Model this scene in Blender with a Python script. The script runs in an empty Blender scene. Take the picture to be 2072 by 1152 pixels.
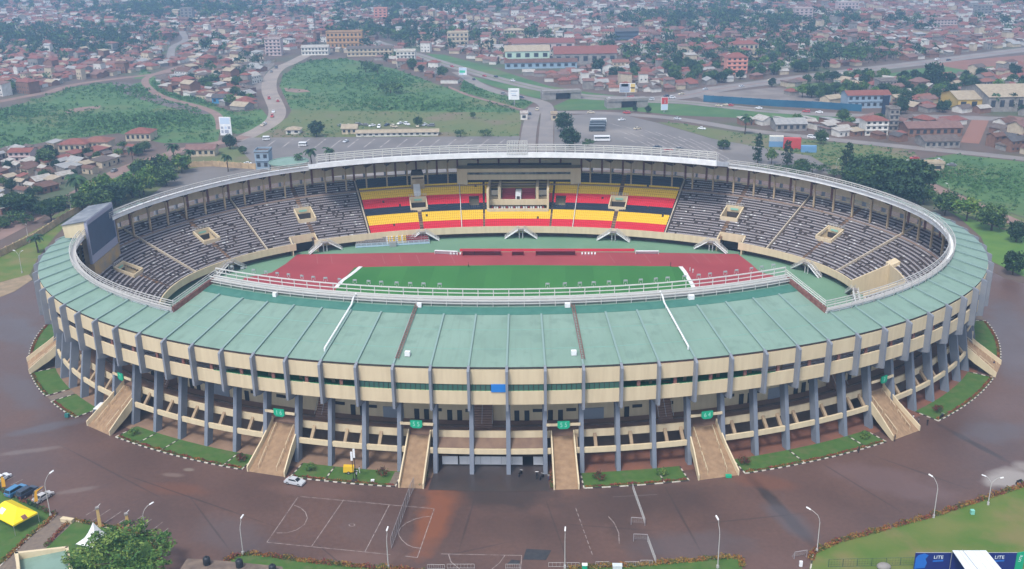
import bpy, bmesh, math, random
import numpy as np
from mathutils import Vector, Matrix
R = math.radians
SC = bpy.context.scene
COL = SC.collection
rng = random.Random(11)

# ------------------------------------------------------------------ camera, world, sun
CAMF, CAMLOC = 2050.64, np.array([14.467, -287.726, 113.037])
YAW, PITCH, ROLL = -0.0472028, 0.3455352, -0.0165154
FW = np.array([math.sin(YAW)*math.cos(PITCH), math.cos(YAW)*math.cos(PITCH), -math.sin(PITCH)])
RT0 = np.array([math.cos(YAW), -math.sin(YAW), 0.0]); UP0 = np.cross(RT0, FW)
RT = RT0*math.cos(ROLL)+UP0*math.sin(ROLL); UP = -RT0*math.sin(ROLL)+UP0*math.cos(ROLL)
cam = bpy.data.cameras.new('camera'); camo = bpy.data.objects.new('camera', cam); COL.objects.link(camo)
cam.lens = 36*CAMF/2072; cam.sensor_width = 36; cam.clip_start = 1; cam.clip_end = 20000
M4 = Matrix.Identity(4)
for i in range(3):
    M4[i][0], M4[i][1], M4[i][2], M4[i][3] = RT[i], UP[i], -FW[i], CAMLOC[i]
camo.matrix_world = M4
SC.camera = camo

W = bpy.data.worlds.new('World'); SC.world = W; W.use_nodes = True
nt = W.node_tree
sky = nt.nodes.new('ShaderNodeTexSky'); sky.sky_type = 'NISHITA'; sky.sun_disc = False
SUN_EL, SUN_AZ = R(58), R(205)
sky.sun_elevation = SUN_EL; sky.sun_rotation = SUN_AZ
sky.air_density = 1.0; sky.dust_density = 4.0; sky.ozone_density = 1.0; sky.altitude = 1100
bg = nt.nodes['Background']; bg.inputs['Strength'].default_value = 0.13
hs = nt.nodes.new('ShaderNodeHueSaturation'); hs.inputs['Saturation'].default_value = .5      # overcast: a paler sky
nt.links.new(sky.outputs[0], hs.inputs['Color']); nt.links.new(hs.outputs[0], bg.inputs[0])
sl = bpy.data.lights.new('sun', 'SUN'); so = bpy.data.objects.new('sun', sl); COL.objects.link(so)
sl.energy = 1.5; sl.angle = R(12); sl.color = (1.0, 0.96, 0.90)
sd = Vector((math.sin(SUN_AZ)*math.cos(SUN_EL), math.cos(SUN_AZ)*math.cos(SUN_EL), math.sin(SUN_EL)))
so.rotation_euler = sd.to_track_quat('Z', 'Y').to_euler(); so.location = (0, 0, 400)
SC.view_settings.view_transform = 'Standard'; SC.view_settings.look = 'None'
SC.view_settings.gamma = 1.0; SC.view_settings.use_curve_mapping = False
SC.view_settings.exposure = 1.03
SC.render.engine = 'CYCLES'
SC.cycles.use_denoising = True
SC.cycles.max_bounces = 5; SC.cycles.diffuse_bounces = 3; SC.cycles.glossy_bounces = 2
SC.cycles.transmission_bounces = 2; SC.cycles.volume_bounces = 1; SC.cycles.transparent_max_bounces = 4

def G(px, py, z=0.0):
    """world point at height z that the photo shows at pixel (px, py) of 2072 x 1152"""
    d = FW*CAMF + RT*(px-1036) + UP*(576-py)
    t = (z-CAMLOC[2])/d[2]
    p = CAMLOC + d*t
    return (float(p[0]), float(p[1]), z)
def scale_at(p):
    """pixels per metre at a world point"""
    return CAMF/float(np.dot(np.array(p)-CAMLOC, FW))
def proj(p):
    d = np.array(p)-CAMLOC; z = float(d@FW)
    return 1036+CAMF*float(d@RT)/z, 576-CAMF*float(d@UP)/z

# ------------------------------------------------------------------ materials
def lin(c):
    return tuple(((v/255)/12.92 if v/255 <= .04045 else ((v/255+.055)/1.055)**2.4) for v in c)
MATS = {}
def mat(name, col, rough=.7, col2=None, scale=1.0, detail=3, spec=.3, metal=0.0, bump=0.0, rough2=None, thr=(.35, .65), col3=None, scale3=.05, coord='Object', stretch=None):
    if name in MATS: return MATS[name]
    m = bpy.data.materials.new(name); m.use_nodes = True
    n = m.node_tree; b = n.nodes['Principled BSDF']
    b.inputs['Roughness'].default_value = rough; b.inputs['Metallic'].default_value = metal
    b.inputs['Specular IOR Level'].default_value = spec
    b.inputs['Base Color'].default_value = (*col, 1)
    if col2 is not None or bump:
        tc = n.nodes.new('ShaderNodeTexCoord'); src = tc.outputs[coord]
        if stretch:
            mp = n.nodes.new('ShaderNodeMapping'); mp.inputs['Scale'].default_value = stretch
            n.links.new(src, mp.inputs[0]); src = mp.outputs[0]
        nz = n.nodes.new('ShaderNodeTexNoise'); nz.inputs['Scale'].default_value = scale; nz.inputs['Detail'].default_value = detail
        n.links.new(src, nz.inputs['Vector'])
        if col2 is not None:
            rp = n.nodes.new('ShaderNodeValToRGB'); rp.color_ramp.elements[0].position = thr[0]; rp.color_ramp.elements[1].position = thr[1]
            rp.color_ramp.elements[0].color = (*col, 1); rp.color_ramp.elements[1].color = (*col2, 1)
            n.links.new(nz.outputs['Fac'], rp.inputs[0]); out = rp.outputs[0]
            if col3 is not None:
                n3 = n.nodes.new('ShaderNodeTexNoise'); n3.inputs['Scale'].default_value = scale3; n3.inputs['Detail'].default_value = 4
                n.links.new(src, n3.inputs['Vector'])
                r3 = n.nodes.new('ShaderNodeValToRGB'); r3.color_ramp.elements[0].position = .52; r3.color_ramp.elements[1].position = .66
                n.links.new(n3.outputs['Fac'], r3.inputs[0])
                mx = n.nodes.new('ShaderNodeMix'); mx.data_type = 'RGBA'
                n.links.new(r3.outputs[0], mx.inputs[0]); n.links.new(out, mx.inputs[6]); mx.inputs[7].default_value = (*col3, 1)
                out = mx.outputs[2]
            n.links.new(out, b.inputs['Base Color'])
            if rough2 is not None:
                mr = n.nodes.new('ShaderNodeMapRange'); mr.inputs[1].default_value = thr[0]; mr.inputs[2].default_value = thr[1]
                mr.inputs[3].default_value = rough; mr.inputs[4].default_value = rough2
                n.links.new(nz.outputs['Fac'], mr.inputs[0]); n.links.new(mr.outputs[0], b.inputs['Roughness'])
        if bump:
            bp = n.nodes.new('ShaderNodeBump'); bp.inputs['Strength'].default_value = bump; bp.inputs['Distance'].default_value = .1
            n.links.new(nz.outputs['Fac'], bp.inputs['Height']); n.links.new(bp.outputs[0], b.inputs['Normal'])
    MATS[name] = m
    return m
def sh(c, f): return tuple(min(1, v*f) for v in c)

CREAM = mat('cream_paint', (.62, .515, .345), .75, (.545, .445, .295), 1.0, 6, thr=(.38, .74), stretch=(.9, .9, .1))
CREAM2 = mat('worn_cream', (.46, .36, .23), .8, (.33, .25, .16), .5, 6)
TAN = mat('tan_steps', (.38, .26, .16), .8, (.30, .20, .125), .9, 5)
BLUEGREY = mat('bluegrey_paint', (.185, .203, .242), .6, (.215, .23, .265), .3, 4)
BLUEGREY_D = mat('bluegrey_column', (.158, .182, .228), .6, (.185, .205, .248), .3, 4)
ROOFG = mat('green_roof_sheet', (.172, .266, .216), .5, (.196, .294, .242), .10, 8, spec=.3, col3=(.158, .244, .200), scale3=.35)
ROOFG2 = mat('dark_green_roof_band', (.045, .15, .12), .5, (.06, .175, .14), .5, 4)
ROOFRIB = mat('green_roof_rib', (.20, .29, .27), .5)
UNDER = mat('roof_underside', (.13, .095, .075), .8, (.09, .065, .055), .5, 5)
WHITE = mat('white_paint', (.78, .79, .80), .5, (.66, .67, .68), .4, 4)
GUTG = mat('grey_white_gutter', (.48, .475, .46), .6, (.36, .35, .34), .6, 5)
RAILW = mat('white_railing_paint', (.54, .535, .51), .55)
RAILE = mat('end_railing_paint', (.46, .45, .43), .6)
RAILG = mat('grey_railing', (.42, .41, .40), .6)
MAROON = mat('maroon_steel', (.16, .06, .055), .6, (.24, .12, .10), 1.2, 4)
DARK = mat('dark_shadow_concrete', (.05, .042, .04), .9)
SOFF = mat('soffit_concrete', (.26, .21, .17), .9)
CONC = mat('brown_concrete', (.23, .145, .11), .85, (.27, .175, .135), .35, 5)
TERR = mat('dark_terrace', (.056, .046, .046), .9, (.080, .060, .053), .3, 6)
CONCG = mat('grey_concrete', (.27, .25, .24), .85, (.20, .185, .175), .4, 5)
SEATG = mat('grey_seat_plastic', (.34, .312, .325), .55, (.27, .247, .258), .3, 3)
SEATW = mat('white_seat_plastic', (.62, .62, .62), .5)
SEATK = mat('black_seat_plastic', (.022, .032, .055), .5)
SEATY = mat('yellow_seat_plastic', (.78, .52, .045), .5)
SEATR = mat('red_seat_plastic', (.62, .03, .055), .5)
SEATGR = mat('green_seat_plastic', (.05, .26, .13), .55)
SEATD = mat('dark_red_seat', (.30, .03, .05), .6)
GLASS = mat('window_glass', (.05, .12, .10), .12, spec=.6)
BLUEP = mat('blue_board', (.02, .18, .55), .5)
SIGNG = mat('green_sign', (.012, .34, .19), .5)
SIGNT = mat('pale_green_lettering', (.30, .66, .52), .5)
BLACK = mat('black_rubber', (.015, .015, .017), .6)
STRUT = mat('shaded_strut', (.36, .27, .17), .8, (.28, .20, .13), .5, 5)  # cream struts toned down to tan, their shade put into the colour
LAMPG = mat('grey_floodlight', (.27, .30, .30), .5)
STEEL = mat('galvanised_steel', (.40, .41, .43), .4, metal=.5)

# ------------------------------------------------------------------ mesh builder and scene helpers
class MB:
    def __init__(s): s.v = []; s.f = []; s.m = []; s.ms = []
    def mi(s, m):
        if m not in s.ms: s.ms.append(m)
        return s.ms.index(m)
    def face(s, pts, m):
        k = len(s.v); s.v += [tuple(p) for p in pts]; s.f.append(tuple(range(k, k+len(pts)))); s.m.append(s.mi(m))
    def poly(s, verts, faces, m):
        k = len(s.v); s.v += [tuple(p) for p in verts]; i = s.mi(m)
        for f in faces: s.f.append(tuple(a+k for a in f)); s.m.append(i)
    def hexa(s, b, t, m):
        """four bottom and four top corners"""
        n = len(b)
        s.poly(list(b)+list(t), [tuple(range(n))[::-1], tuple(range(n, 2*n))]+[(i, (i+1) % n, n+(i+1) % n, n+i) for i in range(n)], m)
    def box(s, c, sz, m, rz=0.0):
        x, y, z = sz[0]/2, sz[1]/2, sz[2]/2; ca, sa = math.cos(rz), math.sin(rz)
        q = [(-x, -y), (x, -y), (x, y), (-x, y)]; q = [(c[0]+a*ca-b*sa, c[1]+a*sa+b*ca) for a, b in q]
        s.hexa([(a, b, c[2]-z) for a, b in q], [(a, b, c[2]+z) for a, b in q], m)
    def bar(s, a, b, r, m, n=4, r2=None):
        a, b = Vector(a), Vector(b); d = b-a
        if d.length < 1e-6: return
        d.normalize(); u = d.orthogonal().normalized(); w = d.cross(u); r2 = r if r2 is None else r2
        ring = lambda c, q: [c+u*(q*math.cos(2*math.pi*(i+.5)/n))+w*(q*math.sin(2*math.pi*(i+.5)/n)) for i in range(n)]
        s.hexa(ring(a, r), ring(b, r2), m)
    def tube(s, pts, r, m, n=5):
        for a, b in zip(pts[:-1], pts[1:]): s.bar(a, b, r, m, n)
    def ball(s, c, r, m, nu=8, nv=5):
        rx, ry, rz = r if hasattr(r, '__len__') else (r, r, r)
        vs = [(c[0], c[1], c[2]-rz)]
        for j in range(1, nv):
            t = -math.pi/2+math.pi*j/nv
            for i in range(nu):
                a = 2*math.pi*i/nu; vs.append((c[0]+rx*math.cos(t)*math.cos(a), c[1]+ry*math.cos(t)*math.sin(a), c[2]+rz*math.sin(t)))
        vs.append((c[0], c[1], c[2]+rz)); fs = []
        for i in range(nu): fs.append((0, 1+(i+1) % nu, 1+i))
        for j in range(nv-2):
            for i in range(nu): fs.append((1+j*nu+i, 1+j*nu+(i+1) % nu, 1+(j+1)*nu+(i+1) % nu, 1+(j+1)*nu+i))
        for i in range(nu): fs.append((1+(nv-2)*nu+i, 1+(nv-2)*nu+(i+1) % nu, len(vs)-1))
        s.poly(vs, fs, m)
    def lathe(s, c, prof, m, n=8):
        rings = [[(c[0]+r*math.cos(2*math.pi*i/n), c[1]+r*math.sin(2*math.pi*i/n), c[2]+z) for i in range(n)] for r, z in prof]
        vs = sum(rings, []); fs = [tuple(range(n))[::-1], tuple(range(len(vs)-n, len(vs)))]
        for j in range(len(prof)-1):
            for i in range(n): fs.append((j*n+i, j*n+(i+1) % n, (j+1)*n+(i+1) % n, (j+1)*n+i))
        s.poly(vs, fs, m)
    def mesh(s, name, fix=True, smooth=False):
        me = bpy.data.meshes.new(name); me.from_pydata(s.v, [], s.f)
        for m in s.ms: me.materials.append(m)
        me.polygons.foreach_set('material_index', s.m)
        if fix:
            bm = bmesh.new(); bm.from_mesh(me); bmesh.ops.recalc_face_normals(bm, faces=bm.faces); bm.to_mesh(me); bm.free()
        if smooth: me.polygons.foreach_set('use_smooth', [True]*len(me.polygons))
        me.update(); return me
    def build(s, name, parent=None, loc=None, rz=0, fix=True, smooth=False):
        if not s.f: return None
        return link(name, s.mesh(name, fix, smooth), parent, loc, rz)
def link(name, me, parent=None, loc=None, rz=0):
    o = bpy.data.objects.new(name, me); COL.objects.link(o)
    if parent is not None: o.parent = parent
    if loc is not None: o.location = loc
    if rz: o.rotation_euler = (0, 0, rz)
    return o
def tag(o, label=None, cat=None, group=None, kind=None):
    if label: o['label'] = label
    if cat: o['category'] = cat
    if group: o['group'] = group
    if kind: o['kind'] = kind
    return o
def thing(name, label, cat, loc=(0, 0, 0), rz=0, group=None):
    o = bpy.data.objects.new(name, None); COL.objects.link(o); o.location = loc; o.rotation_euler = (0, 0, rz)
    return tag(o, label, cat, group)
def dup(o, loc=None, rz=None, scale=None, label=None, group=None, kids=None):
    c = o.copy(); COL.objects.link(c)
    if loc is not None: c.location = loc
    if rz is not None: c.rotation_euler = (0, 0, rz)
    if scale is not None: c.scale = scale if hasattr(scale, '__len__') else (scale,)*3
    if label: c['label'] = label
    if group: c['group'] = group
    for ch in list(KIDS.get(o.name, [])):
        k = ch.copy(); COL.objects.link(k); k.parent = c
        for g in KIDS.get(ch.name, []):
            q = g.copy(); COL.objects.link(q); q.parent = k
    return c
KIDS = {}
def kid(o, parent):
    KIDS.setdefault(parent.name, []).append(o); return o
TEXTS = {}
def lettering(text, size, m, parent, loc, rot, name='lettering', depth=.02, xs=1.0):
    cu = bpy.data.curves.new(name, 'FONT'); cu.body = text; cu.size = size; cu.align_x = 'CENTER'; cu.align_y = 'CENTER'; cu.extrude = depth
    t = bpy.data.objects.new(name, cu); COL.objects.link(t)
    dg = bpy.context.evaluated_depsgraph_get()
    me = bpy.data.meshes.new_from_object(t.evaluated_get(dg)); bpy.data.objects.remove(t); bpy.data.curves.remove(cu)
    me.materials.clear(); me.materials.append(m)
    o = bpy.data.objects.new(name, me); COL.objects.link(o); o.location = loc; o.rotation_euler = rot; o.scale = (xs, 1, 1)
    if parent is not None: o.parent = parent
    return o

# ------------------------------------------------------------------ the oval: u = bay number from the near axis (0..92), d = metres inward
OA, OB, ON = 135.59, 96.90, 2.051
_t = np.linspace(-math.pi, math.pi, 8001)
_s, _c = np.sin(_t), -np.cos(_t)
_X = OA*np.sign(_s)*np.abs(_s)**(2/ON); _Y = OB*np.sign(_c)*np.abs(_c)**(2/ON)
_L = np.concatenate([[0], np.cumsum(np.hypot(np.diff(_X), np.diff(_Y)))]); _L -= _L[4000]
SPB = (_L[-1]-_L[0])/92.0; _U = _L/SPB
def _xy(u):
    u = (u+46.0) % 92.0-46.0
    return float(np.interp(u, _U, _X)), float(np.interp(u, _U, _Y))
_fr = {}
def frame(u):
    k = round(u, 4)
    if k in _fr: return _fr[k]
    x0, y0 = _xy(u-.06); x1, y1 = _xy(u+.06); x, y = _xy(u)
    tx, ty = x1-x0, y1-y0; l = math.hypot(tx, ty); tx /= l; ty /= l
    _fr[k] = (x, y, tx, ty, -ty, tx)      # point, tangent, inward normal
    return _fr[k]
def P(u, d, z, w=0.0):
    x, y, tx, ty, nx, ny = frame(u)
    if z > 7:                                # the far stand rises a little higher than the near one
        a = abs((u+46.0) % 92.0-46.0)
        if a > 26:
            t = min(1.0, (a-26)/10.0); t = t*t*(3-2*t); z += 1.4*t*min(1.2, (z-7)/10.0)
    return (x+nx*d+tx*w, y+ny*d+ty*w, z)
def usteps(u0, u1, st=.5):
    n = max(1, int(math.ceil((u1-u0)/st-1e-6)))
    return [u0+(u1-u0)*i/n for i in range(n+1)]
def sweep(mb, prof, u0, u1, m, st=.5, caps=True):
    """closed (d, z) outline carried round the oval from u0 to u1; m one material or one per outline edge"""
    full = abs(u1-u0-92) < 1e-6; us = usteps(u0, u1, st); n = len(prof); k = len(mb.v)
    if full: us = us[:-1]
    for u in us:
        for d, z in prof: mb.v.append(P(u, d, z))
    N = len(us)
    for j in range(N if full else N-1):
        for i in range(n):
            a, b = k+j*n+i, k+j*n+(i+1) % n; j2 = (j+1) % N; c, e = k+j2*n+(i+1) % n, k+j2*n+i
            mb.f.append((a, b, c, e)); mb.m.append(mb.mi(m[i] if isinstance(m, (list, tuple)) else m))
    if caps and not full:
        mm = m[0] if isinstance(m, (list, tuple)) else m
        mb.f.append(tuple(range(k, k+n))); mb.m.append(mb.mi(mm))
        mb.f.append(tuple(range(k+(N-1)*n, k+N*n))[::-1]); mb.m.append(mb.mi(mm))
def strip(mb, prof, u0, u1, m, st=.5):
    """open (d, z) line carried round the oval"""
    us = usteps(u0, u1, st); n = len(prof); k = len(mb.v)
    for u in us:
        for d, z in prof: mb.v.append(P(u, d, z))
    for j in range(len(us)-1):
        for i in range(n-1):
            mb.f.append((k+j*n+i, k+j*n+i+1, k+(j+1)*n+i+1, k+(j+1)*n+i)); mb.m.append(mb.mi(m))
def rprism(mb, u, poly, w, m, w0=0.0):
    """(d, z) outline in the radial plane at u, w wide along the oval"""
    mb.hexa([P(u, d, z, w0-w/2) for d, z in poly], [P(u, d, z, w0+w/2) for d, z in poly], m)
def ringbar(mb, d, z, u0, u1, r, m, st=.5):
    us = usteps(u0, u1, st); full = abs(u1-u0-92) < 1e-6
    prof = [(d-r, z-r), (d+r, z-r), (d+r, z+r), (d-r, z+r)]
    sweep(mb, prof, u0, u1, m, st)
# ------------------------------------------------------------------ THE STADIUM
PZ = 3.8                                   # level of the track and pitch
LZ = 7.0                                   # lip of the bowl
def SL(u): return .237
ST = thing('stadium', 'large oval stadium with green sheet roof and blue-grey outer ribs', 'stadium')
def seatz(d): return 7.3+(31-d)*.41
GATES = [(2, 4.6), (6, 6.6), (12, 6.6), (18, 6.6), (24, 6.6), (30, 6.6), (36, 6.6), (42, 5.0)]
GATES = [(s*u, w) for u, w in GATES for s in (1, -1)]
def gaps(u0, u1, holes):
    """the stretches of u0..u1 left between the holes (centre, half width)"""
    out, a = [], u0
    for c, h in sorted(holes):
        if c+h <= u0 or c-h >= u1: continue
        if c-h > a: out.append((a, c-h))
        a = max(a, c+h)
    if a < u1: out.append((a, u1))
    return out

# outer ribs with their brackets, columns, roof ribs
for k in range(92):
    u = k-46+.5
    f = MB(); rprism(f, u, [(0, 25.0), (.25, 25.25), (1.6, 25.75), (1.6, 16.7), (6.6, 16.6), (6.6, 15.4), (1.9, 15.4), (0, 15.9)], .55, BLUEGREY)
    f.build('facade_rib', ST)
    c = MB(); c.hexa([P(u, 1.2, -.3, -.46), P(u, 1.2, -.3, .46), P(u, 3.1, -.3, .46), P(u, 3.1, -.3, -.46)],
                     [P(u, 4.3, 15.6, -.46), P(u, 4.3, 15.6, .46), P(u, 6.4, 15.6, .46), P(u, 6.4, 15.6, -.46)], BLUEGREY_D)
    c.build('column', ST)
    a = abs(u) if abs(u) <= 46 else 92-abs(u)
    main = a < 10.3 or 46-a < 10.3
    de = 19.8 if main else 10.2
    r = MB(); rprism(r, u, [(1.5, 25.8), (de, 25.05+SL(u)*de+.42), (de, 25.05+SL(u)*de-.02), (1.5, 25.6)], .42, ROOFRIB)
    r.build('roof_rib', ST)

# facade bands
f = MB(); sweep(f, [(1.4, 21.5), (1.8, 21.5), (1.8, 24.85), (1.4, 24.85)], -46, 46, CREAM); f.build('upper_band', ST)
f = MB(); sweep(f, [(1.4, 16.8), (1.8, 16.8), (1.8, 19.9), (1.4, 19.9)], -46, 46, CREAM); f.build('lower_band', ST)
f = MB(); sweep(f, [(1.82, 16.62), (9, 16.62), (9, 16.9), (1.82, 16.9)], -46, 46, [SOFF, SOFF, CONC, SOFF]); f.build('upper_floor', ST)
for k in range(92):
    u = k-46
    if abs(u) <= 3: continue
    b = MB(); b.hexa([P(u, 1.85, 17.0, -.35), P(u, 1.85, 17.0, .35), P(u, 2.25, 17.0, .35), P(u, 2.25, 17.0, -.35)], [P(u, 1.85, 25.0, -.35), P(u, 1.85, 25.0, .35), P(u, 2.25, 25.0, .35), P(u, 2.25, 25.0, -.35)], MAROON)
    b.build('gallery_post', ST)
for k in range(-3, 4):
    w = MB(); strip(w, [(1.6, 19.9), (1.6, 21.5)], k-.46, k+.46, GLASS, .46)
    wo = w.build('gallery_window', ST, fix=False)
    q = MB()
    for i in range(8):
        uu = k-.46+.92*i/7; q.bar(P(uu, 1.55, 19.9), P(uu, 1.55, 21.5), .06, DARK)
    q.build('window_mullion', wo)
b = MB(); b.hexa([P(u, d, 19.8) for u, d in ((.08, 1.2), (.46, 1.2), (.46, 1.35), (.08, 1.35))], [P(u, d, 21.6) for u, d in ((.08, 1.2), (.46, 1.2), (.46, 1.35), (.08, 1.35))], BLUEP)
b = b.build('window_board', ST); b['label'] = 'bright blue board in the gallery window strip'
w = MB()
for k in range(92):                         # corridor wall behind the seats, with gaps
    u = k-46
    if abs(u) > 3: pass
f = MB(); sweep(f, [(8.3, 16.6), (8.6, 16.6), (8.6, 15.8), (8.3, 15.8)], -46, 46, CREAM2); f.build('corridor_kerb', ST)

# concourse: floor, back wall, parapet, beams, struts
f = MB(); sweep(f, [(5.3, 6.75), (13, 6.75), (13, 7.15), (5.3, 7.15)], -46, 46, [DARK, CONC, CONC, CONC]); f.build('concourse_floor', ST)
f = MB(); sweep(f, [(12.8, 7.15), (13.2, 7.15), (13.2, 13.6), (12.8, 13.6)], -46, 46, CREAM); f.build('concourse_wall', ST)
f = MB(); sweep(f, [(9.6, 0), (10.0, 0), (10.0, 7.5), (9.6, 7.5)], -46, 46, mat('ground_storey_wall', (.16, .12, .095), .85, (.10, .075, .06), .3, 4)); f.build('ground_storey_wall', ST)
holes = [(g, w/2/SPB+.06) for g, w in GATES]
for a, b in gaps(-46, 46, holes):
    f = MB(); sweep(f, [(5.2, 6.75), (5.55, 6.75), (5.55, 8.45), (5.2, 8.45)], a, b, CREAM); f.build('concourse_parapet', ST)
    f = MB(); sweep(f, [(2.5, 4.3), (3.05, 4.3), (3.05, 5.5), (2.5, 5.5)], a, b, CREAM); f.build('lower_beam', ST)
for k in range(92):
    u = k-46
    if abs(u) < 1.6: continue
    for uu in ((u-.1,) if all(abs(u-g) > .4 for g, _ in GATES) else ())+((u+.36,) if k % 3 == 0 else ()):
        if any(abs(uu-g) < w/2/SPB+.05 for g, w in GATES): continue
        s = MB(); rprism(s, uu, [(5.25, 7.7), (5.25, 6.9), (2.95, 4.5), (2.95, 5.3)], .7, STRUT); s.build('beam_strut', ST)
f = MB(); sweep(f, [(5.1, 6.95), (5.2, 6.75), (3.0, 5.45), (2.85, 5.6)], -1.5, 1.5, mat('canopy_brown', (.20, .13, .09), .8, (.15, .095, .07), .5, 5)); f.build('entrance_canopy', ST)
# doors, shutters and slot windows of the concourse
DOOR = mat('dark_door', (.03, .032, .038), .6); SHUT = mat('grey_shutter', (.25, .28, .33), .5)
for k in range(-20, 21):
    bays = [(-.28, 1.1, 2.5, 7.15, DOOR, 'concourse_door'), (.02, 1.1, 2.5, 7.15, DOOR, 'concourse_door'), (.34, 2.2, .7, 9.3, DOOR, 'slot_window')]
    if abs(k) in (3, 9, 15): bays = [(0, 4.8, 2.7, 7.15, SHUT, 'roller_shutter')]
    if abs(k) in (5, 7, 11): bays = [(.3, 2.4, .7, 9.4, DOOR, 'slot_window')]
    if k in (0, -6, 6): bays = []
    for du, w, h, z, m, nm in bays:
        q = MB(); q.hexa([P(k+du, 12.6, z, -w/2), P(k+du, 12.6, z, w/2), P(k+du, 12.82, z, w/2), P(k+du, 12.82, z, -w/2)],
                         [P(k+du, 12.6, z+h, -w/2), P(k+du, 12.6, z+h, w/2), P(k+du, 12.82, z+h, w/2), P(k+du, 12.82, z+h, -w/2)], m)
        q.build(nm, ST)
def upstair(u, w):
    """flight of stairs inside the concourse going up behind the seats"""
    q = MB()
    for i in range(11):
        d0 = 9.1+i*.33; q.hexa([P(u, d0, 7.15, -w/2), P(u, d0, 7.15, w/2), P(u, d0+.33, 7.15, w/2), P(u, d0+.33, 7.15, -w/2)], [P(u, d0, 7.4+i*.45, -w/2), P(u, d0, 7.4+i*.45, w/2), P(u, d0+.33, 7.4+i*.45, w/2), P(u, d0+.33, 7.4+i*.45, -w/2)], CONC)
    for s in (-.5, 0, .5):
        q.bar(P(u, 9.1, 8.3, s*w), P(u, 12.6, 12.8, s*w), .07, RAILG)
    q.build('inner_stair', ST)
upstair(-.28, 4.6)
for s in (1, -1): upstair(s*5.1, 3.4); upstair(s*11.2, 3.4)

# gate stairs with side walls and handrails, gate signs
def gate_stair(u, w):
    n, d0, d1, z0, z1 = 44, 5.5, -5.1, 7.15, .06
    ww = lambda d: w/2+max(0, 2.5-d)/7.6*(1.05 if w > 5 else .15)
    q = MB()
    top = []
    for i in range(n):
        a, b = d0+(d1-d0)*i/n, d0+(d1-d0)*(i+1)/n; z = z0+(z1-z0)*(i+.5)/n
        q.hexa([P(u, a, max(0, z-1.0), -ww(a)), P(u, a, max(0, z-1.0), ww(a)), P(u, b, max(0, z-1.0), ww(b)), P(u, b, max(0, z-1.0), -ww(b))],
               [P(u, a, z, -ww(a)), P(u, a, z, ww(a)), P(u, b, z, ww(b)), P(u, b, z, -ww(b))], TAN)
    so_ = q.build('gate_stair', ST)
    for s in (-1, 1):
        q = MB(); t = .3
        for (a, za), (b, zb) in (((5.5, 7.15), (.2, 3.6)), ((.2, 3.6), (-5.2, .08))):
            q.hexa([P(u, a, max(-.2, za-1.3), s*(ww(a)+.01)), P(u, a, max(-.2, za-1.3), s*(ww(a)+t)), P(u, b, max(-.2, zb-1.3), s*(ww(b)+t)), P(u, b, max(-.2, zb-1.3), s*(ww(b)+.01))],
                   [P(u, a, za+1.25, s*(ww(a)+.01)), P(u, a, za+1.25, s*(ww(a)+t)), P(u, b, zb+1.2, s*(ww(b)+t)), P(u, b, zb+1.2, s*(ww(b)+.01))], CREAM)
        q.build('side_wall', so_)
    if w > 5:
        for s in (-.33, .33):
            for a, b in ((.92, .52), (.44, .08)):
                q = MB(); da, db = d1+(d0-d1)*a, d1+(d0-d1)*b; za, zb = z1+(z0-z1)*a+1, z1+(z0-z1)*b+1
                q.bar(P(u, da, za, s*w), P(u, db, zb, s*w), .07, CREAM)
                for e in (0, .33, .66, 1): q.bar(P(u, da+(db-da)*e, za+(zb-za)*e, s*w), P(u, da+(db-da)*e, za+(zb-za)*e-1, s*w), .05, CREAM)
                q.build('handrail', so_)
SIGN = {-12: '7', -6: '1 6', -2: '5 5', 2: '5 5', 6: '6 4', 12: '3'}
for g, w in GATES:
    if abs(g) <= 30: gate_stair(g, w)
    q = MB(); sweep(q, [(2.9, 10.75), (3.2, 10.75), (3.2, 11.3), (2.9, 11.3)], g-.46, g+.46, CREAM); q.build('sign_crossbar', ST)
    if g in SIGN:
        q = MB(); a = 1.3 if len(SIGN[g]) > 1 else 1.0
        pts = [(-a, 12.0), (a, 12.0), (a, 10.6), (a*.62, 10.2), (-a*.62, 10.2), (-a, 10.6)]
        q.hexa([P(g, 2.6, z, x) for x, z in pts], [P(g, 2.85, z, x) for x, z in pts], SIGNG)
        so_ = q.build('gate_sign', ST); so_['label'] = 'green gate sign reading '+SIGN[g].replace(' ', '')
        x, y, tx, ty, nx, ny = frame(g)
        lettering(SIGN[g], 1.55, SIGNT, so_, P(g, 2.56, 11.15), (R(90), 0, math.atan2(ty, tx)), xs=.8)

# roof sections
def roof_dirt(m):
    n = m.node_tree; b = n.nodes['Principled BSDF']; src = b.inputs['Base Color'].links[0].from_socket
    a = n.nodes.new('ShaderNodeAttribute'); a.attribute_name = 'oval'; nz = n.nodes.new('ShaderNodeTexNoise'); nz.inputs['Scale'].default_value = .9; nz.inputs['Detail'].default_value = 8; nz.inputs['Roughness'].default_value = .65
    n.links.new(a.outputs['Vector'], nz.inputs['Vector']); rp = n.nodes.new('ShaderNodeMapRange'); rp.inputs[1].default_value = .5; rp.inputs[2].default_value = .82; rp.inputs[3].default_value = 0; rp.inputs[4].default_value = .55
    n.links.new(nz.outputs['Fac'], rp.inputs[0]); mx = n.nodes.new('ShaderNodeMix'); mx.data_type = 'RGBA'; n.links.new(rp.outputs[0], mx.inputs[0]); n.links.new(src, mx.inputs[6]); mx.inputs[7].default_value = (.135, .185, .15, 1)
    n.links.new(mx.outputs[2], b.inputs['Base Color'])
roof_dirt(ROOFG)
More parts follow.
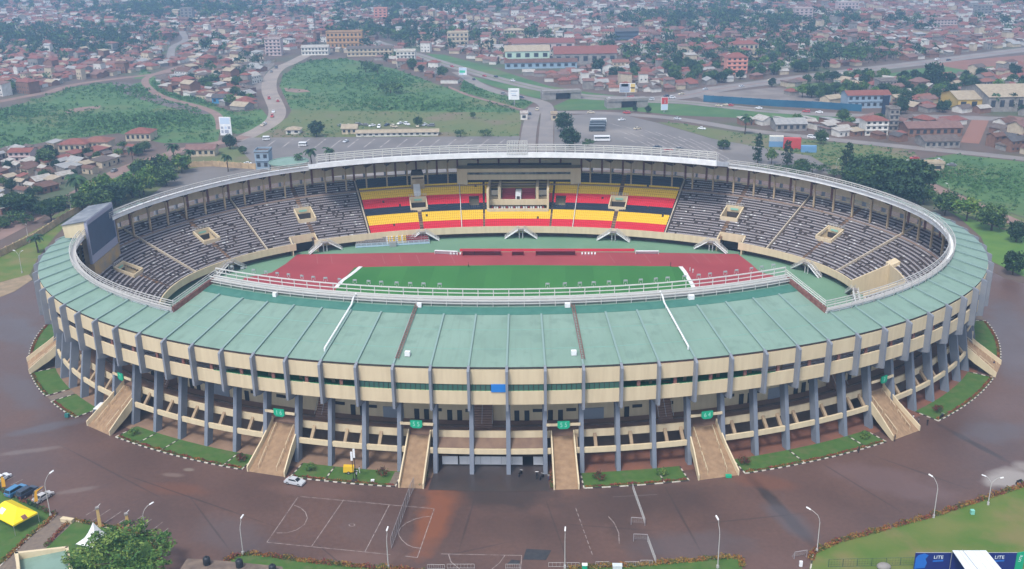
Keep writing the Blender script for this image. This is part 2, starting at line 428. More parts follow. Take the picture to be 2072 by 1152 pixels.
def roof_sec(u0, u1, de):
    q = MB(); sl = SL((u0+u1)/2); e = 25.05+sl*de
    n = max(2, int(de/3.5)); top = [(1.5+(de-1.5)*i/n, 25.05+sl*(1.5+(de-1.5)*i/n)) for i in range(n+1)]
    prof = top+[(de, e-.45), (1.5, 25.02)]
    sweep(q, prof, u0, u1, [ROOFG]*n+[MAROON, UNDER, DARK])
    o = q.build('roof_section', ST)
    at = o.data.attributes.new('oval', 'FLOAT_VECTOR', 'POINT'); us_ = usteps(u0, u1, .5)
    at.data.foreach_set('vector', [c for u in us_ for d, z in prof for c in (u*8.0, d*.09, 0.0)])
    q = MB()
    for d in ([7.6, 14.4] if de > 15 else []):
        z = 25.05+sl*d; sweep(q, [(d, z+.004), (d+.09, z+.025), (d+.09, z+.05), (d, z+.03)], u0, u1, mat('roof_seam_green', (.17, .34, .29), .6))
    if de > 15:
        d = 20.0; z = 25.05+sl*d; sweep(q, [(d, z+.01), (d+2.9, z+.677), (d+2.9, z+.75), (d, z+.08)], u0, u1, ROOFG2)
    q.build('roof_seam', o)
    q = MB()
    for i in range(int(de/2.4)):
        d = 2.2+i*2.4; z = 25.02+(e-.45-25.02)*(d-1.5)/(de-1.5); sweep(q, [(d, z-.26), (d+.16, z-.26), (d+.16, z-.003), (d, z-.003)], u0, u1, UNDER)
    q.build('roof_purlin', o)
    return o
UM = 10.35
roof_sec(-UM, UM, 24.2); roof_sec(46-UM, 46+UM, 24.2)
roof_sec(UM, 46-UM, 10.5); roof_sec(-46+UM, -UM, 10.5)
# gutters (white fascia along the inner edge)
def gutter(u0, u1, de, h, low=.6):
    q = MB(); e = 25.05+SL((u0+u1)/2)*de
    g1 = .9 if de > 15 else .55; sweep(q, [(de-.1, e-low), (de+g1, e-low), (de+g1, e-low+h), (de-.1, e-low+h)], u0, u1, WHITE if abs(u0+u1) > 22 else GUTG); q.build('roof_gutter', ST)
gutter(-UM, UM, 24.2, 1.9); gutter(46-UM, 46+UM, 24.2, 1.75, .3)
gutter(18, 46-UM, 10.5, 1.45, .7); gutter(-46+UM, -24.2, 10.5, 1.45, .7); gutter(UM, 18, 10.5, .9); gutter(-21.9, -UM, 10.5, .9)
for s, base in ((1, 0), (-1, 0), (1, 46), (-1, 46)):      # the stepped ends of the main roofs
    u = base+s*UM
    q = MB(); rprism(q, u, [(10.5, 27.2), (24.9, 30.5), (24.9, 32.2), (10.5, 28.9)], .5, WHITE if base else MAROON); q.build('roof_end_beam', ST)
    if base == 0:
        for w0, zz in ((-.9, 1.0), (.0, 1.9)):
            q = MB()
            for h in (.35, .9, 1.5): q.bar(P(u, 10.6, 28.0+h+zz*.5), P(u, 24.8, 31.1+h+zz*.5), .07, RAILW)
            for i in range(8): d = 10.8+i*2; q.bar(P(u, d, 27.9+.23*(d-10.5)), P(u, d, 28+1.5+zz*.5+.225*(d-10.5)), .07, RAILW)
            q.build('end_railing', ST)
# catwalk railings
def railing(u0, u1, d, zb, h, m, r=.07, posts=.5, rails=3, name='catwalk_railing', toprail=1.35):
    q = MB()
    for i in range(rails):
        z = zb+h*(i+1)/rails; rr = r*(toprail if i == rails-1 else 1); ringbar(q, d, z, u0, u1, rr, m)
    for u in usteps(u0, u1, posts): q.bar(P(u, d, zb-.15), P(u, d, zb+h), r*1.15, m)
    return q.build(name, ST)
railing(-UM, UM, 23.0, 30.75, 1.85, RAILW, .075, .5, 3)
railing(-UM, UM, 25.2, 32.1, 1.95, RAILW, .09, .5, 2)
q = MB(); sweep(q, [(23.3, 31.5), (25.1, 31.9), (25.1, 32.0), (23.3, 31.6)], -UM, UM, RAILG); q.build('catwalk_deck', ST)
q = MB()
for z in (31.0, 31.5): ringbar(q, 23.6, z, -UM, UM, .1, RAILG)
for z in (32.5,): ringbar(q, 24.3, z, -UM, UM, .13, RAILW)
q.build('catwalk_truss', ST)
railing(46-UM, 46+UM, 24.6, 32.5, 2.7, RAILW, .085, .5, 4)
railing(46-UM, 46+UM, 22.8, 30.6, 3.4, RAILW, .07, .5, 3)
for a, b in ((UM, 46-UM), (-46+UM, -24.2), (-22.0, -UM)):
    railing(a, b, 10.0, 27.6, 1.9, RAILE, .06, .5, 3)
    railing(a, b, 11.6, 28.2, 1.7, RAILE, .06, .5, 3)
    q = MB(); sweep(q, [(10.1, 28.0), (11.5, 28.2), (11.5, 28.28), (10.1, 28.08)], a, b, RAILG); q.build('catwalk_deck', ST)
# caged platform at the middle of the far roof edge
q = MB()
for i in range(9):
    x = -3.6+i*.9
    for d in (23.2, 25.4): q.bar(P(46-.02, d, 31.6, x), P(46-.02, d, 36.2, x), .07, RAILW)
for z in (32.2, 33.6, 35.0, 36.2):
    for d in (23.2, 25.4): q.bar(P(46-.02, d, z, -3.6), P(46-.02, d, z, 3.6), .08, RAILW)
q.build('roof_cage', ST)
# pipes, ladders and boxes on the near roof
for u in (-4.55, 5.45):
    q = MB(); zz = lambda d: 25.05+.237*d
    q.tube([P(u, 4.6, zz(4.6)+.1), P(u, 4.6, zz(4.6)+.8), P(u, 21.0, zz(21)+.8), P(u, 22.5, zz(22.5)+1.6), P(u, 24.4, zz(24.4)+1.6)], .19, WHITE, 6)
    for d in (8, 12, 16, 20): q.bar(P(u, d, zz(d)), P(u, d, zz(d)+.8), .08, RAILW)
    q.build('roof_pipe', ST)
for u in (-2.45, 2.53):
    q = MB()
    for x in (-.3, .3): q.bar(P(u, 3.2, zz(3.2)+.45, x), P(u, 23.0, zz(23)+.45, x), .09, MAROON)
    for i in range(34): d = 3.4+i*.58; q.bar(P(u, d, zz(d)+.45, -.3), P(u, d, zz(d)+.45, .3), .06, MAROON)
    q.build('roof_ladder', ST)
for u, d, w in ((-2.2, 4.8, 1.1), (2.3, 5.2, 1.1), (-2.35, 22.6, 1.0), (2.35, 22.6, 1.2), (-7.45, 22.4, .9), (6.45, 22.6, 1.3)):
    q = MB(); x, y, tx, ty, nx, ny = frame(u); p = P(u, d, zz(d)+.55); q.box(p, (w, w*.8, 1.0), WHITE, math.atan2(ty, tx)); q.build('roof_cabinet', ST)
# floodlights along the near catwalk
for sgn, n, a, b in ((-1, 17, 1.75, 9.6), (1, 17, 1.75, 9.9)):
    for i in range(n):
        u = sgn*(a+(b-a)*i/(n-1)+rng.uniform(-.05, .05)); q = MB(); t = rng.uniform(-.3, .3)
        x, y, tx, ty, nx, ny = frame(u); an = math.atan2(ty, tx)+t
        p0 = P(u, 25.7, 33.9); q.bar(p0, (p0[0], p0[1], 34.4), .06, RAILG)
        for sx in (-.42, .42): q.bar((p0[0]+math.cos(an)*sx, p0[1]+math.sin(an)*sx, 34.3), (p0[0]+math.cos(an)*sx, p0[1]+math.sin(an)*sx, 35.2), .055, RAILG)
        q.box((p0[0], p0[1], 35.05), (.8, .4, .3), LAMPG, an); q.build('floodlight', ST)

# inner roof columns with their radial beams
for k in range(92):
    u = k-46+.5; a = abs(u)
    main = a < UM or 46-a < UM; de = 23.6 if main else 10
    if 46-a < 3 and main: continue
    dc = 6.6; q = MB(); e = 25.05+SL(u)*dc-.4
    q.hexa([P(u, dc, seatz(dc), -.28), P(u, dc, seatz(dc), .28), P(u, dc+.55, seatz(dc+.55)-.3, .28), P(u, dc+.55, seatz(dc+.55)-.3, -.28)], [P(u, dc, e, -.28), P(u, dc, e, .28), P(u, dc+.55, e, .28), P(u, dc+.55, e, -.28)], CREAM2)
    q.build('roof_column', ST)
    q = MB(); z = lambda d: 24.95+(SL(u)-.003)*(d-1.5); rprism(q, u, [(2.3, z(2.3)-.05), (de, z(de)-.2), (de, z(de)-.55), (dc+1, z(dc)-1.1), (2.3, z(2.3)-.75)], .25, UNDER); q.build('roof_beam', ST)

# bowl: terraces, seats, vomitories, aisle walls, lip
NR = 24; RW = 1.21
def rowd(i): return 30.2-i*RW
VOM = [s*u for u in (5, 11, 16.5, 23.5, 29.5, 35, 40.9) for s in (1, -1)]
VOM.remove(23.5)
CUT = (21.9, 24.3, 20.0)                    # the marathon gate opening through the right-hand stand
TUN = [(34.3, .55), (-34.3, .55), (11.9, .55), (-11.9, .55)]
AISLES = [s*u for u in (8, 14, 19.5, 26.5, 32, 38) for s in (1, -1)]
def blocked(u, d):
    for v in VOM:
        if abs(u-v) < .4 and 14.8 < d < 20.6: return True
    if CUT[0] < u < CUT[1] and d > CUT[2]: return True
    for t, h in TUN:
        if abs(u-t) < h and d > 28.2: return True
    w = 46-abs(u)
    if w < 1.5 and d < 23.2: return True
    if 1.95 < w < 2.45 and 15.5 < d < 19.5: return True
    return False
STEPU = 0.1
def cells(u0, u1):
    n = int(round((u1-u0)/STEPU)); return [u0+STEPU*i for i in range(n)]
def block(u0, u1, name, pick, d_lo=0, d_hi=99, label=None):
    tr = MB(); st = {}
    us = cells(u0, u1); pk = random.Random(int((u0+50)*100)+int(d_lo))
    for i in range(NR):
        d = rowd(i)
        if not (d_lo <= d < d_hi): continue
        z = seatz(d); run = None
        skip = 0; white = 0
        for u in us:
            uc = u+STEPU/2
            if blocked(uc, d): run = None; skip = 0; continue
            # terrace tread and riser
            if run is not None and abs(run[1]-u) < 1e-6: run[1] = u+STEPU
            else:
                run = [u, u+STEPU, d, z]; st.setdefault('runs', []).append(run)
            aisle = any(abs(uc-v) < .13 for v in VOM) or any(abs(uc-a) < .09 for a in AISLES) or abs(46-abs(uc)-1.72) < .06
            if aisle: continue
            kind = pick(d)
            if kind is SEATG:
                if skip > 0: skip -= 1; continue
                if pk.random() < .085: skip = pk.choice((0, 0, 0, 0, 1)); continue
                m = SEATW if pk.random() < .026 else SEATG
            else:
                m = kind
                if pk.random() < .004: continue
            a, b = u+.004, u+STEPU-.004
            pa0, pb0 = P(a, d, z), P(b, d, z); pa1, pb1 = P(a, d-(.52 if kind is SEATG else .8), z), P(b, d-(.52 if kind is SEATG else .8), z); pa2, pb2 = P(a, d-(.46 if kind is SEATG else .74), z), P(b, d-(.46 if kind is SEATG else .74), z)
            L = lambda p, h: (p[0], p[1], p[2]+h)
            hh = .52 if kind is SEATG else 1.0
            tr.face([L(pa0, .36), L(pb0, .36), L(pb1, .38), L(pa1, .38)], m)
            tr.face([L(pa0, .24), L(pb0, .24), L(pb0, .36), L(pa0, .36)], m)
            tr.face([L(pa2, .37), L(pb2, .37), L(pb1, hh), L(pa1, hh)], m)
    for a, b, d, z in st.get('runs', []):
        strip(tr, [(d+.42, z-RW*.41), (d+.42, z), (d-RW+.42, z)], a, b, TERR, .5)
    o = tr.build(name, ST, fix=False)
    if o is not None and label: o['label'] = label
    return o
grey = lambda d: SEATG
edges = [-46, -44.0, -38, -32, -26.5, -19.5, -14, -8, 0, 8, 14, 19.5, 26.5, 32, 38, 44.0, 46]
BANDS = [(27.2, 99, SEATR, 'red'), (22.2, 27.2, SEATY, 'yellow'), (18.2, 22.2, SEATK, 'black'), (13.8, 18.2, SEATR, 'red'), (8.0, 13.8, SEATY, 'yellow'), (0, 8.0, SEATK, 'black')]
for a, b in zip(edges[:-1], edges[1:]):
    if abs(a) >= 38 and abs(b) >= 38:
        for lo, hi, m, nm in BANDS:
            block(a, b, 'seat_block', lambda d, m=m: m, lo, hi, nm+' seat block')
    else:
        if max(abs(a), abs(b)) <= 8: block(a, b, 'seat_block', lambda d: SEATGR, label='green seat block of the near stand'); continue
        block(a, b, 'seat_block', grey, label='grey seat block with dark gaps and odd white seats')
for a in AISLES:
    q = MB(); wd = .35
    rprism(q, a, [(30.9, seatz(30.9)-.2), (30.9, seatz(30.9)+.75), (3.2, seatz(3.2)+.75), (3.2, seatz(3.2)-.2)], wd, mat('pale_aisle_wall', (.52, .45, .36), .8, (.42, .36, .28), .4, 4)); q.build('aisle_wall', ST)
WALK = [46-1.72, -46+1.72]
for v in WALK:
    q = MB(); rprism(q, v, [(30.9, seatz(30.9)-.3), (30.9, seatz(30.9)+.05), (23.3, seatz(23.3)+.05), (23.3, seatz(23.3)-.3)], 1.5, mat('worn_brown_steps', (.22, .13, .075), .85, (.09, .06, .05), .25, 6)); q.build('aisle_steps', ST)
for v in (46-2.95, -46+2.95):
    q = MB(); rprism(q, v, [(30.9, seatz(30.9)-.2), (30.9, seatz(30.9)+.75), (8, seatz(8)+.75), (8, seatz(8)-.2)], .25, RAILW); q.build('aisle_rail', ST)
for v in VOM:                               # brown steps above and below each vomitory
    for lo, hi in ((2.6, 14.6), (20.7, 30.9)):
        q = MB(); rprism(q, v, [(hi, seatz(hi)-.3), (hi, seatz(hi)+.02), (lo, seatz(lo)+.02), (lo, seatz(lo)-.3)], 1.5, mat('worn_brown_steps', (.22, .13, .075), .85, (.09, .06, .05), .25, 6)); q.build('aisle_steps', ST)
    q = MB(); wv = .4*SPB
    for s in (-1, 1):
        q.hexa([P(v, 14.6, seatz(20.6)-.4, s*wv), P(v, 14.6, seatz(20.6)-.4, s*(wv-.4)), P(v, 20.9, seatz(20.6)-.4, s*(wv-.4)), P(v, 20.9, seatz(20.6)-.4, s*wv)],
               [P(v, 14.6, seatz(14.6)+1.0, s*wv), P(v, 14.6, seatz(14.6)+1.0, s*(wv-.4)), P(v, 20.9, seatz(20.9)+1.3, s*(wv-.4)), P(v, 20.9, seatz(20.9)+1.3, s*wv)], CREAM)
    zt = seatz(14.6)
    rprism(q, v, [(14.6, zt-1.0), (15.0, zt-1.0), (15.0, zt+1.0), (14.6, zt+1.0)], wv*2, CREAM)
    rprism(q, v, [(20.6, seatz(20.6)-.4), (20.95, seatz(20.6)-.4), (20.95, seatz(20.6)+1.1), (20.6, seatz(20.6)+1.1)], wv*2-.8, CREAM, 0)
    rprism(q, v, [(14.7, seatz(20.6)-.5), (20.7, seatz(20.6)-.5), (20.7, seatz(20.6)-.3), (14.7, seatz(20.6)-.3)], wv*2-.8, CREAM2, 0)
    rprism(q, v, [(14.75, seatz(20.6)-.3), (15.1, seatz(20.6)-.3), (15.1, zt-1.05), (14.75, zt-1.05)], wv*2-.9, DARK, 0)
    rprism(q, v, [(15.4, zt-.25), (15.5, zt-.25), (15.5, zt+.35), (15.4, zt+.35)], wv*.9, mat('faded_green_sign', (.25, .5, .4), .6), 0)
    o = q.build('vomitory', ST)
    q = MB()
    for h in (.45, .9): q.bar(P(v, 14.7, zt+1+h, -wv), P(v, 14.7, zt+1+h, wv), .05, RAILW)
    for i in range(7): q.bar(P(v, 14.7, zt+1, -wv+wv*2*i/6), P(v, 14.7, zt+1.9, -wv+wv*2*i/6), .05, RAILW)
    q.build('guard_rail', o)
# lip wall, undercroft wall coloured dark for the shade of its recess
tun_h = [(t, h) for t, h in TUN]+[((CUT[0]+CUT[1])/2, (CUT[1]-CUT[0])/2)]
for a, b in gaps(-46, 46, tun_h):
    q = MB(); sweep(q, [(30.75, LZ-1.3), (31.15, LZ-1.3), (31.15, LZ+1.0), (30.75, LZ+1.0)], a, b, CREAM); q.build('front_wall', ST)
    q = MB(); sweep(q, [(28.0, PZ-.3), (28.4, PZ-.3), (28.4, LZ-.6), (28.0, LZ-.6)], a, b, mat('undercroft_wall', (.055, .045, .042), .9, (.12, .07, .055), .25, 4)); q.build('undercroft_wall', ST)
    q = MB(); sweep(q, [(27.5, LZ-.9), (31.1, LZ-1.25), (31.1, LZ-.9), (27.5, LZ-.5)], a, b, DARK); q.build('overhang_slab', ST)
for t, h in TUN:
    q = MB(); ww = h*SPB
    rprism(q, t, [(28.0, LZ+.2), (28.35, LZ+.2), (28.35, seatz(28.2)+1.2), (28.0, seatz(28.2)+1.2)], ww*2+.6, CREAM)
    for s in (-1, 1): rprism(q, t, [(28.0, PZ-.2), (31.2, PZ-.2), (31.2, LZ+1.0), (28.0, seatz(28.2)+1.2)], .35, CREAM, s*(ww+.12))
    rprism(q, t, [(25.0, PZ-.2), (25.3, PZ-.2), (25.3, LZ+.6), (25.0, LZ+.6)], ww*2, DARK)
    q.build('players_tunnel', ST)
uc = (CUT[0]+CUT[1])/2
for u, d0 in ((CUT[0]-.03, 20), (CUT[1]+.03, 17.5)):
    q = MB(); rprism(q, u, [(d0, PZ), (31.2, PZ), (31.2, seatz(31)+1.1), (d0, seatz(d0)+1.1)], .45, CREAM); q.build('opening_wall', ST)
q = MB(); sweep(q, [(19.6, PZ), (20.0, PZ), (20.0, seatz(20)+1.1), (19.6, seatz(20)+1.1)], CUT[0], CUT[1], CREAM)
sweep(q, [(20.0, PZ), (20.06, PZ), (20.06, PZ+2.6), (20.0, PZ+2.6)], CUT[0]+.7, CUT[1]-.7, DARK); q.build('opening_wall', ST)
q = MB(); sweep(q, [(17.2, seatz(17.2)-.2), (20, seatz(20)-.2), (20, seatz(20)+1.2), (17.2, seatz(17.2)+1.2)], CUT[1]-.2, CUT[1]+.4, CREAM); q.build('opening_platform', ST)
# white double stairs from the lip down to the pitch
def pitch_stair(u):
    q = MB(); z0, z1 = LZ+.3, PZ+.1
    q.hexa([P(u, 31.1, z0-.3, -1.1), P(u, 31.1, z0-.3, 1.1), P(u, 32.9, z0-.3, 1.1), P(u, 32.9, z0-.3, -1.1)], [P(u, 31.1, z0, -1.1), P(u, 31.1, z0, 1.1), P(u, 32.9, z0, 1.1), P(u, 32.9, z0, -1.1)], CONCG)
    for s in (-1, 1):
        for i in range(9):
            x = s*(1.1+(i+.5)*.52); z = z0-(i+1)*(z0-z1)/9.5
            q.hexa([P(u, 31.4, z-.16, x-.26), P(u, 31.4, z-.16, x+.26), P(u, 32.8, z-.16, x+.26), P(u, 32.8, z-.16, x-.26)], [P(u, 31.4, z, x-.26), P(u, 31.4, z, x+.26), P(u, 32.8, z, x+.26), P(u, 32.8, z, x-.26)], CONCG)
        q.bar(P(u, 32.8, z0-.2, s*1.1), P(u, 32.8, z1, s*5.9), .16, WHITE); q.bar(P(u, 31.45, z0-.2, s*1.1), P(u, 31.45, z1, s*5.9), .16, WHITE)
        for x in (-.6, .6): q.bar(P(u, 32.0, PZ, x), P(u, 32.0, z0-.3, x), .2, WHITE, 6)
    o = q.build('pitch_stair', ST)
    q = MB()
    for s in (-1, 1):
        for d in (31.4, 32.85):
            for h in (.5, 1.0): q.bar(P(u, d, z0+h, s*1.1), P(u, d, z1+h, s*5.9), .06, RAILW)
            for i in range(6): x = 1.1+4.8*i/5; z = z0+(z1-z0)*i/5; q.bar(P(u, d, z, s*x), P(u, d, z+1, s*x), .05, RAILW)
    for h in (.5, 1.0): q.bar(P(u, 32.85, z0+h, -1.1), P(u, 32.85, z0+h, 1.1), .06, RAILW)
    q.build('stair_railing', o)
for u in (45.8, 40.8, -40.9, 35.3, -35.4, 28.9, -29.2, 23.3): pitch_stair(u)

# royal box and press box in the far stand, small camera cabin
def fb(q, x0, x1, d0, d1, z0, z1, m):
    q.hexa([P(46, d0, z0, x0), P(46, d0, z0, x1), P(46, d1, z0, x1), P(46, d1, z0, x0)], [P(46, d0, z1, x0), P(46, d0, z1, x1), P(46, d1, z1, x1), P(46, d1, z1, x0)], m)
rb = bpy.data.objects.new('royal_box', None); COL.objects.link(rb); rb.parent = ST
q = MB()
for s in (-1, 1):
    fb(q, s*11.5, s*10.7, 6.5, 22.8, seatz(23), seatz(7)+.8, CREAM); fb(q, s*7.6, s*6.6, 7.0, 17.0, seatz(17)-1, seatz(9)+1.4, CREAM)
fb(q, -10.7, 10.7, 19.6, 22.9, seatz(23)-.6, seatz(21.5)-.2, CREAM2); fb(q, -11.2, 11.2, 22.7, 23.1, seatz(23)-.6, seatz(23)+1.3, CREAM)
fb(q, -10.7, 10.7, 17.4, 17.9, seatz(20), seatz(17.5)+.9, CREAM); fb(q, -10.7, 10.7, 7, 17.4, seatz(20), seatz(17.5)-.1, CREAM2)
q.build('box_wall', rb)
q = MB()
for i in range(5):
    d = 16.4-i*1.1; z = seatz(17.5)-.1+i*.55
    for s in (-1, 1):
        fb(q, s*1.2, s*6.3, d-1.1, d, z-.4, z, CONC)
        fb(q, s*1.3, s*6.2, d-1.0, d-.5, z, z+.45, SEATD); fb(q, s*1.3, s*6.2, d-1.08, d-.98, z+.4, z+1.0, SEATD)
q.build('dark_red_seats', rb)
q = MB()
for i in range(3):
    d = 10.6-i*1.2; z = seatz(17.5)+2.9+i*.6; fb(q, -6.5, 6.5, d-1.2, d, z-.5, z, DARK); fb(q, -6.4, 6.4, d-1.15, d-.6, z, z+.5, mat('mustard_seats', (.30, .22, .07), .6))
    for s in (-1, 1): fb(q, s*7.8, s*10.5, d-1.15, d-.6, z, z+.5, MATS['mustard_seats']); fb(q, s*7.7, s*10.6, d-1.2, d, z-.5, z, DARK)
q.build('mustard_seats', rb)
q = MB(); fb(q, -1.0, 1.0, 12.5, 17.6, seatz(18), seatz(17.5)+3.2, WHITE); fb(q, -.6, .6, 17.61, 17.7, seatz(18)+.6, seatz(17.5)+1.9, DARK); q.build('box_doorway', rb)
q = MB()
for i in range(22):
    x = -9.6+i*.9; fb(q, x, x+.5, 20.2, 20.7, seatz(21.5)-.2, seatz(21.5)+.7, WHITE if i % 3 else SEATD)
q.build('front_chairs', rb)
pb = bpy.data.objects.new('press_box', None); COL.objects.link(pb); pb.parent = ST
q = MB(); fb(q, -20.5, 20.5, 4, 9.0, 18.4, 20.3, CREAM); fb(q, -23.5, 23.5, 4, 9.6, 21.4, 22.8, CREAM)
for s in (-1, 1): fb(q, s*23.5, s*20.6, 3.5, 9.6, 17.0, 21.4, CREAM); fb(q, s*20.6, s*19.6, 7.0, 9.4, 16.8, 21.4, CREAM)
fb(q, -20, 20, 3.0, 3.4, 18, 23.4, DARK); q.build('box_front', pb)
q = MB(); fb(q, -19.6, 19.6, 8.3, 8.45, 20.3, 21.4, mat('smoky_glass', (.06, .065, .075), .2, (.22, .24, .25), .5, 2)); q.build('box_window', pb)
q = MB()
for u in (-41.0,):
    x0 = -2.4
    q.hexa([P(u, 9.6, seatz(9), x0), P(u, 9.6, seatz(9), x0+5), P(u, 6.4, seatz(7), x0+5), P(u, 6.4, seatz(7), x0)], [P(u, 9.6, 19.8, x0), P(u, 9.6, 19.8, x0+5), P(u, 6.4, 19.8, x0+5), P(u, 6.4, 19.8, x0)], CREAM2)
    q.hexa([P(u, 10.0, 20.6, x0), P(u, 10.0, 20.6, x0+5), P(u, 6, 20.6, x0+5), P(u, 6, 20.6, x0)], [P(u, 10, 21.3, x0), P(u, 10, 21.3, x0+5), P(u, 6, 21.3, x0+5), P(u, 6, 21.3, x0)], CREAM)
    for x in (x0+.2, x0+4.8): q.bar(P(u, 9.7, 19.6, x), P(u, 9.7, 20.7, x), .15, CREAM)
    q.hexa([P(u, 9.3, 21.3, x0+.2), P(u, 9.3, 21.3, x0+4.8), P(u, 6.4, 21.3, x0+4.8), P(u, 6.4, 21.3, x0+.2)], [P(u, 9.0, 22.8, x0+.6), P(u, 9, 22.8, x0+4.4), P(u, 6.4, 22.8, x0+4.4), P(u, 6.4, 22.8, x0+.6)], DARK)
    q.hexa([P(u, 13.2, seatz(13), -.6), P(u, 13.2, seatz(13), 1.9), P(u, 9.6, seatz(10), 1.9), P(u, 9.6, seatz(10), -.6)], [P(u, 13.2, seatz(13)+1.6, -.6), P(u, 13.2, seatz(13)+1.6, 1.9), P(u, 9.6, seatz(10)+2.2, 1.9), P(u, 9.6, seatz(10)+2.2, -.6)], WHITE)
q.build('camera_cabin', ST)
# ------------------------------------------------------------------ GROUND, PITCH, FORECOURT
def sheet(name, pts, z, m, kind='structure'):
    q = MB(); q.face([(p[0], p[1], z) for p in pts], m)
    o = q.build(name, fix=False)
    if o.data.polygons[0].normal.z < 0: o.data.flip_normals()
    o['kind'] = kind; return o
def gsheet(name, px, z, m): return sheet(name, [G(x, y) for x, y in px], z, m)
DIRT = mat('town_ground', (.135, .092, .078), .9, (.095, .075, .062), .04, 8, col3=(.075, .10, .05), scale3=.012)
GRASSF = mat('wild_grass', (.050, .118, .041), .9, (.080, .152, .050), .05, 9, col3=(.112, .138, .055), scale3=.018)
GRASSO = mat('olive_grass', (.13, .14, .055), .9, (.10, .135, .05), .06, 8, col3=(.16, .13, .08), scale3=.03)
LAWN = mat('lawn_grass', (.046, .108, .020), .9, (.068, .130, .027), .5, 8, col3=(.085, .12, .035), scale3=.35)
LAWN2 = mat('patchy_lawn', (.075, .140, .022), .9, (.135, .155, .040), .12, 8, col3=(.165, .150, .055), scale3=.09)
ASPH = mat('wet_asphalt', (.118, .068, .055), .50, (.086, .053, .047), .05, 10, spec=.45, rough2=.32, col3=(.122, .072, .061), scale3=.02, bump=.02)
ASPH.node_tree.nodes['Principled BSDF'].inputs['Specular IOR Level'].default_value = .33
def stains(m, L):
    """stains and wet patches lying on a surface: (end, end, half width, colour, strength)"""
    n = m.node_tree; b = n.nodes['Principled BSDF']; lk = b.inputs['Base Color'].links[0].from_socket
    tc = n.nodes.new('ShaderNodeTexCoord'); nz = n.nodes.new('ShaderNodeTexNoise'); nz.inputs['Scale'].default_value = .22; nz.inputs['Detail'].default_value = 7; n.links.new(tc.outputs['Object'], nz.inputs['Vector'])
    g = n.nodes.new('ShaderNodeTexNoise'); g.inputs['Scale'].default_value = 1.1; g.inputs['Detail'].default_value = 8; n.links.new(tc.outputs['Object'], g.inputs['Vector'])
    gr = n.nodes.new('ShaderNodeMapRange'); gr.inputs[1].default_value = .3; gr.inputs[2].default_value = .7; gr.inputs[3].default_value = .90; gr.inputs[4].default_value = 1.08; n.links.new(g.outputs['Fac'], gr.inputs[0])
    mu = n.nodes.new('ShaderNodeMix'); mu.data_type = 'RGBA'; mu.blend_type = 'MULTIPLY'; mu.inputs[0].default_value = 1; n.links.new(lk, mu.inputs[6]); n.links.new(gr.outputs[0], mu.inputs[7]); out = mu.outputs[2]
    for a, c, hw, col, stg in L:
        p0, p1 = G(*a), G(*c); dx, dy = p1[0]-p0[0], p1[1]-p0[1]; ln = math.hypot(dx, dy)
        mp = n.nodes.new('ShaderNodeMapping'); mp.vector_type = 'TEXTURE'; mp.inputs['Location'].default_value = ((p0[0]+p1[0])/2, (p0[1]+p1[1])/2, 0); mp.inputs['Rotation'].default_value = (0, 0, math.atan2(dy, dx)); mp.inputs['Scale'].default_value = (max(.5, ln/2+hw*.5), hw, 1000)
        n.links.new(tc.outputs['Object'], mp.inputs[0]); le = n.nodes.new('ShaderNodeVectorMath'); le.operation = 'LENGTH'; n.links.new(mp.outputs[0], le.inputs[0])
        ad = n.nodes.new('ShaderNodeMath'); ad.operation = 'MULTIPLY_ADD'; n.links.new(nz.outputs['Fac'], ad.inputs[0]); ad.inputs[1].default_value = 1.1; n.links.new(le.outputs['Value'], ad.inputs[2])
        mr = n.nodes.new('ShaderNodeMapRange'); mr.inputs[1].default_value = 1.75; mr.inputs[2].default_value = 1.15; mr.inputs[3].default_value = 0; mr.inputs[4].default_value = stg; n.links.new(ad.outputs[0], mr.inputs[0])
        mx = n.nodes.new('ShaderNodeMix'); mx.data_type = 'RGBA'; n.links.new(mr.outputs[0], mx.inputs[0]); n.links.new(out, mx.inputs[6]); mx.inputs[7].default_value = (*col, 1); out = mx.outputs[2]
    n.links.new(out, b.inputs['Base Color'])
RED_, DK_, PL_, GY_ = (.20, .075, .040), (.038, .032, .033), (.30, .27, .25), (.098, .088, .098)
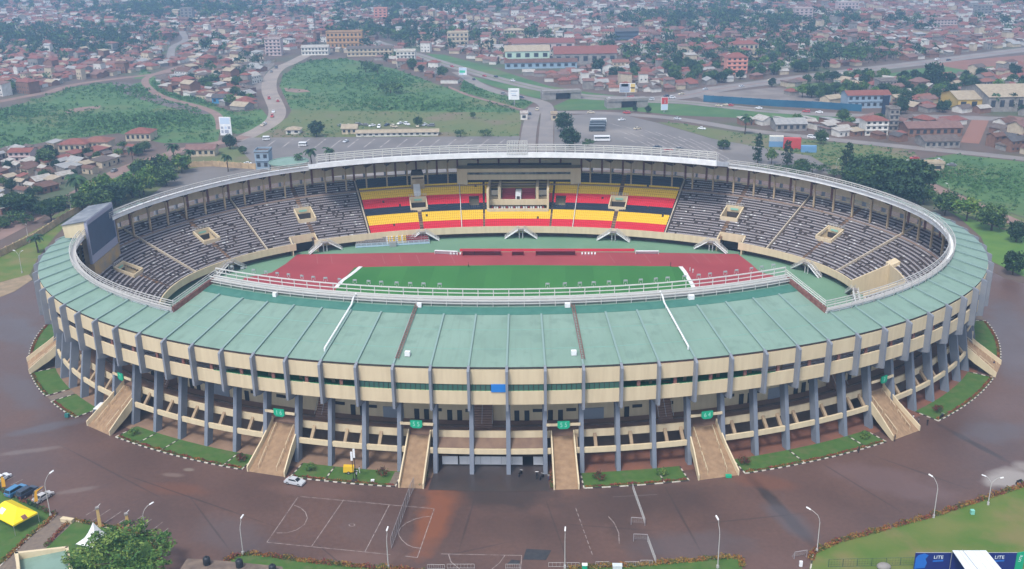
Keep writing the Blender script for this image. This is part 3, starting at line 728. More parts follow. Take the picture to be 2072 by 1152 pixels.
stains(ASPH, [((905, 980), (855, 1115), 3.6, RED_, .85), ((880, 985), (930, 1010), 4, RED_, .5), ((940, 990), (1100, 1000), 7, DK_, .75), ((1000, 1050), (1080, 1080), 6, DK_, .25), ((1120, 1040), (1400, 1000), 7, DK_, .35), ((1508, 955), (1655, 1112), 1.5, DK_, .85), ((1560, 1020), (1640, 1090), 3.0, GY_, .6),
  ((1905, 862), (2040, 935), 1.0, DK_, .7), ((2012, 978), (2072, 958), 3.6, PL_, .85), ((2060, 940), (2100, 950), 2.4, PL_, .6), ((1240, 1050), (1340, 1140), 4, DK_, .35), ((1480, 965), (1600, 985), 3, RED_, .35), ((300, 985), (420, 995), 2.5, RED_, .3), ((560, 985), (720, 1000), 3, (.15, .085, .07), .5),
  ((20, 880), (170, 850), 2.2, GY_, .7), ((0, 920), (120, 905), 1.2, PL_, .22), ((110, 1000), (200, 985), 1.0, PL_, .2), ((330, 960), (370, 963), .9, (.2, .15, .13), .6), ((375, 950), (390, 952), .7, (.22, .18, .15), .7), ((640, 1140), (800, 1130), 3, (.16, .1, .085), .5), ((0, 640), (60, 700), 6, GY_, .7), ((10, 760), (80, 830), 4, GY_, .5), ((2030, 620), (2060, 760), 6, GY_, .6), ((1960, 880), (2072, 870), 5, GY_, .5),
  ((1700, 950), (1900, 1000), 6, (.15, .10, .10), .5), ((700, 1040), (800, 1090), 6, (.11, .075, .07), .5), ((1300, 1110), (1500, 1100), 5, GY_, .45), ((420, 1060), (520, 1110), 5, GY_, .4),
  ((250, 960), (540, 1060), .22, DK_, .6), ((640, 1100), (700, 1150), .2, DK_, .5), ((960, 1010), (930, 1110), .25, DK_, .5), ((1100, 1000), (1150, 1140), .2, DK_, .45), ((1345, 985), (1420, 1120), .25, DK_, .5), ((1420, 1060), (1620, 1040), .22, DK_, .5), ((1650, 930), (1830, 1040), .25, DK_, .5), ((1760, 920), (1960, 990), .3, DK_, .45), ((120, 900), (330, 1010), .25, DK_, .5), ((380, 1000), (470, 1120), .2, DK_, .5), ((1130, 1060), (1330, 1075), .3, DK_, .35), ((900, 1125), (1040, 1095), .25, DK_, .4)])
LOTM = mat('grey_lot_asphalt', (.175, .158, .15), .7, (.14, .127, .122), .05, 8, col3=(.23, .205, .19), scale3=.02)
ROADM = mat('pale_road', (.30, .25, .215), .8, (.24, .20, .18), .08, 7)
ROADG = mat('grey_road', (.24, .21, .195), .8, (.19, .17, .165), .08, 7)
DIRTR = mat('dirt_road', (.26, .17, .14), .9, (.20, .13, .11), .1, 7)
STAIN = mat('red_mud_stain', (.16, .06, .03), .5, (.11, .05, .035), .3, 7)
PATHM = mat('paved_path', (.20, .155, .12), .85, (.15, .12, .10), 1.2, 5)
BRICKF = mat('red_earth_floor', (.20, .085, .055), .9, (.15, .07, .05), .3, 6)
TANF = mat('tan_floor', (.26, .17, .115), .9, (.20, .13, .09), .3, 6)
q = MB(); S_ = 6000; N_ = 24
vs = [(-S_+2*S_*i/N_, -S_+2*S_*j/N_, 0) for j in range(N_+1) for i in range(N_+1)]
q.poly(vs, [(j*(N_+1)+i, j*(N_+1)+i+1, (j+1)*(N_+1)+i+1, (j+1)*(N_+1)+i) for j in range(N_) for i in range(N_)], DIRT)
tag(q.build('ground', fix=False), kind='structure')
# wet asphalt apron round the stadium
apx = [(-200, 1400), (-60, 900), (-40, 620), (0, 590), (70, 545)]
ap = [G(-700, 1300), G(-500, 800), G(-300, 640), G(0, 585), G(60, 548)]
outer = [P(u, -16, 0) for u in usteps(-26, -46, .7)] if False else []
ring_out = []
for i in range(120):
    a = 2*math.pi*i/120-math.pi/2
    ring_out.append((math.cos(a)*158, math.sin(a)*122))
sheet('stadium_apron', ring_out, .012, ASPH)
sheet('forecourt', [G(-700, 1250), G(-560, 820), G(-250, 640), G(5, 590), G(90, 560), G(300, 700), G(700, 820), G(1350, 820), G(1800, 700), G(1990, 540), G(2030, 562), G(2300, 640), G(2700, 800), G(2900, 1250)], .02, ASPH)
def ringsheet(name, d0, d1, u0, u1, z, m):
    q = MB(); strip(q, [(d0, z), (d1, z)], u0, u1, m, .5); o = q.build(name, fix=False)
    if o.data.polygons[0].normal.z < 0: o.data.flip_normals()
    o['kind'] = 'structure'; return o
ringsheet('ground_storey_floor', -.6, 10, -46, 1.6, .04, TANF)
ringsheet('ground_storey_floor', -.6, 10, 1.6, 46, .04, BRICKF)
sheet('entrance_driveway', [P(u, d, 0) for u, d in ((-1.55, -5.5), (-1.55, 9), (0, 9), (1.55, 9), (1.55, -5.5), (0, -5.5))], .05, mat('dark_wet_asphalt', (.045, .038, .038), .35, (.06, .045, .042), .2, 6, spec=.45))
# lawns, paths and painted kerbs round the foot of the stadium
LAWNS = [(2.45, 5.2), (6.75, 11.25), (13.45, 17.4), (18.6, 22.3), (-5.3, -2.42), (-11.25, -6.75), (-14.9, -13.3), (-17.5, -15.4), (-22.0, -18.6), (23.2, 29.4), (-29.4, -23.0), (30.6, 35.4), (-35.4, -30.6), (36.6, 41.5), (-41.5, -36.6)]
for a, b in LAWNS: ringsheet('lawn', -4.75, 1.3, a, b, .09, LAWN)
KW = mat('white_kerb_paint', (.60, .56, .49), .7, (.40, .36, .31), 1.5, 5); KB = mat('black_kerb_paint', (.05, .04, .038), .7)
q = MB()
def kerb_run(q, pts, w=.28, h=.17, step=.95):
    i = 0
    for p0, p1 in zip(pts[:-1], pts[1:]):
        a, b = Vector(p0), Vector(p1); L = (b-a).length; n = max(1, int(L/step)); d = (b-a).normalized()
        nrm = Vector((-d.y, d.x, 0))*w/2
        for k in range(n):
            s, e = a+d*(L*k/n), a+d*(L*(k+1)/n); i += 1
            q.hexa([(s-nrm).to_tuple(), (s+nrm).to_tuple(), (e+nrm).to_tuple(), (e-nrm).to_tuple()], [((s-nrm)+Vector((0, 0, h))).to_tuple(), ((s+nrm)+Vector((0, 0, h))).to_tuple(), ((e+nrm)+Vector((0, 0, h))).to_tuple(), ((e-nrm)+Vector((0, 0, h))).to_tuple()], KW if i % 2 else KB)
for a, b in LAWNS:
    kerb_run(q, [P(u, -4.95, 0) for u in usteps(a, b, .24)])
    kerb_run(q, [P(a, -4.9, 0), P(a, 1.0, 0)]); kerb_run(q, [P(b, -4.9, 0), P(b, 1.0, 0)])
for u in (4.55, 8.5, 10.55, -4.35, -9.5, -7.35, -10.4): kerb_run(q, [P(u, -4.8, .0), P(u, 1.0, .0)], .3, .16)
tag(q.build('kerb'), kind='structure')
ringsheet('footpath', -4.8, 1.0, -2.62, -2.44, .12, PATHM)
for a, b in ((-15.3, -14.95), (-18.5, -17.6), (22.4, 23.0)): ringsheet('footpath', -4.8, 1.2, a, b, .1, PATHM)

# inside: surround, track, pitch
us = [46-92*i/184 for i in range(184)]
sheet('pitch_surround', [P(u, 27.9, 0) for u in us], PZ, mat('green_surround', (.125, .235, .15), .75, (.145, .26, .17), .1, 5))
TRK = mat('red_track', (.275, .042, .050), .75, (.32, .052, .060), .07, 8)
sheet('running_track', [(-76.5, 46.6), (-40, 48.2), (0, 48.9), (40, 48.2), (76.5, 46.2), (79, 36), (80.5, 27), (88, 20), (89, 0), (86, -25), (76, -44), (0, -47), (-76, -44), (-86, -25), (-89, 0), (-88, 22), (-80.5, 27), (-78, 36)], PZ+.02, TRK)
sheet('football_pitch', [(-53.5, 32.4), (-40, 33.4), (0, 34.6), (40, 33.6), (55, 32.4), (56.5, 20), (57, 0), (56, -33), (-55, -33), (-56, 0), (-55, 20)], PZ+.04, mat('pitch_grass', (.030, .140, .030), .9, (.040, .158, .035), .05, 8))
STR = mat('pitch_grass_stripe', (.036, .156, .034), .9, (.044, .172, .038), .06, 8)
for i in range(6):
    x = -44+i*17.6; sheet('mowing_stripe', [(x, 33.2), (x+8.4, 33.2), (x+8.4, -32.6), (x, -32.6)], PZ+.048, STR)
LN = mat('faded_white_line', (.34, .29, .275), .8, (.12, .085, .078), .9, 6, thr=(.45, .72)); LNR = mat('faded_pink_line', (.36, .13, .13), .8)
q = MB()
def gline(q, pts, z, w=.1, m=LN):
    for p0, p1 in zip(pts[:-1], pts[1:]):
        a, b = Vector((p0[0], p0[1], z)), Vector((p1[0], p1[1], z)); d = (b-a)
        if d.length < 1e-4: continue
        d.normalize(); n = Vector((-d.y, d.x, 0))*w/2
        q.face([(a-n), (b-n), (b+n), (a+n)], m)
def arc(cx, cy, r, a0, a1, n=14): return [(cx+r*math.cos(R(a0+(a1-a0)*i/n)), cy+r*math.sin(R(a0+(a1-a0)*i/n))) for i in range(n+1)]
for i in range(8):
    y = 36.6+i*1.22; gline(q, [(-70, y), (74, y)], PZ+.03, .05, LNR)
for x in (-67, -62, -44, -38, -32, -20, 34, 46, 62, 66, 70): gline(q, [(x, 36.4), (x-2.5 if x < 0 else x-1.6, 46.0)], PZ+.034, .16, LNR)
gline(q, arc(-56, 36, 9, 20, 100), PZ+.034, .12, LNR)
tag(q.build('track_lines', fix=False), kind='structure')
for cx, pts in ((0, [(-51.6, 33.0), (-52.6, 28), (-53.7, 23.5), (-55.0, 19.0), (-55.8, 12)]), (1, [(55.4, 32.6), (56.2, 27), (56.5, 22), (57.0, 16), (57.2, 10)])):
    q = MB()
    for a, b in zip(pts[:-1], pts[1:]):
        n = .65; q.hexa([(a[0]-n, a[1], PZ+.04), (a[0]+n, a[1], PZ+.04), (b[0]+n, b[1], PZ+.04), (b[0]-n, b[1], PZ+.04)], [(a[0]-n, a[1], PZ+.16), (a[0]+n, a[1], PZ+.16), (b[0]+n, b[1], PZ+.16), (b[0]-n, b[1], PZ+.16)], WHITE)
    tag(q.build('white_cover_strip'), 'white strip of covering laid along the '+('left' if cx == 0 else 'right')+' end of the grass pitch', 'cover strip')
# benches and dugouts on the far touchline
def long_box(name, label, cat, pa, pb, dep, h, m, m2=None, seats=None, z=PZ):
    a, b = Vector((*pa[:2], z)), Vector((*pb[:2], z)); d = (b-a); L = d.length; rz = math.atan2(d.y, d.x)
    t = thing(name, label, cat, ((a+b)/2).to_tuple(), rz)
    q = MB(); q.box((0, dep/2, h/2), (L, .12, h), m); q.box((0, 0, h+.06), (L, dep, .12), m)
    for s in (-1, 1): q.box((s*(L/2-.06), 0, h/2), (.12, dep-.1, h-.02), m)
    q.build('shelter_shell', t)
    if seats:
        q = MB(); n = int(L/.62)
        for i in range(n):
            x = -L/2+.4+i*.62; q.box((x, .25, .42), (.5, .45, .1), seats); q.box((x, .46, .72), (.5, .08, .55), seats)
        q.build('bench_seats', t)
    return t
dg = [((880, 514), (926, 516), .9, 1.2, WHITE, None, 'white_bench', 'long white bench at the near end of the touchline shelters', 'bench'),
      ((936, 517), (1014, 517), 1.8, 1.7, SEATD, SEATD, 'dugout', 'dark red dugout with seats, left of the midline gap', 'dugout'),
      ((1036, 517), (1060, 517), 1.6, 1.5, SEATD, SEATD, 'dugout', 'short dark red officials shelter in the middle of the touchline', 'dugout'),
      ((1084, 517), (1164, 517), 1.8, 1.7, SEATD, SEATD, 'dugout', 'dark red dugout with seats, right of the midline gap', 'dugout'),
      ((1286, 514), (1333, 514), .9, 1.0, WHITE, None, 'white_bench', 'long white bench right of the red touchline boards', 'bench')]
for a, b, dep, h, m, st, nm, lb, ct in dg: long_box(nm, lb, ct, G(*a, PZ), G(*b, PZ), dep, h, m, None, st)
q = MB(); a, b = G(930, 511, PZ), G(1284, 511, PZ); q.hexa([(a[0], a[1]+1, PZ), (b[0], b[1]+1, PZ), (b[0], b[1]+1.15, PZ), (a[0], a[1]+1.15, PZ)], [(a[0], a[1]+1, PZ+1.0), (b[0], b[1]+1, PZ+1.0), (b[0], b[1]+1.15, PZ+1.0), (a[0], a[1]+1.15, PZ+1.0)], SEATR)
tag(q.build('advertising_board'), 'long plain red advertising board behind the dugouts', 'board')
for i, (x0, n) in enumerate(((912, 4), (1178, 5))):
    for k in range(n):
        p = G(x0+k*6.5, 516.5, PZ); q = MB(); q.box((0, 0, .45), (.5, .5, .08), WHITE); q.box((0, .23, .75), (.5, .06, .6), WHITE)
        for sx in (-.2, .2):
            for sy in (-.2, .2): q.bar((sx, sy, 0), (sx, sy, .45), .03, WHITE)
        tag(q.build('plastic_chair', loc=p), 'white plastic chair in the short row '+('beside the left white bench' if i == 0 else 'between the right dugout and the red board'), 'chair', 'white plastic chairs by the touchline')
# mobile tribune on the left of the far touchline
pa, pb = G(718, 505, PZ), G(868, 496, PZ); d = Vector((pb[0]-pa[0], pb[1]-pa[1], 0)); L = d.length
tb = thing('mobile_tribune', 'pale blue and white mobile stand with rows of seats beside the track', 'stand', ((pa[0]+pb[0])/2, (pa[1]+pb[1])/2+2, PZ), math.atan2(d.y, d.x))
q = MB()
for i in range(4): q.box((0, i*.9, .8+i*.45), (L, .9, .1), CONCG)
for i in range(15):
    x = -L/2+L*i/14; q.bar((x, -.4, 0), (x, -.4, 1.3), .07, WHITE); q.bar((x, 3.1, 0), (x, 3.1, 3.0), .07, WHITE); q.bar((x, -.4, 0), (x, 3.1, 2.0), .05, STEEL)
for z in (.6, 1.0, 1.4): q.bar((-L/2, -.45, z), (L/2, -.45, z), .08, mat('pale_blue_steel', (.35, .48, .58), .5))
q.box((0, -.5, .35), (L, .06, .5), MATS['pale_blue_steel']); q.build('tribune_frame', tb)
q = MB()
for i in range(4):
    for k in range(int(L/.6)):
        x = -L/2+.4+k*.6; m = CONCG if x < -2 else (SEATY if x < 5 and k % 3 else SEATD if x > 5 else WHITE)
        q.box((x, .1+i*.9, 1.1+i*.45), (.45, .4, .35), m)
q.build('tribune_seats', tb)
q = MB(); q.box((0, -1.2, .9), (2.4, 1.6, 1.6), STEEL); q.bar((-1.1, -1.9, 0), (-1.1, .2, 3.4), .09, MATS['pale_blue_steel']); q.bar((1.1, -1.9, 0), (1.1, .2, 3.4), .09, MATS['pale_blue_steel']); q.build('tribune_steps', tb)

# scoreboard on the left-hand curve
sb = thing('scoreboard', 'big blank video scoreboard in a cream and grey housing on the left curve', 'scoreboard', (-123.8, 1.2, 0), R(3))
q = MB(); q.hexa([(-6.2, -10.4, 27.4), (0, -10.4, 27.0), (0, 10.4, 27.0), (-6.2, 10.4, 27.4)], [(-6.6, -10.4, 31.0), (0, -10.4, 32.0), (0, 10.4, 32.0), (-6.6, 10.4, 31.0)], CREAM); q.hexa([(-2.2, -9, 17.5), (0, -9, 17.5), (0, 9, 17.5), (-2.2, 9, 17.5)], [(-2.2, -9, 27.2), (0, -9, 27.0), (0, 9, 27.0), (-2.2, 9, 27.2)], CREAM2); q.build('housing', sb)
q = MB(); q.box((.3, 0, 20.3), (.8, 20.9, 2.4), mat('lavender_grey', (.30, .31, .40), .5)); q.box((.3, 0, 31.6), (.8, 20.9, 1.3), MATS['lavender_grey'])
for s in (-1, 1): q.box((.3, s*10.2, 26.2), (.8, .5, 9.6), MATS['lavender_grey'])
q.build('screen_frame', sb)
q = MB(); q.box((.42, 0, 26.25), (.3, 19.9, 9.4), mat('dark_blue_screen', (.045, .075, .13), .35, (.05, .085, .145), .4, 3)); q.build('screen', sb)
q = MB(); q.hexa([(-6.9, -10.7, 31.06), (.5, -10.7, 32.2), (.5, 10.7, 32.2), (-6.9, 10.7, 31.06)], [(-6.9, -10.7, 31.26), (.5, -10.7, 32.4), (.5, 10.7, 32.4), (-6.9, 10.7, 31.26)], mat('dark_sheet', (.10, .11, .13), .4, (.22, .23, .25), .3, 3)); q.build('cover_sheet', sb)
q = MB(); q.box((.2, 0, 16.8), (1.6, 20.8, 4.4), mat('ochre_base', (.45, .30, .13), .8, (.30, .26, .2), .3, 4)); q.build('plinth', sb)
# ------------------------------------------------------------------ PLANTS: builders
LEAF = [mat('leaf_dark', (.026, .062, .024), .75), mat('leaf_mid', (.042, .095, .030), .75), mat('leaf_light', (.075, .135, .036), .75)]
LEAFB = [mat('leaf_bright', (.08, .165, .03), .75), mat('leaf_bright_deep', (.04, .105, .025), .75), mat('leaf_yellow_green', (.15, .22, .045), .75)]
LEAFD = [mat('leaf_blackish', (.016, .040, .022), .75), mat('leaf_deep', (.024, .058, .028), .75), mat('leaf_dark', (0, 0, 0))]
BARK = mat('bark', (.10, .075, .055), .9, (.06, .045, .035), 3, 4)
HEDGE = [mat('hedge_orange', (.30, .125, .032), .8), mat('hedge_red', (.20, .05, .04), .8), mat('hedge_green', (.08, .11, .028), .8), mat('hedge_gold', (.28, .185, .045), .8)]
REDL = [mat('red_leaf', (.16, .035, .03), .8), mat('red_leaf_dark', (.09, .03, .022), .8), LEAF[1]]
def leaf(mb, p, s, m, rg, up=.35):
    a = rg.uniform(0, 6.283); el = rg.uniform(-.9, .9)
    n = Vector((math.cos(a)*math.cos(el), math.sin(a)*math.cos(el), math.sin(el)+up)).normalized()
    u = n.orthogonal().normalized(); v = n.cross(u); t = rg.uniform(0, 6.283)
    u, v = u*math.cos(t)+v*math.sin(t), v*math.cos(t)-u*math.sin(t); s2 = s*rg.uniform(.55, 1)
    p = Vector(p); mb.face([p-u*s, p-v*s2*.6, p+u*s, p+v*s2*.6], m)
def crown(mb, c, r, clumps, per, size, mats, rg, spread=.42, bottom=-.55, hollow=.35):
    for k in range(clumps):
        while True:
            d = Vector((rg.gauss(0, 1), rg.gauss(0, 1), rg.gauss(0, 1))).normalized()
            if d.z > bottom: break
        q = rg.uniform(hollow, 1)**.5
        cc = Vector((c[0]+d.x*r[0]*q*.85, c[1]+d.y*r[1]*q*.85, c[2]+d.z*r[2]*q*.85))
        sp = spread*rg.uniform(.6, 1.25); tint = rg.random()
        for i in range(per):
            e = Vector((rg.gauss(0, 1), rg.gauss(0, 1), rg.gauss(0, .75))); e = e.normalized()*rg.random()**.4*sp
            p = (cc.x+e.x*r[0], cc.y+e.y*r[1], cc.z+e.z*r[2])
            m = mats[min(2, max(0, int(tint*3+rg.uniform(-.6, .6))))]
            leaf(mb, p, size*rg.uniform(.7, 1.2), m, rg)
def trunk(mb, h, r, rg, limbs=5, spread=2.0, top=None):
    x = y = 0; pts = [(0, 0, -.2)]
    for i in range(1, 5):
        x += rg.uniform(-.12, .12)*h*.12; y += rg.uniform(-.12, .12)*h*.12; pts.append((x, y, h*i/4))
    for i in range(4): mb.bar(pts[i], pts[i+1], r*(1-.15*i), BARK, 7, r*(1-.15*(i+1)))
    for k in range(limbs):
        a = 6.283*k/limbs+rg.uniform(-.4, .4); z = h*rg.uniform(.55, .98)
        b = pts[3 if z > h*.75 else 2]; e = (b[0]+math.cos(a)*spread*rg.uniform(.6, 1), b[1]+math.sin(a)*spread*rg.uniform(.6, 1), z+spread*rg.uniform(.3, .8))
        mb.bar((b[0], b[1], min(z, h)), e, r*.42, BARK, 5, r*.12)
def tree_proto(kind, seed):
    rg = random.Random(seed); c = MB(); t = MB()
    if kind == 'round':       # dense rounded crown, 8 m tall
        trunk(t, 2.6, .3, rg, 6, 2.0); crown(c, (0, 0, 4.3), (3.3, 3.3, 3.4), 60, 26, .44, LEAF, rg, .4, -.75)
    elif kind == 'dark':
        trunk(t, 2.6, .3, rg, 6, 2.0); crown(c, (0, 0, 4.2), (3.2, 3.2, 3.6), 60, 28, .42, LEAFD, rg, .36, -.8)
    elif kind == 'loose':
        trunk(t, 3.6, .24, rg, 7, 2.4); crown(c, (0, 0, 4.6), (3.2, 3.0, 2.9), 38, 24, .42, LEAFB, rg, .36, -.6)
    elif kind == 'spreading':  # flat umbrella
        trunk(t, 3.4, .42, rg, 9, 4.2)
        crown(c, (0, 0, 4.9), (6.0, 6.0, 2.6), 110, 30, .46, LEAFD, rg, .24, -.45); crown(c, (0, 0, 6.0), (5.2, 5.2, 1.5), 30, 26, .42, LEAF, rg, .24, 0)
    elif kind == 'tall':
        trunk(t, 5.0, .26, rg, 6, 1.0)
        for i in range(9):
            z = 1.8+i*1.05; rr = 1.9*(1-((i-2.2)/8.4)**2) if i > 2 else 1.5+.2*i
            crown(c, (rg.uniform(-.3, .3), rg.uniform(-.3, .3), z), (rr, rr, .95), 8, 22, .30, LEAFD, rg, .5, -.9)
    elif kind == 'bush':
        t.bar((0, 0, -.1), (.1, 0, 1.0), .12, BARK, 5, .06); crown(c, (0, 0, 1.3), (1.8, 1.8, 1.25), 20, 24, .22, LEAF, rg, .42, -.5)
    elif kind == 'palm':
        pts = [(0, 0, -.2), (.1, .05, 2.2), (.25, .1, 4.6), (.3, .15, 6.6)]
        for i in range(3): t.bar(pts[i], pts[i+1], .26-.03*i, BARK, 7, .23-.03*i)
        for k in range(22):
            a = 6.283*k/22+rg.uniform(-.15, .15); el = rg.uniform(-.25, 1.0); L = rg.uniform(2.5, 3.2); prev = Vector((.3, .15, 6.6)); d = Vector((math.cos(a)*math.cos(el), math.sin(a)*math.cos(el), math.sin(el)))
            side = Vector((-math.sin(a), math.cos(a), 0))
            for i in range(7):
                nx = prev+d*L/7; d = (d+Vector((0, 0, -.24))).normalized(); w = .62*(1-(i/7)**2)+.1; m = LEAFD[1] if k % 3 else LEAF[1]
                for s in (-1, 1):
                    c.face([prev, nx, nx+side*s*w+Vector((0, 0, -.22))+d*.25, prev+side*s*w+Vector((0, 0, -.22))+d*.25], m)
                prev = nx
    return c.mesh(kind+'_crown', fix=False), t.mesh(kind+'_trunk', smooth=True)
KIND_H = {'round': 7.8, 'dark': 7.8, 'loose': 7.6, 'spreading': 7.5, 'tall': 11.2, 'bush': 2.5, 'palm': 7.4}
NAMES = {'round': ('broadleaf_tree', 'tree'), 'dark': ('dark_tree', 'tree'), 'loose': ('young_tree', 'tree'), 'spreading': ('umbrella_tree', 'tree'), 'tall': ('cypress_tree', 'tree'), 'bush': ('shrub', 'shrub'), 'palm': ('palm_tree', 'palm')}
PROTO = {}
for i, kd in enumerate(KIND_H):
    PROTO[kd] = [tree_proto(kd, 31+i*7+j) for j in range({'round': 4, 'dark': 3, 'palm': 2, 'bush': 3}.get(kd, 2))]
TREES = []          # (root, kind, zone) so that labels can be told apart afterwards
def tree(kind, p, h, zone, label=None, seed=None, wide=1.0, group=None):
    rg = random.Random(int(p[0]*13+p[1]*7)); cm, tm = rg.choice(PROTO[kind]); s = h/KIND_H[kind]
    nm, ct = NAMES[kind]
    t = thing(nm, label or nm, ct, p, rg.uniform(0, 6.28), group); t.scale = (s*wide, s*wide, s)
    link('crown', cm, t); link('trunk', tm, t)
    if not label: TREES.append((t, kind, zone))
    return t
def hpx(px, py, top):
    """height of something standing at (px, py) whose top shows at y = top"""
    a = G(px, py); best = 0
    lo, hi = 0., 80.
    for _ in range(40):
        m = (lo+hi)/2
        if proj((a[0], a[1], m))[1] > top: lo = m
        else: hi = m
    return lo
def ptree(kind, px, py, top, zone=None, label=None, wide=1.0): return tree(kind, G(px, py), hpx(px, py, top), zone, label, wide=wide)
def hedge(px, w, h, label, mats=HEDGE, dens=60, z=0.0, pts=None):
    rg = random.Random(int(px[0][0]+px[0][1]) if px else 5); q = MB(); pts = pts or [G(x, y) for x, y in px]
    for a, b in zip(pts[:-1], pts[1:]):
        L = math.hypot(b[0]-a[0], b[1]-a[1]); n = max(1, int(L*dens*w))
        for i in range(n):
            t = rg.random(); lat = rg.uniform(-w/2, w/2); dx, dy = (b[0]-a[0])/L, (b[1]-a[1])/L; hh = h*(.75+.3*math.sin((a[0]+dx*L*t)*1.7)+.2*math.sin((a[1]+dy*L*t)*4.1))
            x, y = a[0]+dx*L*t-dy*lat, a[1]+dy*L*t+dx*lat
            m = mats[(int((x*.5+y*.35)) + rg.choice((0, 0, 0, 1, 2))) % len(mats)]
            leaf(q, (x, y, z+rg.uniform(.1, 1)*hh), .2, m, rg)
    return tag(q.build('flower_hedge', fix=False), label, 'hedge')

# ------------------------------------------------------------------ FORECOURT: lawns, hedges, markings
LA = [(-160, 930), (0, 990), (48, 1014), (95, 1036), (113, 1041), (100, 1056), (60, 1086), (30, 1115), (0, 1145), (-160, 1290)]
LB = [(148, 1054), (162, 1052), (185, 1062), (240, 1071), (300, 1090), (322, 1115), (320, 1140), (312, 1180), (170, 1330), (-40, 1290), (60, 1152), (95, 1108), (140, 1066)]
LC = [(452, 1140), (485, 1123), (520, 1123), (640, 1140), (760, 1151), (860, 1160), (880, 1260), (430, 1260)]
LD = [(1090, 1160), (1150, 1151), (1290, 1146), (1480, 1129), (1500, 1134), (1502, 1150), (1510, 1260), (1090, 1260)]
LE = [(1638, 1150), (1643, 1122), (1652, 1114), (1700, 1096), (1800, 1070), (1900, 1043), (1960, 1022), (2072, 984), (2300, 900), (2700, 1000), (2900, 1400), (1600, 1400)]
LF = [(-200, 600), (0, 509), (60, 472), (130, 436), (180, 410), (215, 395), (190, 430), (150, 440), (110, 480), (78, 520), (60, 556), (0, 571), (-120, 640)]
LR = [(1915, 425), (1990, 452), (2072, 478), (2300, 560), (2250, 640), (2062, 556), (2008, 530), (1985, 480), (1940, 440)]
gsheet('lawn', LA, .06, LAWN); gsheet('lawn', LB, .06, LAWN); gsheet('lawn', LC, .06, LAWN); gsheet('lawn', LD, .06, LAWN)
gsheet('lawn', LE, .06, LAWN2); gsheet('lawn', LF, .055, LAWN2); gsheet('lawn', LR, .055, mat('side_lawn', (.075, .16, .03), .9, (.10, .185, .035), .15, 6))
gsheet('footpath', [(113, 1043), (140, 1049), (148, 1054), (140, 1066), (95, 1108), (60, 1152), (-40, 1290), (-160, 1290), (0, 1145), (30, 1115), (60, 1086), (100, 1056)], .045, PATHM)
gsheet('dirt_verge', [(-40, 610), (-20, 580), (0, 572), (58, 556), (66, 566), (30, 590), (0, 602)], .058, mat('sandy_verge', (.30, .22, .14), .9, (.22, .17, .11), .4, 5))
q = MB(); kerb_run(q, [G(*p) for p in ((113, 1043), (100, 1057), (60, 1088), (30, 1117), (0, 1147))], .25, .16, 1.6); kerb_run(q, [G(*p) for p in ((148, 1054), (185, 1063), (240, 1073), (300, 1092), (322, 1116), (320, 1142))], .25, .16, 1.6)
kerb_run(q, [G(*p) for p in ((1640, 1152), (1645, 1124), (1653, 1116))], .25, .16, 1.4)
tag(q.build('kerb'), kind='structure')
hedge([(-60, 965), (0, 991), (48, 1015), (95, 1037), (113, 1042)], 1.1, .9, 'dark red and green hedge between the parked cars and the yellow tent', [HEDGE[2], LEAF[1], HEDGE[1], LEAF[0]])
hedge([(111, 1043), (98, 1056), (60, 1085), (30, 1114), (0, 1143)], 1.0, .7, 'orange flowering hedge on the tent side of the brown path')
hedge([(140, 1058), (118, 1080), (92, 1108)], .8, .7, 'red flowering hedge along the brown path beside the white tent', [HEDGE[1], HEDGE[1], HEDGE[0], HEDGE[2]])
hedge([(150, 1053), (185, 1061), (240, 1070), (300, 1089), (322, 1114), (320, 1142)], 1.0, .7, 'mixed hedge round the lawn with the big bright tree', [HEDGE[2], HEDGE[0], LEAFB[1], HEDGE[3]])
hedge([(455, 1138), (485, 1123), (520, 1122), (640, 1139), (760, 1150), (860, 1158)], 1.2, .8, 'orange and gold hedge beside the brown roof with water tanks')
hedge([(1150, 1150), (1290, 1145), (1480, 1128), (1500, 1133), (1502, 1150)], 1.2, .8, 'gold and orange hedge round the small lawn at the bottom edge', [HEDGE[3], HEDGE[0], HEDGE[2], HEDGE[3]])
hedge([(1640, 1135), (1645, 1119), (1700, 1095), (1800, 1069)], 1.3, .9, 'orange hedge edging the big right lawn, near stretch by the curved lamp')
hedge([(1808, 1066), (1900, 1041), (1960, 1020), (2072, 983), (2200, 940)], 1.3, .9, 'red and orange hedge edging the big right lawn, far stretch')
def loop_pts(a, b, d): return [P(u, d, 0) for u in usteps(a, b, .3)]
WHERE = {2.45: 'right of the driveway, nearest the entrance', 6.75: 'between the 64 and 3 gate stairs', 13.45: 'past gate 3 stairs on the right', -5.3: 'between gate 16 and the left 55 stairs', -11.25: 'between gate 7 and gate 16 stairs', -14.9: 'just past gate 7 stairs on the left', -17.5: 'below the far left stairs', 18.6: 'past the far right stairs', -22.0: 'past the far left stairs'}
for a, b in LAWNS:
    if a in WHERE: hedge([], .6, .45, 'low rusty border hedge on the stadium lawn '+WHERE[a], [HEDGE[0], HEDGE[1], HEDGE[2], HEDGE[1]], 80, 0, loop_pts(a+.05, b-.05, -4.3))
for u0, lb in ((-1.75, 'short border hedge left of the dark entrance driveway'), (1.66, 'short border hedge right of the dark entrance driveway')):
    hedge([], 1.1, .6, lb, [HEDGE[2], HEDGE[1], LEAF[1], HEDGE[0]], 70, 0, [P(u0, -4.6, 0), P(u0, -1, 0), P(u0, 1.5, 0)])
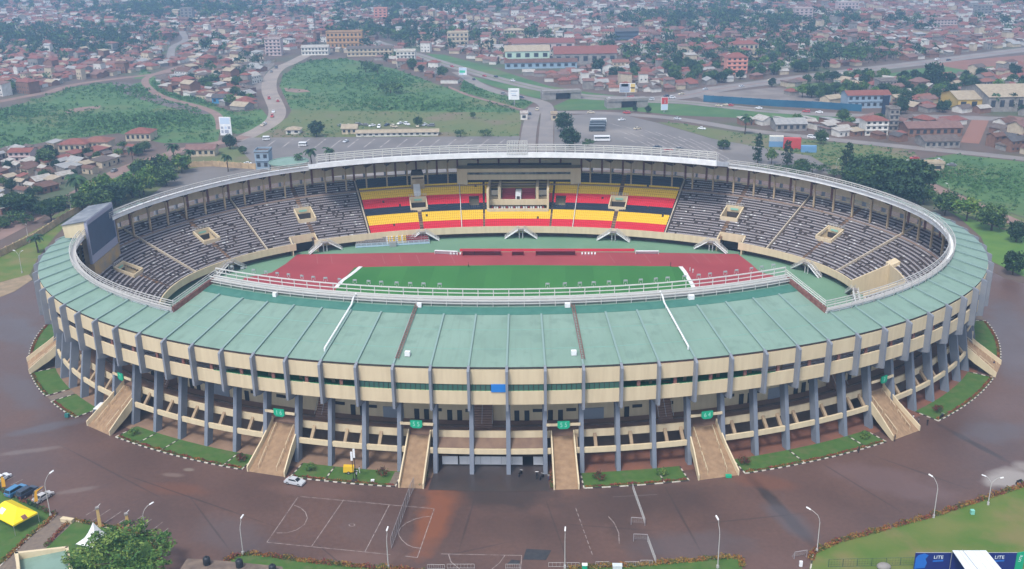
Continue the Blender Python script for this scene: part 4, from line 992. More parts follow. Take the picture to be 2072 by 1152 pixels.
SHR = [(2.9, -1.6, 'red', 'dark red shrub on the lawn right of the driveway'), (4.6, -1.5, 'green', 'small green shrub on the lawn before the 64 gate stairs'), (6.95, -1.2, 'red', 'dark red shrub just right of the 64 gate stairs'), (10.9, -1.4, 'green', 'bright green shrub just left of gate 3 stairs'),
       (13.95, -2.2, 'red', 'round dark red shrub at the lawn corner past gate 3 stairs'), (-7.0, -1.6, 'red', 'dark shrub left of the gate 16 stairs'), (-10.9, -2.0, 'green', 'grey green shrub right of gate 7 stairs'), (-2.9, -.6, 'red', 'dark red shrub left of the narrow 55 stairs'), (-4.9, -1.2, 'green', 'low green shrub by the silver car')]
for u, d, c, lb in SHR:
    rg = random.Random(int(u*100)); q = MB(); t = thing('shrub', lb, 'shrub', P(u, d, .09))
    crown(q, (0, 0, .85), (1.35, 1.35, .9), 18, 26, .17, REDL if c == 'red' else LEAFB, rg, .45, -.4); q.build('foliage', t, fix=False)
    q = MB(); q.bar((0, 0, -.1), (0, 0, .8), .09, BARK, 6); q.build('stem', t)
# court lines and parking lines
q = MB()
def gl(*px, w=.13, m=LN, z=.05): gline(q, [G(x, y) for x, y in px], z, w, m)
gl((604, 1005), (788, 1022), (878.6, 1030), (844.5, 1129)); gl((844.5, 1129), (820, 1126)); gl((790, 1123), (738, 1117.5), (540, 1098), (604, 1005))
gl((695.5, 1012), (630, 1107)); gl((788, 1022), (738, 1118))
gl((595.6, 1023), (608, 1028), (618, 1037), (622, 1049), (616, 1062), (600, 1073), (580, 1079), (560, 1079))
gl((873, 1045.5), (855, 1047), (838, 1051.6), (822, 1059), (811, 1068), (806, 1077), (807.6, 1084.5), (813, 1093), (824, 1103), (836, 1108), (850, 1110))
gl((892.6, 1121.5), (1055.7, 1124.7), (1053, 1160)); gl((907.7, 1122.7), (912.7, 1137.8), (930, 1152)); gl((1021.9, 1124), (1010.6, 1140), (995.5, 1152))
for i in range(9):
    a = i/9; b = a+.07; gl((1165+35*a, 1029+98*a), (1165+35*b, 1029+98*b), w=.12)
gl((1231, 1046), (1242.6, 1058.5), (1252, 1079), (1253, 1101)); gl((1240, 1006), (1300, 1003), (1330, 1001), w=.1, m=mat('worn_line', (.22, .19, .19), .8))
for x, y in ((712, 1063),): gl(*[(x+6*math.cos(i*.7), y+2.6*math.sin(i*.7)) for i in range(10)], w=.12)
for a, b in (((174, 1043), (195, 1031)), ((185, 1056), (223, 1031)), ((208, 1061), (245, 1036)), ((236, 1062), (256, 1049)), ((277, 1052), (287, 1045)), ((283, 1069), (307, 1051)), ((304, 1077), (329, 1057)), ((317, 1089), (341, 1069)), ((13, 973), (31, 964)), ((22, 982), (46, 971)), ((0, 962), (12, 956)), ((66, 1004), (86, 992))): gl(a, b, w=.16)
tag(q.build('court_and_parking_lines', fix=False), kind='structure')
gsheet('asphalt_patch', [(1065, 1111), (1116, 1114), (1104.7, 1134), (1058, 1133)], .046, mat('black_patch', (.035, .038, .045), .5, (.05, .05, .055), 1, 4))
gsheet('asphalt_patch', [(1035, 1133), (1053, 1135), (1050, 1143), (1026, 1142)], .046, MATS['black_patch'])

# ------------------------------------------------------------------ VEHICLES
def paint(name, c, rough=.28): return mat('car_paint_'+name, c, rough, spec=.6)
CARG = mat('car_window', (.02, .025, .03), .1, spec=.7); LAMP = mat('headlamp', (.7, .7, .72), .2); TAIL = mat('tail_lamp', (.4, .02, .02), .3)
def car_meshes(pm, kind='sedan'):
    L, Wd = (4.4, 1.75) if kind == 'sedan' else (4.7, 1.85)
    h = 1.42 if kind == 'sedan' else 1.8
    b = MB()
    if kind == 'sedan': prof = [(-2.2, .3), (-2.2, .78), (-1.95, .92), (-1.35, .98), (1.0, .95), (1.9, .8), (2.2, .62), (2.2, .3)]; cab = [(-1.55, .96), (-.95, h), (.35, h), (1.15, .93)]
    else: prof = [(-2.3, .35), (-2.35, .95), (-2.3, 1.1), (1.1, 1.08), (2.15, .98), (2.35, .75), (2.35, .35)]; cab = [(-2.28, 1.08), (-2.0, h), (.45, h), (1.3, 1.07)]
    b.hexa([(x, -Wd/2, z) for x, z in prof], [(x, Wd/2, z) for x, z in prof], pm)
    w2 = Wd/2-.12; w3 = Wd/2-.26
    b.hexa([(cab[0][0], -w2, cab[0][1]), (cab[3][0], -w2, cab[3][1]), (cab[3][0], w2, cab[3][1]), (cab[0][0], w2, cab[0][1])], [(cab[1][0], -w3, h), (cab[2][0], -w3, h), (cab[2][0], w3, h), (cab[1][0], w3, h)], pm)
    g = MB()
    def lerp(a, b_, t): return (a[0]+(b_[0]-a[0])*t, a[1]+(b_[1]-a[1])*t)
    for s in (-1, 1):
        y0, y1 = s*(w2+.012), s*(w3+.03)
        a0, a1 = lerp(cab[0], cab[1], .15), lerp(cab[0], cab[1], .85); c0, c1 = lerp(cab[3], cab[2], .15), lerp(cab[3], cab[2], .85)
        yy = lambda z: s*(w2+(w3-w2)*(z-cab[0][1])/(h-cab[0][1])+.012)
        g.face([(a0[0]+.2, yy(a0[1]), a0[1]), (c0[0]-.15, yy(c0[1]), c0[1]), (c1[0]-.1, yy(c1[1]), c1[1]), (a1[0]+.15, yy(a1[1]), a1[1])], CARG)
    for e0, e1, o in ((cab[3], cab[2], .02), (cab[0], cab[1], -.02)):
        p, r = lerp(e0, e1, .1), lerp(e0, e1, .9); g.face([(p[0]+o, -w2+.1, p[1]+.01), (p[0]+o, w2-.1, p[1]+.01), (r[0]+o, w3-.05, r[1]+.01), (r[0]+o, -w3+.05, r[1]+.01)], CARG)
    wh = MB(); R_ = .33 if kind == 'sedan' else .38
    n = 12; ring = [(R_*math.cos(6.283*i/n), R_*math.sin(6.283*i/n)) for i in range(n)]
    wh.hexa([(x, -.11, z) for x, z in ring], [(x, .11, z) for x, z in ring], BLACK)
    wh.hexa([(x*.6, -.12, z*.6) for x, z in ring], [(x*.6, .12, z*.6) for x, z in ring], STEEL)
    hl = MB(); hl.box((0, 0, 0), (.08, .38, .14), LAMP); tl = MB(); tl.box((0, 0, 0), (.08, .34, .16), TAIL)
    return dict(body=b.mesh('body'), window=g.mesh('window', False), wheel=wh.mesh('wheel'), headlight=hl.mesh('headlight'), tail_light=tl.mesh('tail_light')), L, Wd, R_
CARM = {}
def car(name, label, p, rz, pm, kind='sedan', parts=True, group=None, scale=1.0):
    key = (pm.name, kind)
    if key not in CARM: CARM[key] = car_meshes(pm, kind)
    ms, L, Wd, R_ = CARM[key]
    t = thing(name, label, 'car', p, rz, group); t.scale = (scale,)*3
    link('body', ms['body'], t); link('window', ms['window'], t)
    for sx in (-1.35, 1.35):
        for sy in (-Wd/2+.08, Wd/2-.08): link('wheel', ms['wheel'], t, (sx, sy, R_))
    if parts:
        for sy in (-.62, .62): link('headlight', ms['headlight'], t, (L/2-.03, sy, .66)); link('tail_light', ms['tail_light'], t, (-L/2+.03, sy, .75))
    return t
SILVER = paint('silver', (.50, .52, .55)); 
def ang(a, b): p, r = G(*a), G(*b); return math.atan2(r[1]-p[1], r[0]-p[0])
pa = ang((208, 1061), (245, 1036))
car('parked_car', 'silver saloon parked by the kerb below the gate 16 stairs', G(597, 979, .02), ang((574, 974), (619, 983)), SILVER)
car('parked_car', 'bright blue hatchback parked next to the dark blue one', G(34, 998, .02), pa, paint('blue', (.06, .20, .38)), 'suv')
car('parked_car', 'dark navy car between the blue and the silver parked cars', G(56, 1001, .02), pa, paint('navy', (.03, .045, .075)), 'suv')
car('parked_car', 'silver grey saloon at the end of the parked row, behind the orange banner', G(88, 1010, .02), pa, paint('pale', (.46, .45, .45)))
car('parked_car', 'white car half out of frame in the parked row', G(2, 973, .02), pa, paint('white', (.75, .76, .78)))
van = thing('white_van', 'white van parked beside gate 7 stairs', 'van', G(203, 838, .02), ang((203, 838), (190, 850)))
q = MB(); q.hexa([(-2.2, -.85, .4), (2.0, -.85, .4), (2.0, .85, .4), (-2.2, .85, .4)], [(-2.2, -.8, 2.1), (1.35, -.8, 2.1), (1.35, .8, 2.1), (-2.2, .8, 2.1)], MATS['car_paint_white']); q.build('body', van)
q = MB(); q.face([(2.0, -.75, 1.15), (2.0, .75, 1.15), (1.45, .7, 2.0), (1.45, -.7, 2.0)], CARG)
q.v = [(x+.06, y, z) for x, y, z in q.v]
for s in (-1, 1): q.face([(-.4, s*.87, 1.2), (1.2, s*.87, 1.2), (1.0, s*.85, 1.9), (-.4, s*.85, 1.9)], CARG)
q.build('window', van, fix=False)
for sx in (-1.4, 1.4):
    for sy in (-.8, .8): link('wheel', CARM[(SILVER.name, 'sedan')][0]['wheel'], van, (sx, sy, .33))
def motorbike(label, p, rz, c):
    t = thing('motorcycle', label, 'motorcycle', p, rz); q = MB()
    q.hexa([(-.6, -.14, .55), (.45, -.14, .55), (.45, .14, .55), (-.6, .14, .55)], [(-.75, -.13, .85), (.5, -.1, 1.0), (.5, .1, 1.0), (-.75, .13, .85)], c); q.bar((.5, 0, .9), (.72, 0, .33), .06, STEEL); q.bar((-.3, 0, .55), (-.65, 0, .33), .06, STEEL); q.build('body', t)
    for x in (-.66, .72):
        q = MB(); n = 12; ring = [(.33*math.cos(6.283*i/n), .33*math.sin(6.283*i/n)) for i in range(n)]; q.hexa([(x+a, -.06, .33+b) for a, b in ring], [(x+a, .06, .33+b) for a, b in ring], BLACK); q.build('wheel', t)
    q = MB(); q.bar((.48, -.38, 1.1), (.48, .38, 1.1), .035, STEEL); q.bar((.5, 0, .9), (.48, 0, 1.1), .04, STEEL); q.build('handlebar', t)
motorbike('black motorcycle under the white hoarding, left of the right entrance column', G(1053, 962, .06), 1.2, BLACK)
motorbike('dark motorcycle in the pair beside the right entrance column', G(1086, 966, .06), 1.5, BLACK)
motorbike('black motorcycle nearest the narrow right stairs in the pair', G(1096, 969, .06), 1.1, mat('dark_bike', (.03, .03, .04), .4))
motorbike('motorcycle ridden along the kerb at the far right lawn', G(2062, 979, .03), .4, BLACK)
motorbike('motorcycle standing at the kerb corner past gate 3 stairs', G(1905, 846, .03), .8, BLACK)

# ------------------------------------------------------------------ PEOPLE
SKIN = mat('dark_skin', (.09, .05, .035), .6); HAIR = mat('black_hair', (.012, .011, .01), .8)
def person_mesh(shirt, trousers, walk=.0, arm=.15):
    bm = bmesh.new(); vs = []
    J = {'pel': (0, 0, .95, .155), 'wai': (0, 0, 1.1, .14), 'che': (0, 0, 1.32, .17), 'nec': (0, 0, 1.5, .065), 'hea': (0, .015, 1.62, .105), 'top': (0, .0, 1.74, .085)}
    for s, n in ((-1, 'l'), (1, 'r')):
        J['hip'+n] = (s*.1, 0, .9, .1); J['kne'+n] = (s*.11, s*walk*.5+.02, .5, .07); J['ank'+n] = (s*.11, s*walk-.02, .08, .045); J['toe'+n] = (s*.12, s*walk+.15, .035, .035)
        J['sho'+n] = (s*.2, 0, 1.42, .07); J['elb'+n] = (s*.27, -s*walk*.4-.02, 1.14, .045); J['wri'+n] = (s*.28, -s*walk*.7+arm, .9, .03); J['han'+n] = (s*.28, -s*walk*.75+arm+.03, .8, .035)
    E = [('pel', 'wai'), ('wai', 'che'), ('che', 'nec'), ('nec', 'hea'), ('hea', 'top')]
    for n in 'lr': E += [('pel', 'hip'+n), ('hip'+n, 'kne'+n), ('kne'+n, 'ank'+n), ('ank'+n, 'toe'+n), ('che', 'sho'+n), ('sho'+n, 'elb'+n), ('elb'+n, 'wri'+n), ('wri'+n, 'han'+n)]
    keys = list(J); me = bpy.data.meshes.new('person'); me.from_pydata([J[k][:3] for k in keys], [(keys.index(a), keys.index(b)) for a, b in E], [])
    o = bpy.data.objects.new('person', me); COL.objects.link(o)
    md = o.modifiers.new('skin', 'SKIN'); me.skin_vertices.new() if not me.skin_vertices else None
    for i, k in enumerate(keys):
        sv = me.skin_vertices[0].data[i]; sv.radius = (J[k][3], J[k][3]*.8 if k in ('pel', 'wai', 'che') else J[k][3]); sv.use_root = (k == 'pel')
    o.modifiers.new('sub', 'SUBSURF').render_levels = 1; o.modifiers['sub'].levels = 1
    dg = bpy.context.evaluated_depsgraph_get(); out = bpy.data.meshes.new_from_object(o.evaluated_get(dg))
    bpy.data.objects.remove(o)
    out.materials.clear()
    for m in (SKIN, shirt, trousers, HAIR, BLACK): out.materials.append(m)
    for p in out.polygons:
        x, y, z = p.center; mi = 0
        if z > 1.66 or (z > 1.56 and y < -.03): mi = 3
        elif z > 1.48: mi = 0
        elif z > .98 and abs(x) < .24: mi = 1
        elif z > 1.15: mi = 1
        elif z > .75 and abs(x) > .23: mi = 0
        elif z > .1: mi = 2
        else: mi = 4
        p.material_index = mi; p.use_smooth = True
    return out
CW = mat('white_cloth', (.7, .7, .72), .8); CB = mat('black_cloth', (.03, .03, .035), .8); CN = mat('navy_cloth', (.03, .05, .12), .8); CR = mat('red_cloth', (.4, .05, .05), .8); CG = mat('grey_cloth', (.22, .22, .23), .8)
PM = [person_mesh(CW, CB, .12), person_mesh(CB, CB, 0), person_mesh(CN, CG, .2), person_mesh(CR, CB, .15), person_mesh(CW, CW, .1), person_mesh(CG, CN, 0)]
PEO = [((1847, 852), 0, 'person in white top and dark trousers, leftmost of the group past gate 3'), ((1858, 858), 5, 'person in grey top standing in the middle of the group past gate 3'), ((1876, 861), 1, 'person in black walking away, rightmost of the group past gate 3'),
       ((206, 851), 1, 'person in dark clothes standing beside the white van'), ((722, 968), 0, 'person in white top and dark trousers at the foot of the light mast'), ((728, 958), 4, 'person all in white behind the light mast'), ((1737, 917), 1, 'person in black sitting by the kerb below gate 3 lawn'), ((1810, 893), 1, 'person in dark clothes at the foot of gate 3 stairs'),
       ((2010, 742), 2, 'person in navy on the asphalt at the far right stairs'), ((1110, 972), 5, 'person in grey top beside the motorcycles at the entrance')]
for (x, y), k, lb in PEO:
    o = link('person', PM[k], None, G(x, y, .03), rng.uniform(0, 6.28)); tag(o, lb, 'person')
for (x, y), k, lb in (((1357, 540), 1, 'person in black standing on the red track near the right end'), ((1396, 550), 4, 'person in white at the right end of the pitch, left of two'), ((1402, 553), 4, 'person in white at the right end of the pitch, right of two'), ((960, 516), 1, 'person in black in front of the left dugout'), ((948, 541), 3, 'person in red on the track before the grass')):
    o = link('person', PM[k], None, G(x, y, PZ+.03), rng.uniform(0, 6.28)); tag(o, lb, 'person')

# ------------------------------------------------------------------ STREET FURNITURE AND TENTS
def lamp_post(label, p, h, arm, rz, double=False, group='curved lamp posts round the forecourt'):
    t = thing('lamp_post', label, 'lamp post', p, rz, group); q = MB()
    q.bar((0, 0, 0), (0, 0, h*.72), .11, RAILG, 8, .075); q.box((0, 0, .35), (.4, .4, .7), RAILG); q.build('pole', t)
    for s in ((1, -1) if double else (1,)):
        q = MB(); pts = [(0, 0, h*.72), (s*.15, 0, h*.80), (s*.5, 0, h*.88), (s*arm*.7, 0, h*.95), (s*arm, 0, h*.985)]
        q.tube(pts, .055, RAILG, 6); q.build('arm', t)
        q = MB(); q.hexa([(s*arm-.15, -.16, h*.965), (s*arm+s*.75, -.13, h*1.0), (s*arm+s*.75, .13, h*1.0), (s*arm-.15, .16, h*.965)], [(s*arm-.1, -.12, h*.985), (s*arm+s*.7, -.1, h*1.02), (s*arm+s*.7, .1, h*1.02), (s*arm-.1, .12, h*.985)], WHITE); q.build('lamp_head', t)
    return t
for px, py, top, arm, rz, lb in ((492, 1122, 1050, .7, 1.2, 'by the orange hedge and water tanks'), (786, 1150, 1074, .5, 1.4, 'below the netted court fence'), (1143, 1150, 1074, .4, 1.5, 'in the middle of the bottom edge'), (1452, 1150, 1053, .8, 2.0, 'by the small lawn at the bottom edge'),
                             (1653, 1116, 1034, 2.0, 2.7, 'at the near corner of the big right lawn'), (1889, 1048, 966, 1.3, 2.6, 'on the far edge of the big right lawn'), (103, 1046, 960, 1.4, .7, 'at the corner of the yellow tent lawn'), (297, 1093, 1024, 1.6, .6, 'behind the big bright tree')):
    lamp_post('grey curved lamp post '+lb, G(px, py), hpx(px, py, top), arm, rz)
lamp_post('double armed lamp post by the pale puddle on the right', G(1999, 1022), hpx(1999, 1022, 964), 1.3, 2.9, True)
lamp_post('tall lamp post on the grass left of the stadium', G(45, 553), hpx(45, 553, 507), 1.2, 3.0, True)
for px, py, top, lb in ((59, 492, 452, 'beside the cream wall near the dark thicket'), (144, 425, 398, 'beside the palm by the scoreboard'), (1918, 400, 372, 'along the dirt track right of the stadium'), (1690, 355, 320, 'between the trees behind the right stand')):
    lamp_post('thin grey lamp post '+lb, G(px, py), hpx(px, py, top), 1.0, rng.uniform(0, 6))
# yellow tent
C1, C2 = Vector(G(76, 1037, 2.5)), Vector(G(27, 1063, 2.5)); dl = (Vector(G(0, 1049, 2.5))-C2).normalized(); Lt = 9.0
C3, C4 = C2+dl*Lt, C1+dl*Lt; up = Vector((0, 0, 1.9)); R1 = (C1+C2)/2+dl*2.4+up; R2 = (C3+C4)/2-dl*2.4+up
YEL = mat('yellow_tent_cloth', (.90, .68, .02), .6)
tt = thing('yellow_tent', 'bright yellow hipped marquee on the lawn at the left edge', 'tent'); q = MB()
q.face([C2, C3, R2, R1], YEL); q.face([C4, C1, R1, R2], YEL); q.face([C1, C2, R1], YEL); q.face([C3, C4, R2], YEL)
for a, b in ((C1, C2), (C2, C3), (C3, C4), (C4, C1)): q.face([a, b, b-Vector((0, 0, .35)), a-Vector((0, 0, .35))], YEL)
q.build('canopy', tt)
q = MB()
for c in (C1, C2, C3, C4): q.bar((c.x, c.y, 0), (c.x, c.y, 2.5), .05, STEEL, 6)
q.build('poles', tt)
for (px, py), sz, m in (((4, 1034), .75, WHITE), ((48, 1042), .7, MAROON)):
    q = MB(); c = Vector(G(px, py, 3.3)); n = (R1-C2).cross(C3-C2).normalized(); n = n if n.z > 0 else -n
    e = dl*sz; f_ = n.cross(dl).normalized()*sz*.8; fc = [c-e-f_, c+e-f_, c+e+f_, c-e+f_]
    # drop the emblem on to the cloth plane
    if m is WHITE: k0, nn = C2, n
    else:
        nn = (C2-C1).cross(R1-C1).normalized(); nn = nn if nn.z > 0 else -nn; k0 = C1; e2 = (C2-C1).normalized()*sz*.7; f2 = nn.cross(e2).normalized()*sz*.7; fc = [c-e2-f2, c+e2-f2, c+e2+f2, c-e2+f2]
    fc = [v+Vector((0, 0, ((k0-v).dot(nn))/nn.z+.03)) for v in fc]; q.face(fc, m); q.build('printed_emblem', tt, fix=False)
# white peaked tent
wt = thing('white_tent', 'small white peaked tent half behind the big bright tree', 'tent'); q = MB()
cs = [Vector(G(*p, 2.3)) for p in ((153, 1101), (196, 1111), (236, 1084), (192, 1074))]; ce = sum(cs, Vector())/4; pk = Vector((ce.x, ce.y, 6.2))
for a, b in zip(cs, cs[1:]+cs[:1]):
    for i in range(6):
        t0, t1 = i/6, (i+1)/6; f = lambda t: t**.55
        A0, B0 = a.lerp(pk, t0), b.lerp(pk, t0); A1, B1 = a.lerp(pk, t1), b.lerp(pk, t1)
        zz_ = lambda t: 2.3+3.9*(t**1.9)
        q.face([(A0.x, A0.y, zz_(t0)), (B0.x, B0.y, zz_(t0)), (B1.x, B1.y, zz_(t1)), (A1.x, A1.y, zz_(t1))], WHITE)
q.build('canopy', wt)
q = MB()
for c in cs: q.bar((c.x, c.y, 0), (c.x, c.y, 2.3), .06, STEEL, 6)
q.build('poles', wt)
bt = tree('loose', G(250, 1172), 11.2, None, 'big bright green tree on the lawn at the bottom left', wide=1.62)
bt2 = [c for c in bt.children if c.name.startswith('crown')][0]
q = MB(); r77 = random.Random(77)
for cx_, cy_, cz_, a_, b_, n_ in ((0, 0, 4.2, 3.0, 2.2, 46), (-2.2, .8, 3.5, 2.2, 1.5, 26), (2.3, .4, 3.9, 2.0, 1.5, 26), (.4, -1.9, 3.0, 2.6, 1.4, 30), (.6, 1.6, 5.0, 1.8, 1.3, 20), (-.9, .2, 5.6, 1.5, 1.1, 16), (2.9, -1.4, 3.0, 1.3, 1.0, 12), (-3.0, -1.0, 2.9, 1.3, .9, 12)):
    crown(q, (cx_, cy_, cz_), (a_, a_, b_), n_, 40, .17, LEAFB, r77, .27, -.6, .3)
bt2.data = q.mesh('bright_crown', fix=False)
# small buildings at the bottom edge
A, B, Cc = Vector(G(30, 1117, 5)), Vector(G(138, 1105, 5)), Vector(G(153, 1185, 5)); D = A+Cc-B
kb = thing('gatehouse', 'low cream gatehouse with sunken green roof at the bottom left corner', 'building'); q = MB()
def wallseg(q, a, b, t, z0, z1, m):
    d = (b-a).normalized(); n = Vector((-d.y, d.x, 0))*t; q.hexa([(a.x, a.y, z0), (b.x, b.y, z0), (b.x+n.x, b.y+n.y, z0), (a.x+n.x, a.y+n.y, z0)], [(a.x, a.y, z1), (b.x, b.y, z1), (b.x+n.x, b.y+n.y, z1), (a.x+n.x, a.y+n.y, z1)], m)
for a, b in ((B, A), (A, D), (D, Cc), (Cc, B)): wallseg(q, a, b, .55, 0, 5.0, CREAM)
q.build('wall', kb)
q = MB(); q.hexa([(v.x, v.y, 3.2) for v in (A, B, Cc, D)], [(v.x, v.y, z) for v, z in ((A, 3.5), (B, 4.5), (Cc, 4.5), (D, 3.5))], ROOFG); q.build('roof', kb)
tb_ = thing('flat_roofed_block', 'brown flat roofed block carrying black water tanks at the bottom edge', 'building'); rf = [G(*p, 4) for p in ((346, 1185), (381, 1131), (455, 1136), (568, 1147), (580, 1200))]
q = MB(); q.hexa([(x, y, 0) for x, y, z in rf], [(x, y, 3.8) for x, y, z in rf], mat('brown_block_wall', (.24, .18, .13), .85)); q.build('wall', tb_)
q = MB(); cx_ = sum(p[0] for p in rf)/5; cy_ = sum(p[1] for p in rf)/5; big = [(cx_+(x-cx_)*1.03, cy_+(y-cy_)*1.03) for x, y, z in rf]
q.hexa([(x, y, 3.8) for x, y in big], [(x, y, 4.0) for x, y in big], mat('weathered_brown_roof', (.12, .09, .075), .8, (.20, .15, .115), .5, 6)); q.build('roof', tb_)
TANK = mat('black_tank', (.02, .024, .03), .45)
for (x, y), lb in (((419, 1142), 'leftmost of three black water tanks on the brown roof'), ((485, 1147), 'middle one of three black water tanks on the brown roof'), ((552, 1158), 'rightmost of three black water tanks on the brown roof')):
    t = thing('water_tank', lb, 'water tank', G(x, y, 4.0), 0, 'black water tanks on the brown roof'); q = MB(); q.lathe((0, 0, 0), [(.62, 0), (.66, .1), (.66, 1.25), (.5, 1.5), (.22, 1.6)], TANK, 14); q.build('drum', t, smooth=True)
    q = MB(); q.lathe((0, 0, 1.6), [(.2, 0), (.2, .14)], TANK, 10); q.build('lid', t)
# nets, goals, barriers
NETM = mat('dark_net', (.06, .058, .06), .8); NETP = mat('net_post', (.30, .28, .29), .6)
def net_fence(name, label, a, b, h, n, m, pm, dens=.5, cat='fence'):
    t = thing(name, label, cat); a, b = Vector(a), Vector(b); q = MB()
    for i in range(n+1): p = a.lerp(b, i/n); q.bar(p, p+Vector((0, 0, h)), .05, pm); 
    q.bar(a+Vector((0, 0, h)), b+Vector((0, 0, h)), .04, pm); q.bar(a+Vector((0, 0, .1)), b+Vector((0, 0, .1)), .04, pm); q.build('fence_frame', t)
    q = MB(); L = (b-a).length; k = int(L/dens)
    for i in range(k+1): p = a.lerp(b, i/k); q.bar(p+Vector((0, 0, .1)), p+Vector((0, 0, h)), .012, m, 3)
    for i in range(int(h/dens)): z = Vector((0, 0, .1+i*dens)); q.bar(a+z, b+z, .012, m, 3)
    q.build('wire_mesh', t); return t
net_fence('court_net', 'dark netted fence with posts crossing the court near the red stain', G(828, 1011), G(792, 1110), 2.6, 10, NETM, NETP, .3)
net_fence('court_net', 'short netted fence stub at the foot of the left 55 stairs', G(838, 988), G(829, 1006), 2.6, 3, NETM, NETP, .4)
net_fence('mesh_fence', 'pale mesh fence running from the kerb down to the upper goal', G(1280, 990), G(1305, 1061), 1.3, 9, RAILG, RAILG, .22)
net_fence('mesh_fence', 'pale mesh fence running from the lower goal to the hedge', G(1311, 1097), G(1327, 1141), 1.3, 6, RAILG, RAILG, .22)
def goal(label, a, b, h):
    t = thing('goal_frame', label, 'goal'); a, b = Vector(a), Vector(b); d = (b-a).normalized(); n = Vector((d.y, -d.x, 0))*.9; q = MB(); Z = Vector((0, 0, h))
    for p in (a, b): q.bar(p, p+Z, .06, NETP); q.bar(p-n, p+Z, .035, NETP); q.bar(p, p-n, .04, NETP)
    q.bar(a+Z, b+Z, .06, NETP); q.bar(a-n, b-n, .04, NETP); q.build('goal_posts', t)
    q = MB()
    for i in range(9): p = a.lerp(b, i/8); q.bar(p+Z, p-n, .01, RAILG, 3)
    for i in range(5): e = i/5; q.bar((a+Z).lerp(a-n, e), (b+Z).lerp(b-n, e), .01, RAILG, 3)
    q.build('goal_net', t)
goal('handball goal at the end of the upper mesh fence', G(1277, 1062), G(1305, 1064), 1.7); goal('handball goal below the upper one, at the lower fence', G(1282, 1096), G(1310, 1097), 1.7)
goal('bent grey goal lying at the corner of the big right lawn', G(1607, 1132), G(1632, 1128), 1.6)
for i, (x0, x1, y, lb) in enumerate(((865, 900, 1152, 'left of the bottom court arc'), (905, 960, 1151, 'under the bottom court arc'), (1023, 1052, 1151, 'right of the bottom court arc'), (1110, 1172, 1148, 'left of the green bin'), (1205, 1232, 1146, 'between the green bin and the white box'), (1264, 1293, 1146, 'right of the white box'), (1296, 1320, 1143, 'at the lower mesh fence end'))):
    a, b = Vector(G(x0, y)), Vector(G(x1, y)); q = MB()
    for z in (.15, 1.0): q.bar(a+Vector((0, 0, z)), b+Vector((0, 0, z)), .035, RAILG)
    for k in range(9): p = a.lerp(b, k/8); q.bar(p+Vector((0, 0, 0 if k in (0, 8) else .15)), p+Vector((0, 0, 1.0)), .02 if k % 8 else .035, RAILG)
    tag(q.build('crowd_barrier'), 'low grey metal barrier at the bottom edge, '+lb, 'barrier', 'low barriers along the bottom edge')
def simple_box(name, label, cat, p, sz, m, rz=0, top=None):
    q = MB(); q.box((0, 0, sz[2]/2), sz, m); q.box((0, 0, sz[2]+.04), (sz[0]*1.06, sz[1]*1.06, .09), top or m)
    for sx in (-1, 1): q.box((sx*sz[0]*.4, 0, -.03), (.12, sz[1]*.8, .08), BLACK)
    return tag(q.build(name, None, p, rz), label, cat)
simple_box('litter_bin', 'small green bin between barriers at the bottom edge', 'bin', G(1183, 1152, .08), (.95, .8, 1.0), SIGNG, 0, WHITE)
simple_box('white_cabinet', 'white utility box between barriers at the bottom edge', 'cabinet', G(1249, 1152, .08), (1.7, 1.0, .9), mat('pale_cabinet', (.55, .6, .62), .5))
simple_box('small_sign_box', 'small white sign box on the tarmac by the right lawn corner', 'sign', G(1620, 1146, .08), (.55, .4, 1.0), WHITE)
simple_box('litter_bin', 'tiny green bin at the right foot of the 64 gate stairs', 'bin', G(1474, 966, .08), (1.2, .7, .5), SIGNG)
simple_box('litter_bin', 'teal bin at the kerb corner left of the white van', 'bin', G(136, 844, .08), (.9, .7, .8), mat('teal_bin', (.03, .16, .15), .5))
simple_box('litter_bin', 'pale green bin alone on the big right lawn', 'bin', G(1967, 1040, .08), (.7, .7, .8), mat('mint_bin', (.2, .5, .42), .5))
simple_box('stone_bench', 'cream bench block at the top of the brown path', 'bench', G(137, 1056, .08), (2.6, .9, .7), CREAM, -.25)
# yellow generator, light mast with white panels
gn = thing('yellow_generator', 'yellow generator trailer on the lawn beside the light mast', 'generator', G(706, 957, .09), .1); q = MB()
q.hexa([(-1.15, -.6, .45), (1.1, -.6, .45), (1.1, .6, .45), (-1.15, .6, .45)], [(-1.05, -.55, 1.85), (1.2, -.55, 1.65), (1.2, .55, 1.65), (-1.05, .55, 1.85)], mat('machine_yellow', (.72, .46, .03), .5)); q.build('body', gn)
for s in (-1, 1): link('wheel', CARM[(SILVER.name, 'sedan')][0]['wheel'], gn, (0, s*.66, .33))
q = MB(); q.bar((1.1, 0, .5), (2.0, 0, .4), .05, STEEL); q.build('tow_bar', gn)
lm = thing('light_mast', 'dark twin mast with two tall white panels on top', 'mast', G(718, 975, .09)); q = MB()
for x, h in ((-.25, 5.2), (.3, 5.9)): q.bar((x, 0, 0), (x*.9, 0, h), .07, BLACK, 6)
q.box((0, 0, .3), (1.2, .8, .5), DARK); q.build('mast', lm)
for x, z in ((-.3, 6.2), (.25, 6.9)): q = MB(); q.box((x, 0, z), (.45, .15, 2.1), WHITE); q.build('panel', lm)
simple_box('foam_box', 'small white box lying on the lawn right of the light mast', 'box', G(754, 974, .12), (.7, .5, .3), WHITE)
